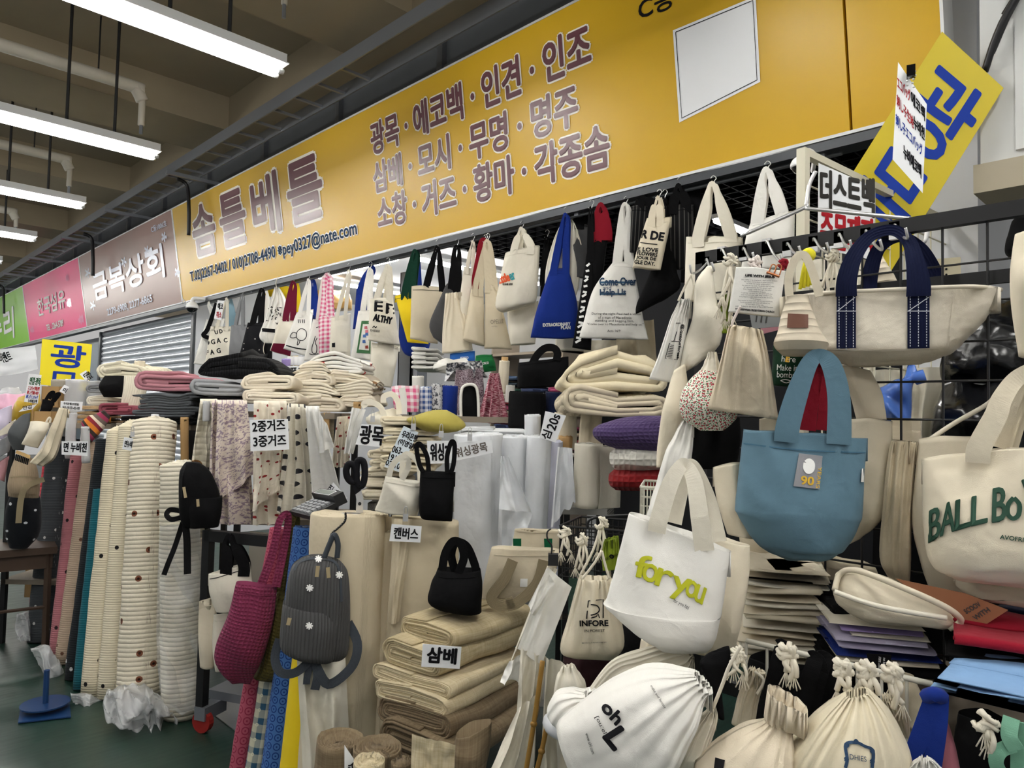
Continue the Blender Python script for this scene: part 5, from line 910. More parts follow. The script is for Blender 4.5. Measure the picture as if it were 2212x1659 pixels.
card('white price list leaning behind the calculator', [(720, 1042), (751, 1076), (720, 1088), (698, 1078)], [('면', (715, 1062), (722, 1052), 10), ('캔버스', (714, 1080), (735, 1062), 10)], d=2.95)
# small totes on the roll
t, fr, b = tote('small off-white canvas tote standing beside the scissors', (868, 990), [(832, 1030, 912, 1042), (822, 1070, 908, 1080), (810, 1100, 902, 1114)], fabric('boxy_canvas', '#ded9cb'), d=2.55, th=[.045, .06, .05], handles=False, hookup=0, group='mini totes on the rolls', p=.45)
ribbon('handle', [fr.l(x, y, -.05) for x, y in ((840, 1030), (846, 1008), (862, 990), (878, 990), (882, 1008), (868, 1036))], .02, fabric('boxy_canvas', ''), t, n=36); ribbon('handle', [fr.l(x, y, .04) for x, y in ((868, 1030), (872, 985), (890, 985), (905, 1005), (908, 1040))], .02, fabric('boxy_canvas', ''), t, n=36)
t, fr, b = tote('small tall black tote standing beside the off-white one', (945, 960), [(908, 1016, 984, 1020), (906, 1060, 980, 1062), (906, 1108, 978, 1112), (918, 1120, 976, 1126)], BLACK, d=2.5, th=[.03, .05, .05, .02], handles=False, hookup=0, group='mini totes on the rolls', p=.45)
ribbon('handle', [fr.l(x, y, -.03) for x, y in ((926, 1018), (922, 985), (908, 960), (900, 965), (905, 1000), (914, 1020))], .016, BLACK, t, n=36); ribbon('handle', [fr.l(x, y, -.03) for x, y in ((966, 1020), (966, 985), (975, 955), (982, 962), (980, 1000), (974, 1022))], .016, BLACK, t, n=36)
t, fr, b = tote('black tote with crossed handles sitting on the hemp', (985, 1160), [(945, 1230, 1038, 1228), (930, 1265, 1042, 1262), (926, 1298, 1040, 1300), (960, 1318, 1040, 1318)], BLACK, d=2.32, th=[.04, .08, .09, .06], handles=False, hookup=0, group='mini totes on the rolls', wr=.012)
ribbon('handle', [fr.l(x, y, -.05) for x, y in ((955, 1232), (962, 1195), (978, 1170), (995, 1175), (1002, 1205), (990, 1238))], .026, BLACK, t, n=36); ribbon('handle', [fr.l(x, y, -.02) for x, y in ((985, 1238), (975, 1200), (985, 1172), (1008, 1180), (1024, 1215), (1030, 1240))], .026, BLACK, t, n=36)
t, fr, b = tote('natural canvas tote with khaki webbing lying behind the hemp', (1100, 1170), [(1062, 1182, 1215, 1188), (1048, 1240, 1195, 1245), (1038, 1292, 1150, 1296)], NATURAL, d=2.42, th=[.03, .05, .04], handles=False, hookup=0, group='mini totes on the rolls')
ribbon('handle', [fr.l(x, y, -.055) for x, y in ((1108, 1210), (1090, 1250), (1062, 1290), (1080, 1308), (1110, 1300))], .036, KHAKI, t, n=30); ribbon('handle', [fr.l(x, y, -.055) for x, y in ((1175, 1210), (1160, 1260), (1120, 1300), (1095, 1308))], .036, KHAKI, t, n=30); patch(t, fr, [(1124, 1250), (1140, 1250), (1139, 1268), (1123, 1268)], WHITEINK, tree=bvh(b), name='woven_label')
t, fr, b = tote('cream tote with green webbing tabs under the white rolls', (1150, 1135), [(1112, 1142, 1212, 1145), (1106, 1185, 1208, 1190)], NATURAL, d=2.55, th=[.02, .03], handles=False, hookup=0, group='mini totes on the rolls')
for x in (1117, 1184): patch(t, fr, [(x - 9, 1163), (x + 9, 1163), (x + 9, 1186), (x - 8, 1186)], GREEN, y=-.04, name='webbing_tab')
# ---- hemp stack
HEMP = fabric('hemp', '#cdbf9e', motif='streak', mc='#b09f7b', st=.9); HEMPL = fabric('pale_hemp', '#dccfb1', motif='streak', mc='#c2b18c', st=.9); HEMPD = fabric('brown_hemp', '#8a7a61', motif='streak', mc='#6a5a45', st=.9)
stack = [((805, 1622), (1008, 1600), 66, HEMPD, 'flat brown hemp bolt at the bottom of the stack', 2.06), ((808, 1560), (985, 1588), 58, HEMPD, 'brown hemp bolt second from the bottom', 2.1), ((796, 1512), (975, 1545), 42, HEMPL, 'pale hemp bolt third from the bottom', 2.12), ((794, 1472), (985, 1500), 34, HEMPL, 'pale hemp bolt fourth from the bottom', 2.14), ((822, 1432), (960, 1462), 58, HEMP, 'thick hemp bolt second from the top, behind the card', 2.16), ((862, 1378), (985, 1388), 44, HEMP, 'topmost hemp bolt of the stack', 2.2)]
for a, b, h, m, lab, dd in stack:
    A = atD(*a, dd + .1); B = atD(*b, dd - .03); B[2] = A[2]; p = (A + B) / 2; p[2] = min(A[2], float(atD(*b, dd)[2]) + .02); w_ = math.hypot(*(B - A)[:2])
    folded(lab, p, w_, .42, h * dd / FOC * 1.12, m, rz=math.degrees(math.atan2(B[1] - A[1], B[0] - A[0])) * .55, n=13, style='spiral', wave=.014, jit=.05, name='hemp_bolt', group='hemp bolts stacked at the front', thick=.8, K=9)
card('white card reading hemp on the hemp stack', [(913, 1391), (997, 1398), (993, 1445), (910, 1440)], [('삼베', (922, 1430), (984, 1434), 32, None, .05)], d=2.02)
roll('large coiled brown hemp roll standing at the bottom edge', (735, 1595), (720, 1800), 50, HEMPD, d=2.02, core=None, layers=5, tele=-.02, group='hemp rolls standing at the bottom edge'); roll('brown hemp roll right of the large coiled one', (815, 1615), (805, 1800), 52, HEMPD, d=1.98, core=None, layers=6, group='hemp rolls standing at the bottom edge'); roll('small pale cream hemp roll in front', (797, 1645), (795, 1800), 34, HEMPL, d=1.84, core=None, layers=6, group='hemp rolls standing at the bottom edge'); roll('thin brown hemp roll end at the bottom edge', (868, 1648), (866, 1800), 22, HEMPD, d=1.9, core=None, layers=5, group='hemp rolls standing at the bottom edge')
drape('stiff pale hemp sheet standing up at the bottom edge', [(890, 1582), (984, 1612), (980, 1720), (886, 1720)], HEMPL, d=1.86, folds=.8, amp=.02); card('white card half hidden among the hemp rolls', [(744, 1610), (764, 1640), (764, 1700), (744, 1700)], [('삼', (746, 1662), (762, 1672), 22)], d=1.88)
lump('hemp_bundle', 'dark brown hemp bundle lying right of the stack', [(985, 1590, 1062, 1555), (980, 1625, 1060, 1600), (985, 1660, 1050, 1650)], 2.0, HEMPD, [.04, .07, .06], 'fabric bundle')
# ---- white rolls in the centre
WR = fabric('bleached_cotton', '#e3e6ea', st=.6); GRPW = 'white cotton rolls in the centre'
roll('broad bleached cotton roll with a wavy face', (1032, 940), (1040, 1330), 52, WR, d=2.9, layers=6, group=GRPW, bump=.014, core=None); roll('white roll right of the broad bleached one', (1112, 945), (1108, 1330), 34, WR, d=3.0, group=GRPW); roll('tall white roll in the middle of the white rolls', (1165, 945), (1148, 1300), 26, WR, d=2.92, group=GRPW); roll('lavender white roll in the middle', (1196, 955), (1182, 1300), 20, fabric('lavender_white', '#d6d8ea'), d=2.95, group=GRPW)
drape('white cotton corner hanging in a point between the rolls', [(1082, 985), (1098, 985), (1148, 1108), (1078, 1098)], WR, d=2.74, folds=1, amp=.02); drape('frayed white cotton end hanging right of the rolls', [(1205, 965), (1236, 968), (1242, 1080), (1190, 1140)], WR, d=2.78, folds=1.3, amp=.025, jag=.02); drape('white cotton cloth draped under the pointed corner', [(1078, 1090), (1150, 1110), (1118, 1200), (1074, 1190)], WR, d=2.82, folds=1.5, amp=.02)
roll('ivory cotton roll at the right of the white rolls', (1272, 962), (1268, 1095), 30, IVORY, d=2.8, group=GRPW, flap=(50, .1, .2)); roll('second ivory roll tucked behind', (1308, 968), (1312, 1095), 22, IVORY, d=2.86, group=GRPW); roll('thin tall ivory roll standing above the others', (1272, 858), (1262, 970), 14, NATURAL, d=2.9, group=GRPW, flap=(30, .05, .2)); roll('cream roll end beside the 20s card', (1222, 895), (1222, 970), 24, CREAM, d=3.05, group=GRPW); roll('kraft tube end under the 20s card', (1222, 945), (1220, 1000), 15, KCORE, d=3.0, core=None, name='cardboard_tube', group='cardboard tubes'); roll('white roll end left of the 20s card', (1150, 900), (1150, 960), 17, WR, d=3.1, group=GRPW)
fp('white cotton bolt lying flat behind the white rolls', (990, 950), (1140, 945), 24, .4, WR, d=3.2, n=4, style='spiral')
card('tilted white card ending in 20s', [(1178, 888), (1223, 898), (1200, 956), (1166, 945)], [('심', (1187, 951), (1193, 934), 20), ('20s', (1199, 931), (1211, 899), 20, None, .03)], d=2.7)
card('white card reading washed cotton, clear sleeve', [(984, 957), (1062, 950), (1065, 978), (986, 995)], [('워싱광목', (986, 989), (1054, 974), 20, plain('grey_ink', '#6a625c', .8))], d=2.7, clip=(1015, 945)); card('white card with washed label behind the black tote handles', [(922, 952), (983, 952), (983, 1000), (925, 1002)], [('워싱3', (930, 995), (968, 994), 36)], d=2.68, clip=(953, 938))
# ---- cream folded stack + cushion
GRPC = 'cream folds stacked left of the cushion'
for i, (a, b, h, dd) in enumerate((((776, 1078), (890, 1090), 26, 3.05), ((772, 1052), (880, 1060), 24, 3.06), ((780, 1028), (890, 1036), 22, 3.07), ((795, 985), (890, 1004), 22, 3.08), ((798, 1005), (870, 1016), 20, 3.07))): fp('cream cotton fold at the lower left of the folded stack, layer %s up' % ('one', 'two', 'three', 'five', 'four')[i], a, b, h, .3, CREAM, d=dd, n=3, style='spiral', group=GRPC, wave=.008)
for i in range(6): y = 1020 - i * 20; fp('cream cotton fold in the right column of the folded stack, layer %s up' % ('one', 'two', 'three', 'four', 'five', 'six')[i], (822, y), (940, y + 4), 21, .35, fabric('soft_cream', '#e4d8bd'), d=3.0, n=3, style='spiral', group=GRPC, wave=.008)
t, fr, b = lump('cushion', 'mustard yellow cushion lying on the cream folds', [(935, 886, 965, 886), (900, 896, 990, 900), (878, 908, 1006, 920), (905, 925, 985, 932), (920, 932, 960, 935)], 3.0, fabric('mustard_linen', '#ab9f50', st=.9), [.02, .08, .1, .08, .03], 'cushion', wr=.004, open_top=False)
card('white card with big black letters clipped left of the folded stack', [(781, 916), (824, 918), (820, 966), (768, 960)], [('광목', (776, 958), (826, 962), 40)], d=2.98, clip=(805, 905)); card('long pale blue card with bank account number', [(872, 920), (904, 934), (862, 1020), (830, 1008)], [('우리은행', (866, 944), (898, 956), 16), ('(이영일)', (858, 960), (892, 974), 15), ('063-', (846, 976), (868, 982), 14), ('191351', (838, 992), (874, 1002), 13), ('02-105', (832, 1004), (868, 1016), 12)], d=2.66, mat=plain('pale_blue_paper', '#dfeaf2', .4), clip=(893, 922))
t, fr, b = lump('cream_tote_pile', 'cream tote lying on its side with looped handles above the folded stack', [(800, 895, 850, 880), (790, 905, 872, 905), (800, 925, 870, 925)], 3.15, IVORY, [.03, .05, .04]); 
for q in ([(790, 880), (786, 872), (800, 868), (822, 880), (832, 905)], [(828, 870), (830, 856), (848, 852), (860, 870), (862, 895)]): ribbon('handle', [fr.l(x, y, -.05) for x, y in q], .024, IVORY, t, n=30)
# ---- goods inside the shop
GB = fabric('blue_gingham', '#dfe3ea', motif='gingham', mc='#3c5a96', mr=.03); FLG = fabric('grey_floral', '#c9c9ca', motif='sprig', mc='#4c4e55', ms=60.); FLP = fabric('pink_floral', '#b5707e', motif='floral', mc='#e8c9cd', mc2='#8a2f45', ms=95., mr=.2); FLM = fabric('mauve_floral', '#8a7a82', motif='floral', mc='#c9bcc2', mc2='#5a4048', ms=95., mr=.2)
IN = 'cloth goods inside the shop'
t, fr, b = lump('gingham_pouch', 'pink gingham pouch with a white strap', [(845, 835, 905, 832), (848, 860, 906, 862), (852, 890, 904, 890)], 3.9, GING, [.03, .06, .04], 'pouch'); ribbon('strap', [fr.l(868, 838, -.07), fr.l(872, 865, -.07), fr.l(872, 895, -.07)], .035, WHITE, t)
roll('blue gingham roll beside the pink pouch', (921, 838), (921, 895), 14, GB, d=4.0, group=IN); roll('grey floral roll beside the blue gingham', (946, 832), (945, 895), 14, FLG, d=4.0, group=IN); roll('royal blue roll inside the shop', (972, 836), (970, 900), 17, ROYAL, d=4.0, group=IN); 
t, fr, b = lump('apron_bag', 'black apron edged in white hanging inside the shop', [(998, 836, 1028, 834), (994, 870, 1032, 868), (996, 908, 1034, 908)], 3.85, BLACK, [.02, .03, .03], 'bag'); tube('white_piping', [fr.l(996, 905, -.04), fr.l(996, 850, -.04), fr.l(1004, 833, -.04), fr.l(1024, 832, -.04), fr.l(1032, 850, -.04), fr.l(1034, 905, -.04)], .008, WHITE, t)
drape('mauve floral cloth draped behind the black apron', [(985, 800), (1042, 795), (1046, 900), (975, 895)], FLM, d=4.15, folds=2, amp=.05, group=IN); drape('pink floral cloth draped in a cone', [(1058, 806), (1078, 806), (1100, 918), (1030, 912)], FLP, d=4.0, folds=3, amp=.05, group=IN); drape('grey leaf cloth bunched on top of the shelf', [(965, 785), (1040, 778), (1050, 815), (960, 825)], FLG, d=4.2, folds=2, amp=.06, group=IN)
lump('cloth_bundle', 'white cloth bundle inside the shop', [(950, 778, 1005, 775), (935, 792, 1030, 790), (950, 805, 1020, 805)], 4.6, WHITE, [.04, .1, .06], 'bundle', wr=.03)
t, fr, b = tote('dark green tote printed with small white letters inside the shop', (1050, 755), [(1028, 768, 1062, 765), (1026, 785, 1070, 785), (1030, 806, 1072, 800)], fabric('kelly_green', '#1c6b38'), d=4.5, handles=False, hookup=0, group=IN); lettering(t, fr, 'KOSCO', (1040, 788), (1056, 786), 5, WHITEINK, bold=.04, tree=bvh(b))
t, fr, b = tote('sky blue tote printed with small white letters inside the shop', (1000, 755), [(972, 764, 1026, 758), (972, 778, 1026, 775), (975, 792, 1026, 790)], fabric('bright_blue', '#2c63b0'), d=4.7, handles=False, hookup=0, group=IN); lettering(t, fr, 'KOSCO', (995, 776), (1012, 775), 5, WHITEINK, bold=.04, tree=bvh(b))
roll('tall cream roll inside the shop', (1090, 782), (1085, 850), 11, CREAM, d=4.2, group=IN, core=KCORE, coreh=.03); roll('short white roll beside it', (1103, 835), (1100, 870), 10, WHITE, d=4.1, group=IN)
t, fr, b = tote('big black box tote inside the shop', (1175, 760), [(1120, 785, 1228, 772), (1118, 805, 1228, 800), (1118, 838, 1224, 834)], BLACK, d=3.9, th=[.06, .09, .08], handles=False, hookup=0, group=IN); ribbon('handle', [fr.l(x, y, -.06) for x, y in ((1150, 785), (1162, 765), (1178, 752), (1196, 752), (1204, 762), (1202, 778))], .04, BLACK, t, n=30)
roll('thick black cloth roll inside the shop', (1140, 850), (1136, 928), 40, BLACK, d=3.7, group=IN, core=None); roll('navy cloth roll right of the thick black one', (1198, 850), (1196, 910), 20, fabric('dark_navy', '#131c38'), d=3.75, group=IN, core=None); roll('white cloth rolls end right of the column', (903, 815), (903, 850), 13, WHITE, d=4.6, group=IN)
for i in range(5): fp('white folded cloth, %s from the bottom of the pile right of the column' % ('first', 'second', 'third', 'fourth', 'fifth')[i], (889, 800 - i * 10), (948, 796 - i * 10), 9, .4, WHITE, d=5.0, n=2, style='spiral', group='white folds right of the column')
# shelf of coloured folds on the back wall
A = atY(1060, 835, 5.2); B = atY(1215, 835, 5.2); sh2 = thing('wall_shelf', 'shelf of coloured folded cloth at the back of the shop', 'shelf', loc=(A[0], 5.2, 0)); wS = B[0] - A[0]
for z in (1.05, 1.55, 2.15): box('board', 0, wS, 0, .4, z - .025, z, SHELFM, sh2)
for x in (0, wS - .02): box('upright', x, x + .02, 0, .4, 0, 2.3, SHELFM, sh2)
cols = ['#7a1f2c', '#2a3350', '#c9b9a0', '#26303a', '#8a3a5a', '#b7b3aa', '#1d1d22', '#6a2a40', '#40506a', '#a04a4a', '#2c4a40', '#d0c8c0']; cn = ['crimson', 'navy', 'sand', 'slate', 'plum', 'ash grey', 'black', 'wine', 'steel blue', 'brick red', 'pine green', 'off-white']
for z0, nm in ((1.55, 'upper'), (1.05, 'lower')):
    for j in range(3):
        for i in range(6):
            c = (i * 5 + j * 3 + (7 if nm == 'upper' else 0)) % 12
            folded('%s folded cloth, layer %s of the %s column on the %s shelf' % (cn[c], ('one', 'two', 'three', 'four', 'five', 'six')[i], ('left', 'middle', 'right')[j], nm), (A[0] + .22 + j * .38, 5.22, z0 + i * .062), .34, .3, .06, fabric('fold' + cols[c], cols[c]), n=2, style='spiral', K=3, group='coloured folds on the back shelf')
# left back: wall goods behind hanging bags
fr = F(600, 640, Y=4.4); roll('yellow foam roll lying on the shelf behind the hanging totes', (575, 622), (640, 640), 16, YELLOW, d=8.2, core=None, group=IN); lump('padding_bundle', 'shiny gold padding bundle behind the pocket tote', [(680, 632, 752, 628), (676, 650, 760, 650), (685, 672, 760, 668)], 7.9, plain('gold_foil', '#b7935a', .35, .5), [.1, .15, .1], 'bundle', wr=.04)
# ================================================================ right foreground
BLKW = plain('black_wire', '#17181b', .4, .4); WHW = plain('white_wire', '#d6d3c6', .45, .4); IVW = plain('ivory_wire', '#d2cdb8', .5, .3)
# ---- black grid panel, parallel to the shop front
YP = 1.86; a = atY(1520, 545, YP); b = atY(2212, 430, YP); zt = a[2]; gp = thing('display_grid', 'black wire grid panel that the front bags hang on', 'grid panel', loc=(a[0], YP, 0)); Lw = 1.5; zb = .75
box('top_bar', -.02, Lw, -.012, .012, zt - .035, zt, BLK, gp); box('end_bar', -.02, .012, -.012, .012, zb, zt, BLK, gp); mid = atY(1990, 597, YP)[2]; box('middle_bar', .0, Lw, .02, .034, mid - .03, mid, BLK, gp); box('bottom_bar', -.02, Lw, -.012, .012, zb, zb + .035, BLK, gp)
vm = hm = None
for i in range(1, 17):
    x = i * .0885
    if vm is None: w_ = MB().bar((0, 0, zb), (0, 0, zt), .0028, 6).go('upright_wire', BLKW, gp); vm = w_.data
    else: w_ = link('upright_wire', vm, None, gp)
    w_.location.x = x
for i in range(1, 15):
    z = zt - .035 - i * .0885
    if z < zb: break
    if hm is None: w_ = MB().bar((0, 0, 0), (Lw, 0, 0), .0028, 6).go('cross_wire', BLKW, gp); hm = w_.data
    else: w_ = link('cross_wire', hm, None, gp)
    w_.location.z = z
HS = 'chrome hooks on the black grid panel'
def panel_hook(label, px, py, tip):
    P = atY(px, py, YP - .01); fr = F(px, py, p=P, rz=0); t = thing('grid_hook', label, 'hook', fr, HS); m = fr.m
    q = fr.l(*tip, -.10); tube('rod', [fr.l(px, py, 0), fr.l(px + 2, py - 4, -.01), q * .5 + fr.l(px, py, 0) * .5 + Vector((0, 0, -.005)), q, q + Vector((.0, -.012, .022))], .0032, STEEL, t, n=8); MB().box(-.012, .012, -.002, .012, -.03, .012).go('back_plate', STEEL, t)
for i, (x, y, tx, ty) in enumerate(((1473, 558, 1495, 590), (1518, 550, 1542, 585), (1558, 542, 1588, 572), (1605, 540, 1630, 565), (1655, 525, 1690, 568), (1700, 530, 1730, 552), (1757, 520, 1790, 545), (1812, 510, 1840, 540), (1870, 503, 1905, 540), (1932, 490, 1960, 515))): panel_hook('chrome hook on the grid panel, %s from the left' % ('first second third fourth fifth sixth seventh eighth ninth tenth'.split()[i]), max(x, 1525), y + (0 if x > 1525 else 14), (tx, ty))
# ---- ivory lattice panel standing into the shop
n0 = atD(1735, 322, 2.2); zl = n0[2]; f0 = atZ(2085, 492, zl); dv = f0 - n0; Ll = math.hypot(dv[0], dv[1]); lp = thing('display_lattice', 'ivory wire lattice panel standing at right angles to the shop front', 'grid panel', loc=Vector((n0[0], n0[1], zl)), rz=math.atan2(dv[1], dv[0])); H = .95
for x in (0, Ll): box('post', x - .014, x + .014, -.014, .014, -H, 0, IVW, lp)
for z in (0, -H): box('rail', 0, Ll, -.012, .012, z - .022, z, IVW, lp)
for i in range(1, 11): MB().bar((Ll * i / 11, 0, -H), (Ll * i / 11, 0, 0), .003, 6).go('upright_wire', IVW, lp)
for i in range(1, 9): MB().bar((0, 0, -H * i / 9), (Ll, 0, -H * i / 9), .003, 6).go('cross_wire', IVW, lp)
for nm, pts in (('prop_bar', [(1600, 510), (1735, 450), (1742, 440), (1748, 400), (1762, 370)]),):
    fr = F(1735, 450, d=2.1); t = thing('chrome_hanger_bar', 'bent chrome hanging bar hooked on the lattice panel', 'bar', fr); tube('bar', [fr.l(*p) for p in pts], .006, STEEL, t, n=8); tube('bar', [fr.l(*p) for p in [(1738, 450), (1860, 462), (1990, 475), (2003, 478), (2000, 515), (1992, 525)]], .006, STEEL, t, n=8)
card('big yellow board with blue Korean letters, tipped over to the right', [(2035, 68), (2168, 190), (1925, 585), (1790, 455)], [('광', (1932, 280), (2034, 372), 0, BLUEINK, .02, (96, -152)), ('목', (1818, 458), (1916, 548), 0, BLUEINK, .02, (94, -150))], d=2.55, rz=22, mat=plain('yellow_board_shaded', '#c4b01c', .5, .3), name='price_board', th=.008)  # darker yellow than the left board: its shade is put into the colour
card('tall white card with Japanese and Korean writing hung on a ball chain', [(1940, 134), (2002, 225), (1993, 417), (1928, 344)], [('エコバッグ', (1939, 190), (1967, 222), 0, REDINK, .02, (-1, -27)), ('에코백', (1968, 222), (1998, 262), 0, INK, .04, (0, -27)), ('刺し子生地', (1938, 228), (1974, 280), 0, REDINK, .02, (-1, -26)), ('누비천', (1974, 276), (1997, 304), 0, INK, .04, (0, -27)), ('刺し子エコバッグ', (1936, 270), (1993, 340), 0, BLUEINK, .02, (-1, -26)), ('누비에코백', (1952, 340), (1990, 386), 0, INK, .04, (0, -28))], d=2.25, rz=8)
fr = F(1968, 170, d=2.24); t = thing('ball_chain', 'silver ball chain with a black clip holding the Japanese card', 'chain', fr)
for i in range(10): a_ = math.pi * i / 9; c = fr.l(1968 + 5 * math.sin(a_ * 2) * .6 - 6 + 12 * (i % 2), 150 + 4.2 * i); halfball('bead', c, .004, -1.5, 1.5, STEEL, t, n=8, m=5)
MB().box(-.012, .012, -.012, .012, .005, .04).go('clip', BPL, t)
card('white laminated card with black and red Korean order notice on the lattice', [(1768, 352), (1890, 405), (1888, 562), (1766, 535)], [('더스트백', (1773, 446), (1888, 470), 0, plain('dark_grey_ink', '#33312e', .8), .025, (0, -80)), ('주문제작', (1773, 532), (1888, 556), 0, REDINK, .025, (1, -78))], d=2.16, rz=20)
# second camera
fr = F(1722, 400, d=2.5); t = thing('dome_camera', 'white security camera under the right end of the yellow sign', 'camera', fr); c = fr.l(1728, 358); halfball('housing', c, .032, -.2, 1.5, WPL, t); halfball('dome', c, .029, -1.5, 0, BPL, t); tube('bracket', [c + Vector((0, 0, .03)), c + Vector((.02, .05, .07)), c + Vector((.05, .2, .10)), c + Vector((.05, .5, .14))], .009, WPL, t)
# wall mounted speaker box, black bags and blue bag behind the grid
fr = F(2050, 570, d=2.6); t = thing('intercom_box', 'ivory plastic box with speaker holes behind the grid', 'speaker', fr); c = fr.l(2040, 590); IVP = plain('ivory_plastic', '#c9c0a4', .5, .3); MB().box(c.x - .09, c.x + .05, -.02, .05, c.z - .06, c.z + .05).go('case', IVP, t)
for i in range(4):
    for j in range(3): MB().bar((c.x - .06 + i * .022, -.021, c.z - .03 + j * .02), (c.x - .06 + i * .022, -.024, c.z - .03 + j * .02), .004, 6).go('hole', INK, t)
BAGP = plain('black_bin_bag', '#0f1013', .25, .5, bump=.2)
t, fr, b = lump('bin_bag', 'big shiny black plastic bag behind the grid, upper', [(2085, 655, 2260, 640), (2050, 720, 2280, 720), (2030, 790, 2280, 790), (2035, 830, 2280, 830)], 2.35, BAGP, [.08, .16, .18, .12], wr=.035, wf=12); t, fr, b = lump('bin_bag', 'big shiny black plastic bag behind the grid, lower', [(2040, 830, 2260, 825), (2020, 880, 2280, 880), (2010, 930, 2280, 940), (2040, 980, 2260, 990)], 2.3, BAGP, [.1, .16, .16, .1], wr=.035, wf=12)
BLUEP2 = NT('blue_plastic', .25, .5); BLUEP2.col(lin('#4f7ad0')); BLUEP2.b.inputs['Alpha'].default_value = .85; BLUEP2 = BLUEP2.m
t, fr, b = lump('plastic_bag', 'knotted blue plastic bag behind the grid', [(1962, 785, 1972, 785), (1950, 815, 1985, 812), (1900, 840, 1972, 835), (1895, 880, 1970, 880), (1905, 925, 1968, 925)], 2.2, BLUEP2, [.01, .03, .08, .1, .08], wr=.03, wf=14); tube('knot_ear', [fr.l(1960, 825, -.04), fr.l(1975, 818, -.05), fr.l(1998, 812, -.05)], [.012] * 6 + [.02] * 6, BLUEP2, t)
t, fr, b = lump('cloth_bag', 'black cloth bag hanging at the right edge behind the grid', [(2185, 480, 2250, 430), (2170, 540, 2260, 530), (2190, 560, 2260, 560)], 2.3, BLACK, [.03, .06, .05])
drape('white cloth sheet hanging behind the grid', [(1880, 800), (2090, 790), (2080, 960), (1880, 950)], IVORY, d=2.7, folds=4, amp=.04, group='cloth behind the grid'); drape('pale cloth length hanging low behind the grid', [(1700, 560), (1890, 560), (1890, 800), (1700, 800)], IVORY, d=2.75, folds=3, amp=.05, group='cloth behind the grid')
# ---- small things on the hooks, left to right
t, fr, b = pouch('slim white pouch printed with vertical writing and a drawn bottle', [(1468, 648, 1494, 648), (1448, 690, 1488, 690), (1425, 760, 1475, 765), (1402, 818, 1462, 827)], WHITE, d=2.0, th=[.02, .03, .035, .012], group='pouches on the grid hooks', cord=[[(1465, 650), (1480, 618), (1494, 592)], [(1492, 650), (1498, 620), (1494, 592)]]); tr_ = bvh(b)
lettering(t, fr, '@loveourforest', (1471, 700), (1460, 774), 8, INK, tree=tr_, bold=.03, U=(8, 1)); stroke(t, fr, [(1470, 698), (1460, 698)], .002, INK, tree=tr_); stroke(t, fr, [(1462, 716), (1456, 736), (1446, 742), (1437, 774), (1463, 777), (1470, 716)], .002, INK, tree=tr_, seg=0); stroke(t, fr, [(1450, 737), (1467, 738)], .002, INK, tree=tr_)
for i in range(8): stroke(t, fr, [(1448 - i * 1.1, 745 + i * 3.6), (1456 - i * .6, 746 + i * 3.6)], .0018, INK, tree=tr_)
lump('cloth_bag', 'folded cream cotton bag hanging with a curled edge', [(1528, 574, 1538, 576), (1502, 612, 1542, 600), (1498, 650, 1550, 655), (1494, 690, 1562, 680), (1478, 745, 1555, 745), (1466, 812, 1505, 790)], 1.98, IVORY, [.015, .03, .02, .035, .03, .015], wr=.014, group='pouches on the grid hooks')
t, fr, b = pouch('linen drawstring bag flared like a skirt', [(1576, 704, 1648, 716), (1570, 720, 1652, 732), (1556, 780, 1664, 790), (1527, 884, 1682, 907)], fabric('oat_linen', '#d3c6ae', st=1.), d=1.72, th=[.035, .04, .05, .03], pleat=[.006, .012, .008, .003], group='pouches on the grid hooks', cord=[[(1580, 705), (1585, 690), (1594, 672), (1600, 662)]], cordmat=fabric('red_white_cord', '#e9ded8', motif='dots', mc='#8f2a35', ms=90., mr=.4))
FLO = fabric('red_green_floral', '#ece6da', motif='floral', mc='#4d7a55', mc2='#b03a45', ms=125., mr=.24)
lump('floral_pouch', 'round pouch with tiny red and green flowers', [(1512, 800, 1560, 808), (1482, 830, 1578, 845), (1468, 868, 1590, 880), (1476, 905, 1590, 905), (1512, 930, 1562, 930)], 1.8, FLO, [.03, .06, .075, .06, .03], 'pouch', wr=.006, group='pouches on the grid hooks'); lump('pouch_top', 'plain cream gathered neck above the floral pouch', [(1530, 760, 1548, 762), (1520, 785, 1556, 788), (1508, 806, 1566, 812)], 1.8, IVORY, [.012, .02, .032], 'pouch', pleat=.006, group='pouches on the grid hooks')
t, fr, b = lump('printed_square', 'white cotton square printed LIFE WITH JESUS', [(1590, 577, 1697, 584), (1582, 625, 1690, 632), (1573, 674, 1684, 685)], 1.74, WHITE, [.006, .012, .008], 'pouch', wr=.004, group='pouches on the grid hooks'); tr_ = bvh(b)
lettering(t, fr, 'LIFE WITH JESUS', (1610, 598), (1673, 602), 6, INK, bold=.08, tree=tr_); rows_ = ['The LORD is my shepherd, I shall not be in want.', 'He makes me lie down in green pastures,', 'he leads me beside quiet waters,', 'he restores my soul. He guides me in paths', 'of righteousness for his name\'s sake.', 'Even though I walk through the valley', 'of the shadow of death,', 'I will fear no evil, for you are with me;', 'your rod and your staff, they comfort me.', 'You prepare a table before me in the presence', 'of my enemies.', 'You anoint my head with oil; my cup overflows.', 'Surely goodness and love will follow me', 'all the days of my life,', 'and I will dwell in the house of the LORD forever.']
for i, s in enumerate(rows_): w_ = len(s) * .82; cx_ = 1640 - i * .75; lettering(t, fr, s, (cx_ - w_, 606 + i * 4.05), (cx_ + w_, 609 + i * 4.05), 3.4, INK, tree=tr_)
lettering(t, fr, 'YOUNGKWANG PRESBYTERIAN CHURCH', (1588, 669), (1672, 676), 4, INK, bold=.06, tree=tr_)
fr = F(1680, 585, d=1.7); t = thing('binder_clip', 'copper wire binder clip on the printed square', 'clip', fr); COP = plain('copper_wire', '#b8744c', .3, .5, .8)
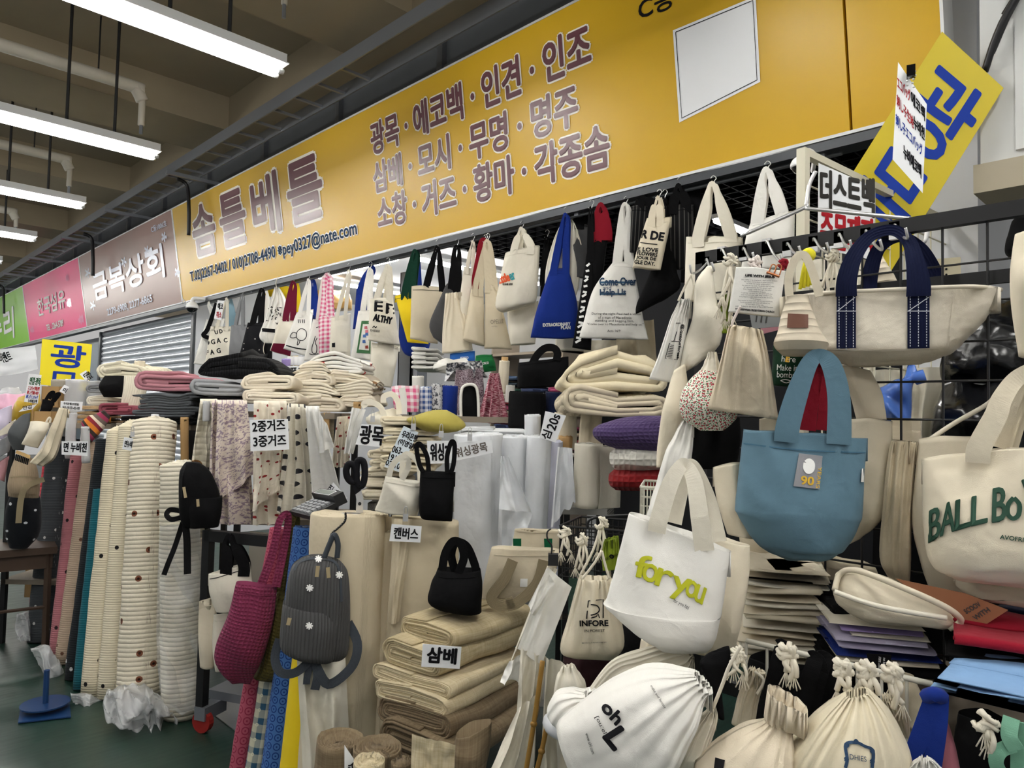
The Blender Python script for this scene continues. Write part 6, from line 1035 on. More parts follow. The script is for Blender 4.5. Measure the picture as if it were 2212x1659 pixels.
for dx in (0, 12): tube('clip_arm', [fr.l(1660 + dx, 590), fr.l(1668 + dx, 572), fr.l(1676 + dx, 576), fr.l(1672 + dx, 594)], .0016, COP, t, n=5)
tube('clip_body', [fr.l(1656, 588), fr.l(1668, 592), fr.l(1684, 598)], .003, COP, t, n=6)
card('grey printed card behind the white square', [(1615, 655), (1690, 670), (1690, 705), (1625, 710)], [('TTT', (1628, 695), (1660, 698), 22, CHAR)], d=1.8, mat=plain('grey_card', '#8f9396', .7), group='cards tucked behind the square'); card('pink card behind the grey one', [(1640, 695), (1688, 690), (1685, 712), (1645, 722)], [], d=1.84, mat=plain('pink_card', '#c98f9c', .7), group='cards tucked behind the square')
t, fr, b = lump('drawstring_pouch', 'dark green pouch printed with white and yellow words', [(1670, 745, 1760, 745), (1668, 790, 1752, 790), (1662, 832, 1740, 838)], 1.86, fabric('bottle_green', '#12301f'), [.02, .035, .02], 'pouch', group='pouches on the grid hooks'); tr_ = bvh(b)
for s, x0, x1, y in (('here', 1688, 1718, 781), ('Make it', 1678, 1722, 800), ('bombs', 1678, 1716, 815)): lettering(t, fr, s, (x0, y), (x1, y + 2), 13, WHITEINK, tree=tr_)
lettering(t, fr, 'E', (1697, 781), (1704, 782), 10, plain('yellow_ink', '#e2b23a', .7), bold=.1, tree=tr_, off=.004, name='letter'); stroke(t, fr, [(1686, 822), (1696, 820), (1708, 823), (1698, 827)], .002, WHITEINK, tree=tr_, closed=True)
RB = fabric('cream_ribbed', '#d8cdb8', kind='quilt', per=.018, st=.55)
t, fr, b = lump('bucket_bag', 'small ribbed cream bucket bag with a brown leather patch', [(1684, 645, 1748, 640), (1690, 662, 1752, 660), (1680, 715, 1772, 715), (1671, 745, 1790, 745), (1690, 768, 1775, 768)], 1.68, RB, [.035, .04, .055, .065, .03], 'bag', wr=.003, group='bags on the grid panel', p=.7); tr_ = bvh(b); patch(t, fr, [(1702, 677), (1746, 679), (1746, 708), (1700, 708)], plain('brown_leather', '#6a4434', .5, .3, bump=.2), tree=tr_, off=.004, name='leather_patch'); ribbon('handle', [fr.l(x, y, -.03) for x, y in ((1706, 648), (1704, 600), (1718, 560), (1738, 552), (1756, 590), (1770, 640))], .018, CREAM, t, n=36)
YC = fabric('yellow_cord', '#dcd232', kind='quilt', per=.006)
fr = F(1742, 560, d=1.8); t = thing('yellow_cords', 'bundle of bright yellow cords on a hook', 'cord', fr)
for i, x in enumerate((1728, 1736, 1745, 1750)): tube('cord', [fr.l(1744, 552), fr.l((1744 + x) / 2, 580, -.01), fr.l(x, 625 - 3 * i, 0)], .0045, YC, t, n=6)
halfball('knot', fr.l(1746, 551), .018, -1.4, 1.4, YC, t, n=10)
def cordbundle(label, top, ends, d, r=.0036, knot=.018, mat=None, tassel=True, group='knotted drawstring cords'):
    fr = F(*top, d=d); t = thing('cord_bundle', label, 'cord', fr, group); k = fr.l(*top); m = mat or CORD
    for i in range(9): a_ = i * .7 + random.uniform(-1, 1); tube('knot_strand', [k + Vector((.7 * knot * math.cos(a_), -.01, .7 * knot * math.sin(a_))), k + Vector((-.6 * knot * math.sin(a_ * 1.7), -.018, knot * .6 * math.cos(a_ * 2.1))), k + Vector((knot * math.cos(a_ + 2), -.01, knot * math.sin(a_ + 2)))], r, m, t, n=5, seg=8)
    for i, e in enumerate(ends):
        p = fr.l(*e, -.01 - .002 * i); tube('strand', [k, k * .5 + p * .5 + Vector((.01 * math.sin(i * 2.3), -.012, 0)), p], r, m, t, n=6, seg=10)
        if tassel and i % 2 == 0:
            for j in range(5): tube('tassel', [p, p + Vector((.006 * (j - 2), -.004, -.025 - .004 * (j % 2)))], .0012, m, t, n=4, seg=3)
    return t
cordbundle('white twisted cords hanging left of the printed square', (1578, 565), [(1553, 665), (1558, 700), (1566, 690), (1574, 700), (1580, 680), (1590, 620), (1560, 640)], 1.82); cordbundle('white knotted cords hanging right of the yellow cords', (1800, 555), [(1775, 620), (1784, 635), (1792, 640), (1805, 630)], 1.85); cordbundle('red and white speckled cords above the printed square', (1632, 568), [(1620, 585), (1636, 590), (1644, 582)], 1.78, mat=fabric('red_white_cord', ''), knot=.016); cordbundle('dark red cord loops above the copper clip', (1693, 572), [(1690, 595), (1698, 600)], 1.78, mat=RED, knot=.012, tassel=False)
pouch('olive green pouch hidden behind the white cords', [(1556, 640, 1578, 635), (1548, 680, 1580, 680), (1550, 720, 1575, 720)], fabric('olive_green', '#6f8022'), d=1.95, group='pouches on the grid hooks')
# ---- big boat tote with navy straps
BOAT = fabric('twill_canvas', '#dcd4c4', kind='canvas', st=1.6); fr = F(1930, 640, d=1.70, yaw=-4); t = thing('boat_tote', 'wide boat-shaped canvas tote with navy webbing straps', 'bag', fr, 'bags on the grid panel')
b = loft('body', fr, [(1728, 642, 2162, 626), (1744, 690, 2140, 675), (1758, 735, 2095, 725), (1772, 768, 2055, 762), (1840, 792, 1990, 786)], [.07, .075, .08, .08, .03], BOAT, t, wr=.007, wf=6, p=.42, nu=80, nv=36); tr_ = bvh(b)
tube('rim_piping', [fr.l(1728, 641, 0), fr.l(1790, 632, -.068), fr.l(1900, 627, -.08), fr.l(2050, 620, -.078), fr.l(2120, 620, -.05), fr.l(2162, 626, 0)], .005, BOAT, t, n=8)
stroke(t, fr, [(1770, 752), (1900, 757), (2050, 750)], .004, BOAT, tree=tr_, off=.004, name='base_seam'); stroke(t, fr, [(1757, 640), (1764, 752)], .003, BOAT, tree=tr_, off=.004, name='side_seam'); stroke(t, fr, [(2062, 632), (2048, 750)], .003, BOAT, tree=tr_, off=.004, name='side_seam')
THREAD = plain('white_thread', '#c9ccd6', .8)
for x0, x1, z0 in ((1807, 1849, 622), (1960, 2008, 615)):
    pt = patch(t, fr, [(x0, z0), (x1, z0), (x1, 752), (x0, 753)], NAVY, tree=tr_, off=.006, name='strap_panel', n=10)
    for k_ in (.13, .5, .87):
        xx = x0 + (x1 - x0) * k_
        for j in range(22): y = z0 + 6 + j * 5.9; stroke(pt, fr, [(xx, y), (xx, y + 3.6)], .0018, THREAD, tree=tr_, off=.0085, name='stitch', seg=0)
    stroke(pt, fr, [(x0 + 2, 672), (x1 - 2, 642)], .0018, THREAD, tree=tr_, off=.0085, name='stitch'); stroke(pt, fr, [(x0, 672), (x1, 672)], .0018, THREAD, tree=tr_, off=.0085, name='stitch')
y0 = -.086
ribbon('handle', [fr.l(x, y, y0 + o) for x, y, o in ((1828, 640, 0), (1830, 600, .0), (1846, 552, .01), (1880, 510, .03), (1928, 497, .04), (1962, 520, .03), (1976, 560, .01), (1984, 610, 0), (1984, 640, 0))], [.045, .043, .036, .028, .025, .028, .036, .046, .048], NAVY, t, n=70); ribbon('handle', [fr.l(x, y, .06) for x, y in ((1876, 640), (1880, 590), (1900, 535), (1945, 512), (1985, 535), (2010, 575), (2030, 625))], [.038, .036, .03, .025, .03, .036, .038], NAVY, t, n=60)
lump('zip_pouch', 'quilted cream pouch with a chain standing behind the boat tote', [(1888, 545, 1900, 540), (1890, 590, 1925, 585), (1892, 625, 1945, 622)], 1.95, RB, [.01, .03, .03], 'pouch')
# ---- slate blue tote
fr = F(1735, 930, d=1.62, yaw=6); t = thing('tote_bag', 'slate blue canvas tote with an embroidered patch', 'bag', fr, 'bags on the grid panel'); b = loft('body', fr, [(1606, 926, 1874, 946), (1598, 1000, 1866, 1012), (1588, 1085, 1860, 1090), (1592, 1110, 1854, 1125), (1630, 1168, 1830, 1172), (1668, 1192, 1800, 1198), (1700, 1206, 1745, 1208)], [.03, .05, .07, .075, .07, .05, .02], DENIM, t, wr=.012, wf=6, p=.5, nu=76, nv=44); tr_ = bvh(b)
stroke(t, fr, [(1606, 958), (1730, 972), (1870, 978)], .003, fabric('slate_seam', '#456a82'), tree=tr_, name='hem_seam'); ribbon('handle', [fr.l(x, y, -.045 + o) for x, y, o in ((1698, 955, 0), (1702, 920, 0), (1722, 850, .01), (1748, 785, .02), (1770, 768, .03), (1796, 790, .02), (1812, 860, .01), (1812, 960, 0))], [.05, .05, .046, .036, .03, .04, .046, .05], DENIM, t, n=60); ribbon('handle', [fr.l(x, y, .04) for x, y in ((1745, 930), (1752, 860), (1766, 790), (1780, 790), (1786, 860), (1780, 930))], [.034, .034, .03, .03, .034, .034], RED, t, n=40)
PG = fabric('grey_felt_patch', '#8d8d92'); pt = patch(t, fr, [(1726, 979), (1777, 985), (1770, 1057), (1714, 1050)], PG, tree=tr_, off=.004, name='embroidered_patch'); YI = plain('yellow_thread', '#d9b13a', .8); lettering(pt, fr, '90', (1730, 1046), (1757, 1049), 18, YI, bold=.05, tree=tr_, off=.006); lettering(pt, fr, 'YEARS', (1768, 1008), (1762, 1054), 8, YI, tree=tr_, off=.006, U=(8, 1))
stroke(pt, fr, [(1742, 1000), (1748, 996), (1754, 1002), (1753, 1014), (1746, 1018), (1741, 1010)], .012, WHITEINK, tree=tr_, off=.006, name='embroidery', closed=True); stroke(pt, fr, [(1744, 1007), (1751, 1007)], .014, WHITEINK, tree=tr_, off=.006, name='embroidery')
patch(t, fr, [(1862, 1012), (1881, 1012), (1878, 1042), (1860, 1041)], WHITEINK, tree=tr_, off=.01, name='woven_label')
def btote(label, rows, mat, d, th, group='bags on the grid panel', wr=.012, **k): return lump('tote_bag', label, rows, d, mat, th, 'bag', wr=wr, group=group, p=.5, **k)
btote('cream tote hanging behind the slate blue tote', [(1838, 905, 1928, 908), (1830, 1000, 1922, 1000), (1815, 1100, 1910, 1110), (1790, 1190, 1860, 1160)], CREAM, 1.75, [.03, .04, .05, .03]); t, fr, b = btote('cream tote handles bunched right of the slate blue tote', [(1800, 790, 1880, 800), (1830, 840, 1905, 850), (1850, 905, 1915, 905)], CREAM, 1.8, [.02, .04, .03]); btote('cream tote hidden behind the slate tote, left', [(1640, 905, 1690, 900), (1640, 960, 1700, 960)], CREAM, 1.8, [.02, .03]); btote('grey-cream tote behind the right-hand totes', [(1925, 905, 1988, 908), (1925, 950, 1990, 955)], NATURAL, 1.85, [.02, .03]); btote('beige twill tote left of the BALL BOY tote', [(1985, 948, 2100, 940), (1975, 1040, 2100, 1040), (1970, 1130, 2120, 1140), (1990, 1220, 2130, 1240), (2010, 1280, 2110, 1290)], CREAM, 1.62, [.03, .05, .05, .05, .03])
lump('drawstring_bag', 'gathered taupe linen bag between the blue and BALL BOY totes', [(1926, 952, 1984, 958), (1918, 985, 1978, 990), (1906, 1100, 1970, 1110), (1900, 1200, 1968, 1210), (1920, 1250, 1965, 1262)], 1.66, LINEN, [.03, .04, .05, .05, .02], 'bag', pleat=[.012, .012, .008, .004, 0], npl=10, wr=.012, group='bags on the grid panel', nu=64)
# ---- BALL BOY tote
fr = F(2110, 985, d=1.42, yaw=8); t = thing('tote_bag', 'natural tote printed BALL BOY in dark green', 'bag', fr, 'bags on the grid panel'); b = loft('body', fr, [(1990, 990, 2330, 955), (1992, 1060, 2335, 1040), (1996, 1140, 2340, 1130), (2010, 1215, 2335, 1215), (2060, 1245, 2320, 1275)], [.03, .06, .08, .08, .04], CREAM, t, wr=.012, wf=6, p=.5, nu=76, nv=44); tr_ = bvh(b); GI = plain('forest_green_ink', '#274a3a', .7)
for s, x0, x1, y0_, y1_, h in (('B', 2006, 2030, 1172, 1160, 68), ('A', 2031, 2062, 1158, 1146, 66), ('L', 2063, 2096, 1146, 1136, 64), ('L', 2098, 2132, 1136, 1128, 62), ('B', 2144, 2172, 1128, 1124, 72), ('Y', 2206, 2240, 1118, 1112, 80)): lettering(t, fr, s, (x0, y0_), (x1, y1_), 0, GI, bold=.025, tree=tr_, U=(2, -h), name='letter', off=.006)
stroke(t, fr, [(2190, 1075), (2178, 1090), (2177, 1110), (2188, 1120), (2200, 1112), (2202, 1090)], .008, GI, tree=tr_, closed=True, name='letter')
lettering(t, fr, 'AVOFRIENDS', (2160, 1164), (2250, 1176), 9, GI, bold=.03, tree=tr_)
ribbon('handle', [fr.l(x, y, -.05 + o) for x, y, o in ((2112, 1000, 0), (2116, 965, 0), (2150, 900, .01), (2165, 860, .02), (2200, 815, .04), (2250, 800, .04), (2290, 850, .02), (2300, 960, 0))], [.04, .04, .038, .034, .03, .03, .036, .04], CREAM, t, n=60)
for i in range(3): ribbon('handle', [fr.l(x + i * 14, y, .03 + .02 * i) for x, y in ((2150, 965), (2170, 900), (2200, 830), (2240, 815))], .034, CREAM, t, n=40)
btote('cream ribbed bag at the right edge above the BALL BOY tote', [(2192, 508, 2300, 500), (2182, 580, 2300, 580), (2184, 660, 2300, 660), (2200, 770, 2300, 790)], CREAM, 1.45, [.03, .05, .05, .03])
fr = F(2010, 900, d=1.6); t = thing('carry_cord', 'thin cream cord handle slanting left of the BALL BOY tote', 'cord', fr); tube('cord', [fr.l(2000, 955), fr.l(2060, 915), fr.l(2130, 875), fr.l(2150, 855)], .005, CORD, t)
# ---- cream handles and bags above "for you"
lump('cloth_bag', 'tall cream cloth bag hanging left of the black cloth', [(1456, 800, 1480, 790), (1432, 880, 1490, 870), (1420, 960, 1480, 950), (1418, 1010, 1450, 1005)], 1.95, CREAM, [.03, .05, .05, .03], wr=.016, group='bags behind the for you tote'); lump('cloth_bag', 'black cloth bag hanging behind the floral pouch', [(1500, 905, 1598, 900), (1490, 950, 1600, 950), (1485, 1010, 1590, 1010)], 1.92, BLACK, [.04, .06, .05], wr=.012, group='bags behind the for you tote')
lump('cloth_bag', 'white cloth bag bunched above the for you tote', [(1480, 900, 1500, 905), (1440, 970, 1495, 980), (1412, 1060, 1480, 1070), (1395, 1120, 1440, 1130)], 1.8, WHITE, [.015, .03, .04, .03], wr=.02, pleat=.01, npl=8, group='bags behind the for you tote')
fr = F(1450, 1150, d=1.50, yaw=-6); t = thing('tote_bag', 'white tote printed for you in lime green', 'bag', fr, 'bags on the front hooks'); b = loft('body', fr, [(1360, 1106, 1579, 1190), (1340, 1190, 1570, 1250), (1316, 1285, 1560, 1318), (1313, 1300, 1557, 1335), (1372, 1352, 1546, 1380), (1432, 1400, 1530, 1403)], [.03, .055, .075, .08, .07, .03], WHITE, t, wr=.010, wf=6, p=.5, nu=76, nv=44); tr_ = bvh(b); LI = plain('lime_ink', '#b5b81f', .7)
for s, x0, x1, y0_, y1_, h in (('f', 1368, 1398, 1244, 1250, 46), ('o', 1384, 1415, 1250, 1262, 36), ('r', 1414, 1446, 1262, 1274, 36), ('y', 1446, 1484, 1290, 1300, 46), ('o', 1478, 1500, 1284, 1296, 34), ('u', 1498, 1516, 1296, 1306, 34)): lettering(t, fr, s, (x0, y0_), (x1, y1_), 0, LI, bold=.035, tree=tr_, U=(10, -h), name='letter', off=.005)
lettering(t, fr, 'for you bpj', (1453, 1302), (1486, 1318), 10, INK, tree=tr_)
ribbon('handle', [fr.l(x, y, -.04 + o) for x, y, o in ((1418, 1150, 0), (1424, 1120, 0), (1446, 1050, .015), (1468, 1010, .03), (1482, 1005, .04), (1500, 1040, .02), (1512, 1120, .0), (1522, 1190, 0))], [.036, .036, .034, .028, .026, .032, .036, .038], IVORY, t, n=60); ribbon('handle', [fr.l(x, y, .03) for x, y in ((1455, 1130), (1470, 1060), (1484, 1012), (1500, 1012), (1530, 1080), (1552, 1170))], [.034, .032, .028, .028, .032, .034], IVORY, t, n=50)
btote('cream tote directly behind the for you tote', [(1500, 1150, 1620, 1176), (1490, 1230, 1618, 1240), (1480, 1330, 1600, 1340), (1500, 1405, 1585, 1400)], CREAM, 1.6, [.03, .05, .06, .04], group='bags on the front hooks'); btote('third cream tote behind the for you tote', [(1540, 1010, 1600, 1000), (1548, 1080, 1612, 1080), (1570, 1150, 1630, 1160)], CREAM, 1.7, [.02, .03, .03], group='bags on the front hooks')
# ---- wire baskets and pouches at the left of the foreground
def wire_basket(label, c0, c1, h, dp, d0, d1, mat, nx, nz__, ny, name='wire_basket'):
    A = Vector(atD(*c0, d0)); B = Vector(atD(*c1, d1)); B.z = A.z; ex_ = (B - A); L_ = ex_.length; t = thing(name, label, 'basket', loc=A, rz=math.atan2(ex_.y, ex_.x)); r = .0018
    for z in (0, -h): 
        for q in (((0, 0, z), (L_, 0, z)), ((0, dp, z), (L_, dp, z)), ((0, 0, z), (0, dp, z)), ((L_, 0, z), (L_, dp, z))): MB().bar(*q, .0035 if z == 0 else r, 6).go('rim_wire', mat, t)
    for y in (0, dp):
        for i in range(nx + 1): MB().bar((L_ * i / nx, y, 0), (L_ * i / nx, y, -h), r, 5).go('wire', mat, t)
        for i in range(1, nz__): MB().bar((0, y, -h * i / nz__), (L_, y, -h * i / nz__), r, 5).go('wire', mat, t)
    for x in (0, L_):
        for i in range(ny + 1): MB().bar((x, dp * i / ny, 0), (x, dp * i / ny, -h), r, 5).go('wire', mat, t)
        for i in range(1, nz__): MB().bar((x, 0, -h * i / nz__), (x, dp, -h * i / nz__), r, 5).go('wire', mat, t)
    return t, L_
t, L_ = wire_basket('black wire basket hung with white cords', (1210, 1136), (1365, 1088), .14, .22, 2.05, 1.98, BLKW, 12, 6, 8); tube('handle', [(.08, .0, 0), (.1, 0, .03), (L_ + .05, 0, .05)], .004, BLKW, t); wire_basket('white wire basket behind the for you tote', (1384, 1052), (1420, 1060), .12, .2, 1.85, 1.84, WHW, 5, 5, 5)
cordbundle('white knotted cords at the left end of the black basket', (1220, 1150), [(1212, 1190), (1225, 1200), (1235, 1195), (1222, 1180)], 1.95); cordbundle('long white looped cords in the middle of the black basket', (1300, 1130), [(1290, 1190), (1296, 1200), (1302, 1180), (1252, 1245), (1318, 1245)], 1.9); cordbundle('white cord tassels left of the INFORE pouch', (1258, 1165), [(1243, 1225), (1250, 1230), (1260, 1228), (1268, 1220)], 1.92)
t, fr, b = pouch('natural drawstring pouch printed INFORE IN FOREST', [(1250, 1246, 1320, 1247), (1246, 1262, 1326, 1262), (1228, 1330, 1340, 1328), (1210, 1400, 1348, 1392), (1232, 1420, 1322, 1424)], CREAM, d=1.82, th=[.03, .035, .045, .045, .02], pleat=[.006, .01, .004, .002, 0], group='pouches on the front rack', cord=[[(1258, 1250), (1285, 1215), (1300, 1190)], [(1316, 1250), (1306, 1215), (1300, 1190)]]); tr_ = bvh(b)
lettering(t, fr, 'INFORE', (1253, 1353), (1314, 1352), 12, INK, bold=.05, tree=tr_); lettering(t, fr, 'IN FOREST', (1263, 1366), (1307, 1365), 6, INK, tree=tr_); lettering(t, fr, '@infore_in.forest.stagram', (1257, 1391), (1310, 1389), 3.5, INK, tree=tr_)
for q in ([(1267, 1337), (1271, 1298), (1303, 1295), (1303, 1335)], [(1276, 1306), (1289, 1308), (1295, 1317), (1289, 1325), (1276, 1329)], [(1277, 1335), (1288, 1332), (1292, 1326), (1295, 1335)]): stroke(t, fr, q, .003, INK, tree=tr_, seg=0 if len(q) == 4 else None)
t, fr, b = pouch('small lime green pouch with a black logo on the basket', [(1306, 1166, 1336, 1158), (1304, 1172, 1337, 1166), (1300, 1200, 1338, 1195), (1302, 1232, 1336, 1228)], fabric('lime_cotton', '#7f9126'), d=1.86, group='pouches on the front rack', th=[.012, .014, .018, .01]); tr_ = bvh(b); lettering(t, fr, 'ARCTIONA', (1308, 1212), (1336, 1200), 6, INK, tree=tr_)
stroke(t, fr, [(1320, 1198), (1317, 1202), (1322, 1206), (1325, 1202)], .003, INK, tree=tr_, closed=True)
# white napkins fan on a clip
fr = F(1195, 1210, d=1.88); t = thing('hanger_clip', 'dark steel clip hanger with a wire hook', 'hanger', fr); tube('hook', [fr.l(*q) for q in ((1190, 1142), (1182, 1150), (1183, 1165), (1192, 1180), (1190, 1205))], .0022, DSTEEL, t); MB().box(fr.l(1184, 1215).x, fr.l(1206, 1215).x, -.012, .012, fr.l(1184, 1220).z, fr.l(1184, 1196).z).go('jaw', DSTEEL, t)
for i, (q, lab) in enumerate((([(1182, 1222), (1205, 1230), (1150, 1345), (1098, 1440)], 'backmost'), ([(1182, 1225), (1235, 1268), (1170, 1435), (1118, 1400)], 'middle'), ([(1180, 1228), (1200, 1262), (1155, 1332), (1140, 1310)], 'front')) ): drape('white hemmed cotton cloth clipped in a fan, %s' % lab, q, WHITE if i else IVORY, d=1.9 - .025 * i, folds=.6, amp=.008, group='white cloths clipped in a fan')
for q, lab, dd in (([(1100, 1430), (1150, 1400), (1160, 1470), (1080, 1475)], 'white cotton cloth hanging under the fan', 1.88), ([(1125, 1400), (1180, 1420), (1165, 1520), (1115, 1560)], 'pale cotton cloth hanging beside the bamboo stick', 1.86), ([(1120, 1530), (1160, 1500), (1150, 1700), (1045, 1700)], 'cream cotton cloth hanging at the bottom edge', 1.8), ([(1180, 1420), (1240, 1440), (1225, 1700), (1165, 1700)], 'long cream cloth strips right of the bamboo stick', 1.86)): drape(lab, q, IVORY if dd < 1.87 else WHITE, d=dd, folds=2, amp=.025, group='loose cloths in the foreground')
BAM = plain('bamboo', '#9a7434', .45, .3, var=.25)
for a, b_, lab in (((1172, 1428), (1130, 1700), 'yellow bamboo stick standing in front of the hemp'), ((1186, 1545), (1150, 1700), 'darker bamboo stick right of the first')):
    fr = F(*b_, d=1.72); t = thing('bamboo_stick', lab, 'stick', fr, 'bamboo sticks'); tube('stick', [fr.l(*b_), fr.l((a[0] + b_[0]) / 2 + 2, (a[1] + b_[1]) / 2, .01), fr.l(*a, .02)], .006, BAM, t, n=8); halfball('node', fr.l((a[0] + b_[0]) / 2 + 2, (a[1] + b_[1]) / 2, .01), .0085, -1.2, 1.2, BAM, t, n=8)
fr = F(1200, 1580, d=1.5); t = thing('plastic_basket', 'basket with a thick light grey rim at the bottom edge', 'basket', fr); LG = plain('light_grey_plastic', '#b9bcc0', .4, .4); tube('rim', [fr.l(*q, o) for q, o in (((1290, 1640), -.06), ((1240, 1600), -.08), ((1195, 1575), -.05), ((1188, 1555), 0), ((1215, 1545), .05), ((1300, 1550), .1))], .014, LG, t, n=10)
for i in range(6): tube('rib', [fr.l(1225 + i * 12, 1600 + i * 8, -.06), fr.l(1232 + i * 12, 1700, -.05)], .003, LG, t)
for i in range(4): tube('band', [fr.l(1228, 1622 + i * 20, -.06), fr.l(1290, 1655 + i * 20, -.065)], .0025, LG, t)
# ---- pouches in the front
cord1 = lambda *q: [list(q)]
pouch('white puffy pouch at the left of the ohL pouch', [(1262, 1495, 1300, 1500), (1210, 1490, 1290, 1560), (1182, 1530, 1260, 1590), (1190, 1552, 1230, 1580)], WHITE, d=1.42, group='stuffed pouches in front', th=[.03, .05, .05, .02])
pouch('cream cotton pouch leaning behind the ohL pouch', [(1488, 1398, 1500, 1420), (1420, 1396, 1480, 1465), (1330, 1420, 1400, 1505), (1266, 1495, 1320, 1560)], IVORY, d=1.48, group='stuffed pouches in front', pleat=[.01, .012, .006, .002])
t, fr, b = pouch('white stuffed pouch printed ohL in heavy black letters', [(1500, 1452, 1540, 1492), (1485, 1452, 1525, 1505), (1400, 1447, 1500, 1580), (1300, 1485, 1430, 1690), (1205, 1560, 1300, 1760)], WHITE, d=1.28, th=[.02, .03, .08, .1, .06], pleat=[.012, .012, .007, .003, 0], npl=16, group='stuffed pouches in front'); tr_ = bvh(b)
lettering(t, fr, 'oh', (1297, 1530), (1330, 1567), 0, INK, bold=.06, tree=tr_, U=(18, -18), off=.006); lettering(t, fr, 'L', (1303, 1593), (1326, 1621), 0, INK, bold=.06, tree=tr_, U=(38, -24), name='letter', off=.006); lettering(t, fr, '[ouːel]', (1283, 1550), (1304, 1592), 0, INK, tree=tr_, U=(10, -4)); lettering(t, fr, 'make and fantasy', (1403, 1483), (1434, 1532), 0, INK, tree=tr_, U=(6, -4)); lettering(t, fr, 'www.ohl.com', (1264, 1585), (1279, 1630), 0, INK, tree=tr_, U=(6, -3))
pouch('slim cream pouch squeezed between the ohL pouch and the linen one', [(1535, 1530, 1548, 1532), (1505, 1560, 1550, 1560), (1470, 1610, 1530, 1620), (1440, 1670, 1500, 1690)], IVORY, d=1.3, group='stuffed pouches in front', th=[.012, .03, .035, .03], cord=[[(1540, 1530), (1560, 1480), (1575, 1440), (1600, 1395)]])
t, fr, b = pouch('linen stuffed pouch with a frilled neck', [(1658, 1485, 1745, 1535), (1650, 1545, 1715, 1575), (1652, 1555, 1712, 1582), (1570, 1590, 1720, 1650), (1500, 1650, 1720, 1740)], fabric('pale_oat_linen', '#d8ccb6', st=1.), d=1.22, th=[.035, .02, .02, .08, .1], pleat=[.007, .005, .006, .005, .002], npl=13, group='stuffed pouches in front'); patch(t, fr, [(1545, 1636), (1566, 1642), (1560, 1675), (1540, 1675)], INK, tree=bvh(b), name='print')
t, fr, b = pouch('cream stuffed pouch printed DHIES in an ornate frame', [(1828, 1497, 1872, 1492), (1812, 1508, 1888, 1504), (1760, 1550, 1928, 1550), (1700, 1615, 1968, 1630), (1670, 1700, 1975, 1710)], fabric('warm_cream', '#ddd3ba'), d=1.2, th=[.02, .03, .075, .1, .08], pleat=[.008, .01, .008, .005, .002], npl=20, group='stuffed pouches in front'); tr_ = bvh(b)
lettering(t, fr, 'DHIES', (1836, 1640), (1872, 1646), 11, NAVYINK, tree=tr_); stroke(t, fr, [(1826, 1659), (1830, 1640), (1827, 1608), (1850, 1604), (1868, 1612), (1886, 1622), (1884, 1659)], .005, NAVYINK, tree=tr_, name='ornate_frame')
for x, y in ((1829, 1610), (1849, 1602), (1884, 1622), (1828, 1640), (1884, 1645)): stroke(t, fr, [(x - 3, y), (x, y - 3), (x + 3, y), (x, y + 3)], .004, NAVYINK, tree=tr_, closed=True, name='ornate_frame')
pouch('small beige pouch behind the linen stuffed pouch', [(1620, 1440, 1650, 1450), (1612, 1455, 1655, 1462), (1595, 1500, 1640, 1510), (1580, 1560, 1630, 1570)], CREAM, d=1.4, group='stuffed pouches in front', cord=[[(1630, 1450), (1650, 1470), (1635, 1500)]]); pouch('cream pouch right of the DHIES pouch', [(1905, 1500, 1935, 1505), (1910, 1530, 1960, 1540), (1930, 1580, 1968, 1600)], CREAM, d=1.3, group='stuffed pouches in front')
# rack rod with straps
A = atD(1612, 1384, 1.5); B = atD(2015, 1478, 1.32); fr = F(0, 0, p=A, rz=0); t = thing('wire_rack', 'white wire rod rack in front of the folded totes', 'rack', loc=Vector(A)); MB().bar((0, 0, 0), Vector(B - A), .0055, 8).go('rod', WHW, t, smooth=True)
for i in range(9): q = Vector(B - A) * (i / 8.); MB().bar(q, q + Vector((0, 0, -.22)), .003, 6).go('upright_wire', WHW, t)
for i, (x, y) in enumerate(((1685, 1400), (1755, 1425), (1775, 1425))):
    fr = F(x, y, d=1.36); t = thing('black_strap', 'black webbing strap looped over the rod, %s' % ('left', 'middle', 'right')[i], 'strap', fr, 'black straps on the rod'); ribbon('webbing', [fr.l(x, y - 4), fr.l(x + 5, y, -.01), fr.l(x - 6, y + 40, -.02), fr.l(x - 26, y + 120, -.02)], .028, BLACK, t); ribbon('webbing', [fr.l(x + 2, y - 4), fr.l(x + 14, y + 10, -.01), fr.l(x + 16, y + 60, -.01), fr.l(x + 6, y + 130, 0)], .028, BLACK, t)
t = lump('black_ribbon_bow', 'black cotton ribbon bow behind the ohL pouch', [(1540, 1410, 1575, 1400), (1512, 1430, 1580, 1430), (1530, 1470, 1560, 1480), (1545, 1540, 1565, 1550)], 1.36, BLACK, [.01, .02, .015, .01], 'ribbon')
cordbundle('cream cord knot left of the black straps', (1595, 1415), [(1585, 1440), (1570, 1460), (1604, 1455), (1612, 1470)], 1.34, r=.003); cordbundle('cream braided cords between the black straps', (1702, 1405), [(1698, 1450), (1706, 1470), (1714, 1455), (1720, 1462)], 1.33, r=.005); cordbundle('cream braided cords above the DHIES pouch, left', (1820, 1440), [(1808, 1490), (1826, 1492), (1838, 1490)], 1.25, r=.005); cordbundle('cream braided cords above the DHIES pouch, middle', (1872, 1445), [(1850, 1490), (1868, 1495), (1884, 1490), (1898, 1500)], 1.24, r=.005); cordbundle('cream braided cords above the DHIES pouch, right', (1928, 1450), [(1925, 1480), (1940, 1500), (1950, 1520), (1930, 1530)], 1.25, r=.005)
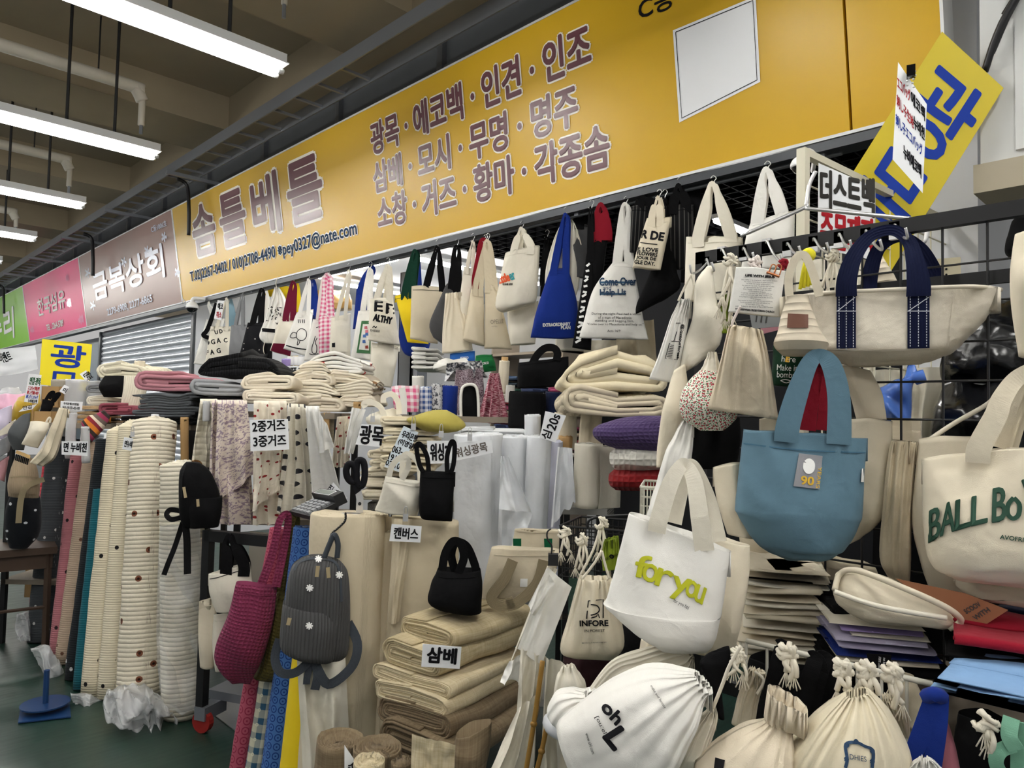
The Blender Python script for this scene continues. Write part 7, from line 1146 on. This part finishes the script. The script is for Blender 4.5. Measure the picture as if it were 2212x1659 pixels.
# ---- folded goods on the right shelf
sf = atD(1700, 1462, 1.69); SH = thing('goods_shelf', 'shelf under the folded totes on the right', 'shelf', loc=(float(atD(1600, 1462, 1.69)[0]), 1.6, 0)); box('board', 0, 1.7, 0, .5, sf[2] - .02, sf[2], SHELFM, SH); 
for x in (0, 1.66): box('leg', x, x + .04, 0, .04, 0, sf[2] - .02, BLK, SH); box('leg', x, x + .04, .46, .5, 0, sf[2] - .02, BLK, SH)
ord_ = 'first second third fourth fifth sixth seventh eighth ninth tenth eleventh twelfth thirteenth fourteenth fifteenth'.split()
for i in range(15):
    y = 1456 - i * 15.3; fp('cream folded tote, %s from the bottom of the tall cream stack' % ord_[i], (1606 + random.uniform(-9, 9), y - 5), (1786 + random.uniform(-14, 12), y + 5), 15.0, .26, CREAM if i % 3 else IVORY, d=1.69 + random.uniform(-.02, .02), d2=1.65, n=(4 if i % 2 else 3) if i < 14 else 2, style='spiral' if i < 14 else 'zig', turn=True, wave=.016, name='folded_tote', cat='folded tote', group='cream folded totes in a tall stack', K=5, droop=.006, thick=.72)
for i, (c, lab, a, b_, h, d_) in enumerate(((BLACK, 'black folded bag under the lilac ones', (1800, 1462), (2060, 1480), 40, 1.5), (CREAM, 'grey cream folded bag at the bottom of the lilac pile', (1812, 1440), (2035, 1440), 16, 1.5), (ROYAL, 'royal blue folded bag in the lilac pile', (1808, 1424), (2040, 1428), 14, 1.5), (fabric('lilac_canvas', '#a9a4bd'), 'lilac folded bag, lower of two', (1812, 1410), (2028, 1412), 15, 1.49), (fabric('pale_lilac_canvas', '#b3aec6'), 'lilac folded bag, upper of two', (1802, 1394), (2010, 1396), 15, 1.49), (IVORY, 'ivory folded bag between lilac ones', (1840, 1380), (2012, 1384), 12, 1.49), (fabric('violet_canvas', '#9786b8'), 'violet folded bag near the top of the lilac pile', (1820, 1368), (1995, 1374), 12, 1.5), (IVORY, 'ivory folded bag on top of the lilac pile', (1795, 1352), (1998, 1362), 12, 1.5), (BLACK, 'black folded bag under the open canvas tote', (1805, 1338), (2040, 1350), 30, 1.56))): fp(lab, a, b_, h, .2, c, d=d_, d2=d_ - .04, n=3, turn=True, droop=.01, style='spiral', wave=.008, name='folded_bag', cat='folded bag', group='coloured folded bags on the right shelf', K=5)
card('black care label with tiny white print under the lilac bags', [(1872, 1412), (1926, 1415), (1922, 1453), (1878, 1450)], [('100% cotton', (1898, 1418), (1896, 1448), 5, WHITEINK, .0), ('no bleach', (1908, 1420), (1906, 1446), 5, WHITEINK, .0)], d=1.41, mat=BLACK, group='tags')
t, fr, b = lump('folded_tote', 'open-mouthed canvas tote lying folded on the coloured pile', [(1805, 1240, 1860, 1232), (1800, 1262, 1950, 1262), (1802, 1290, 2055, 1320), (1830, 1320, 2075, 1345), (1870, 1335, 2040, 1358)], 1.52, CREAM, [.03, .06, .07, .06, .03], 'folded tote', wr=.012); tube('mouth_rim', [fr.l(1803, 1275, -.05), fr.l(1815, 1240, -.03), fr.l(1850, 1232, -.05), fr.l(1940, 1265, -.08), fr.l(2040, 1310, -.08), fr.l(2076, 1340, -.05), fr.l(2050, 1358, -.04)], .006, CREAM, t, n=8); tube('inner_fold', [fr.l(1803, 1278, -.07), fr.l(1900, 1310, -.09), fr.l(2045, 1335, -.08)], .005, IVORY, t, n=8)
card('brown kraft tag with dark printed words', [(1935, 1250), (2085, 1282), (2178, 1318), (2100, 1368)], [('SCOOV', (2088, 1326), (2120, 1308), 10, CHAR), ('WITH', (2108, 1340), (2140, 1320), 10, CHAR)], d=1.4, mat=plain('kraft_tag', '#9a684a', .7), group='tags')
for c, lab, a, b_, h, d_ in ((fabric('crimson_canvas', '#8f1528'), 'crimson folded bag with white lettering', (2060, 1395), (2290, 1440), 34, 1.3), (BLACK, 'black folded cloth under the crimson bag, upper', (2050, 1420), (2290, 1465), 20, 1.32), (BLACK, 'black folded cloth under the crimson bag, lower', (2055, 1455), (2290, 1500), 34, 1.32), (IVORY, 'white folded cloth behind the crimson bag', (2130, 1362), (2290, 1385), 30, 1.45), (fabric('midnight_cotton', '#141a30'), 'midnight blue folded cloth behind the tag', (2150, 1330), (2290, 1340), 22, 1.5)): fp(lab, a, b_, h, .22, c, d=d_, d2=d_ - .08, n=4, turn=True, style='spiral', wave=.01, name='folded_bag', cat='folded bag', group='coloured folded bags on the right shelf', K=5)
SKY = fabric('sky_blue_chambray', '#7fa3cc')
for i in range(4): fp('sky blue chambray bag, %s of the draped pile' % ('lowest', 'second', 'third', 'topmost')[i], (2008 + i * 4, 1492 - i * 8), (2290, 1560 - i * 10), 9, .2, SKY, d=1.22, d2=1.1, n=2, turn=True, style='spiral', wave=.012, name='folded_bag', cat='folded bag', group='sky blue bags draped at the right edge', K=5)
fr = F(2010, 1500, d=1.18); t = thing('blue_ribbon', 'royal blue ribbon tied below the sky blue bags', 'ribbon', fr, 'ribbons hanging at the bottom right'); ribbon('tail', [fr.l(*q, o) for q, o in (((2020, 1500), 0), ((1998, 1560), -.01), ((1960, 1665), -.02))], .026, ROYAL, t); ribbon('tail', [fr.l(*q, o) for q, o in (((2030, 1500), 0), ((2026, 1570), -.01), ((2010, 1680), -.015))], .026, ROYAL, t); tube('knot', [fr.l(2000, 1505), fr.l(2018, 1500, -.01), fr.l(2036, 1506)], .012, ROYAL, t)
fr = F(2180, 1560, d=1.12); t = thing('mint_ribbon', 'mint green ribbon bow at the bottom right', 'ribbon', fr, 'ribbons hanging at the bottom right'); MINT = fabric('mint_ribbon_cloth', '#7fb49a'); ribbon('tail', [fr.l(*q, o) for q, o in (((2185, 1550), 0), ((2180, 1590), -.01), ((2196, 1620), -.01))], .022, MINT, t); ribbon('loop', [fr.l(*q, o) for q, o in (((2190, 1610), 0), ((2160, 1622), -.01), ((2152, 1650), -.01), ((2175, 1690), 0))], .02, MINT, t); ribbon('tail', [fr.l(*q, o) for q, o in (((2205, 1560), .01), ((2204, 1690), .01))], .026, MINT, t)
lump('cloth_bag', 'black cloth bags hanging under the sky blue pile', [(2070, 1540, 2250, 1580), (2060, 1600, 2260, 1620), (2050, 1700, 2260, 1710)], 1.3, BLACK, [.03, .06, .06], wr=.02, group='bags at the bottom right'); lump('cloth_bag', 'faded pink cloth bag behind the blue ribbon', [(2005, 1530, 2040, 1535), (2015, 1590, 2060, 1600), (2030, 1680, 2080, 1690)], 1.24, fabric('faded_pink', '#b5707c'), [.01, .02, .02], group='bags at the bottom right'); cordbundle('cream cord ends hanging below the sky blue bags', (2130, 1555), [(2135, 1600), (2138, 1630), (2128, 1580)], 1.14, r=.004); pouch('white pouch at the bottom edge below the blue ribbon', [(1985, 1640, 2010, 1642), (1960, 1660, 2040, 1668), (1950, 1720, 2050, 1730)], WHITE, d=1.12, group='stuffed pouches in front')
# ---- quilted folds in the middle right
for lab, rows, th, m in (('red quilted cloth at the bottom of the quilted pile', [(1330, 1013, 1450, 1012), (1316, 1024, 1458, 1024), (1316, 1044, 1458, 1046), (1328, 1057, 1450, 1058)], [.05, .1, .1, .05], fabric('red_quilt', '#8a2224', kind='waffle', per=.02, st=.8)), ('white quilted cloth above the red one', [(1334, 966, 1452, 966), (1318, 978, 1460, 978), (1318, 1000, 1460, 1002), (1328, 1014, 1452, 1014)], [.05, .1, .1, .05], fabric('white_quilt', '#dedbd2', kind='waffle', per=.02, st=.8)), ('purple quilted cloth folded to a point above the white one', [(1360, 900, 1462, 898), (1300, 915, 1470, 910), (1280, 932, 1475, 930), (1296, 955, 1475, 955), (1345, 975, 1465, 974)], [.04, .09, .11, .1, .05], fabric('purple_quilt', '#4f3f68', kind='waffle', per=.014, st=.8))): lump('quilted_cloth', lab, rows, 2.6, m, th, 'folded cloth', wr=.008, group='quilts piled by the grid panel', open_top=False)
fp('cream cable-knit cloth folded above the purple one', (1216, 912), (1450, 900), 66, .45, fabric('cream_cable_knit', '#d3c7ae', kind='waffle', per=.03, st=1.), d=2.72, n=5, style='spiral', wave=.03, jit=.05, group='quilts piled by the grid panel'); fp('large smooth cream fleece folded on top of the pile', (1218, 858), (1455, 846), 88, .5, fabric('cream_fleece', '#dfd3b4'), d=2.75, n=5, style='spiral', wave=.03, puff=.04, droop=.06, group='quilts piled by the grid panel')
# ---- things half hidden between the foreground bags
lump('cloth_bag', 'black mesh bag behind the lower edge of the for you tote', [(1338, 1310, 1420, 1300), (1336, 1370, 1425, 1370), (1345, 1440, 1440, 1450)], 2.0, BLACK, [.03, .06, .05], wr=.02, group='bags behind the for you tote')
lump('cloth_bag', 'cream gathered bag showing under the for you tote', [(1385, 1380, 1480, 1395), (1380, 1420, 1500, 1430), (1390, 1470, 1500, 1480)], 1.62, CREAM, [.03, .05, .05], pleat=.008, npl=8, wr=.014, group='bags behind the for you tote')
lump('cloth_bag', 'dark wine cloth bag behind the INFORE pouch', [(1220, 1400, 1340, 1395), (1215, 1440, 1340, 1440), (1215, 1520, 1330, 1520)], 2.05, fabric('dark_wine', '#2a1418'), [.03, .06, .05], wr=.02, group='bags behind the for you tote')
lump('cloth_bag', 'small white cloth bag on the strings below the INFORE pouch', [(1215, 1440, 1240, 1438), (1200, 1470, 1262, 1470), (1195, 1510, 1270, 1505)], 1.72, IVORY, [.01, .03, .03], pleat=.008, npl=7, group='loose cloths in the foreground')
lump('cloth_bag', 'black lump added to darken the gap behind the kraft tag', [(2060, 1225, 2280, 1235), (2040, 1280, 2290, 1290), (2040, 1360, 2290, 1370)], 1.72, BLACK, [.06, .1, .1], wr=.02, group='bags at the bottom right'); lump('cloth_bag', 'pale bag bottom showing below the BALL BOY tote', [(2060, 1248, 2290, 1280), (2075, 1275, 2290, 1310), (2120, 1290, 2290, 1325)], 1.5, CREAM, [.03, .05, .03], wr=.012, group='bags at the bottom right')  # the black lump is added only to make the gap dark
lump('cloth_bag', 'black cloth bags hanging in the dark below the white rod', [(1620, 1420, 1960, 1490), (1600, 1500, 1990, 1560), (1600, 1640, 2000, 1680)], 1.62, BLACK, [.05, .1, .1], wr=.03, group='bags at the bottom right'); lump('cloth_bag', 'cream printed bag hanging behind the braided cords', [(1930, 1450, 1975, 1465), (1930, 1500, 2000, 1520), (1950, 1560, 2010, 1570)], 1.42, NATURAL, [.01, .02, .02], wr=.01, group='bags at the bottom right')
lump('cloth_bag', 'beige cloth bag hanging between the slate tote and the cream stack', [(1600, 1130, 1680, 1190), (1600, 1180, 1860, 1215), (1640, 1240, 1900, 1245)], 1.98, NATURAL, [.03, .06, .05], wr=.02, group='bags behind the for you tote')
fr = F(48, 978, d=4.1); t = thing('wooden_brush', 'wooden-backed brush lying above the beige backpack', 'brush', fr); vs = [fr.l(*q, y) for y in (-.02, .02) for q in ((36, 972), (66, 984), (64, 991), (33, 979))]; obj('back', vs, [(3, 2, 1, 0), (4, 5, 6, 7)] + [(i, (i + 1) % 4, (i + 1) % 4 + 4, i + 4) for i in range(4)], plain('pale_wood', '#c2a06c', .6), t, smooth=False)
for i in range(8): a = fr.l(36 + i * 3.6, 981 + i * 1.4); MB().bar(a, a + Vector((-.004, 0, -.035)), .004, 5).go('bristle', INK, t)
drape('black sheet added to darken the gap behind the right-hand totes', [(1890, 985), (2300, 985), (2300, 1440), (1880, 1440)], BLACK, d=2.0, folds=3, amp=.03, group='cloth behind the grid')  # added black sheet, covers the pale wall so the gap stays dark
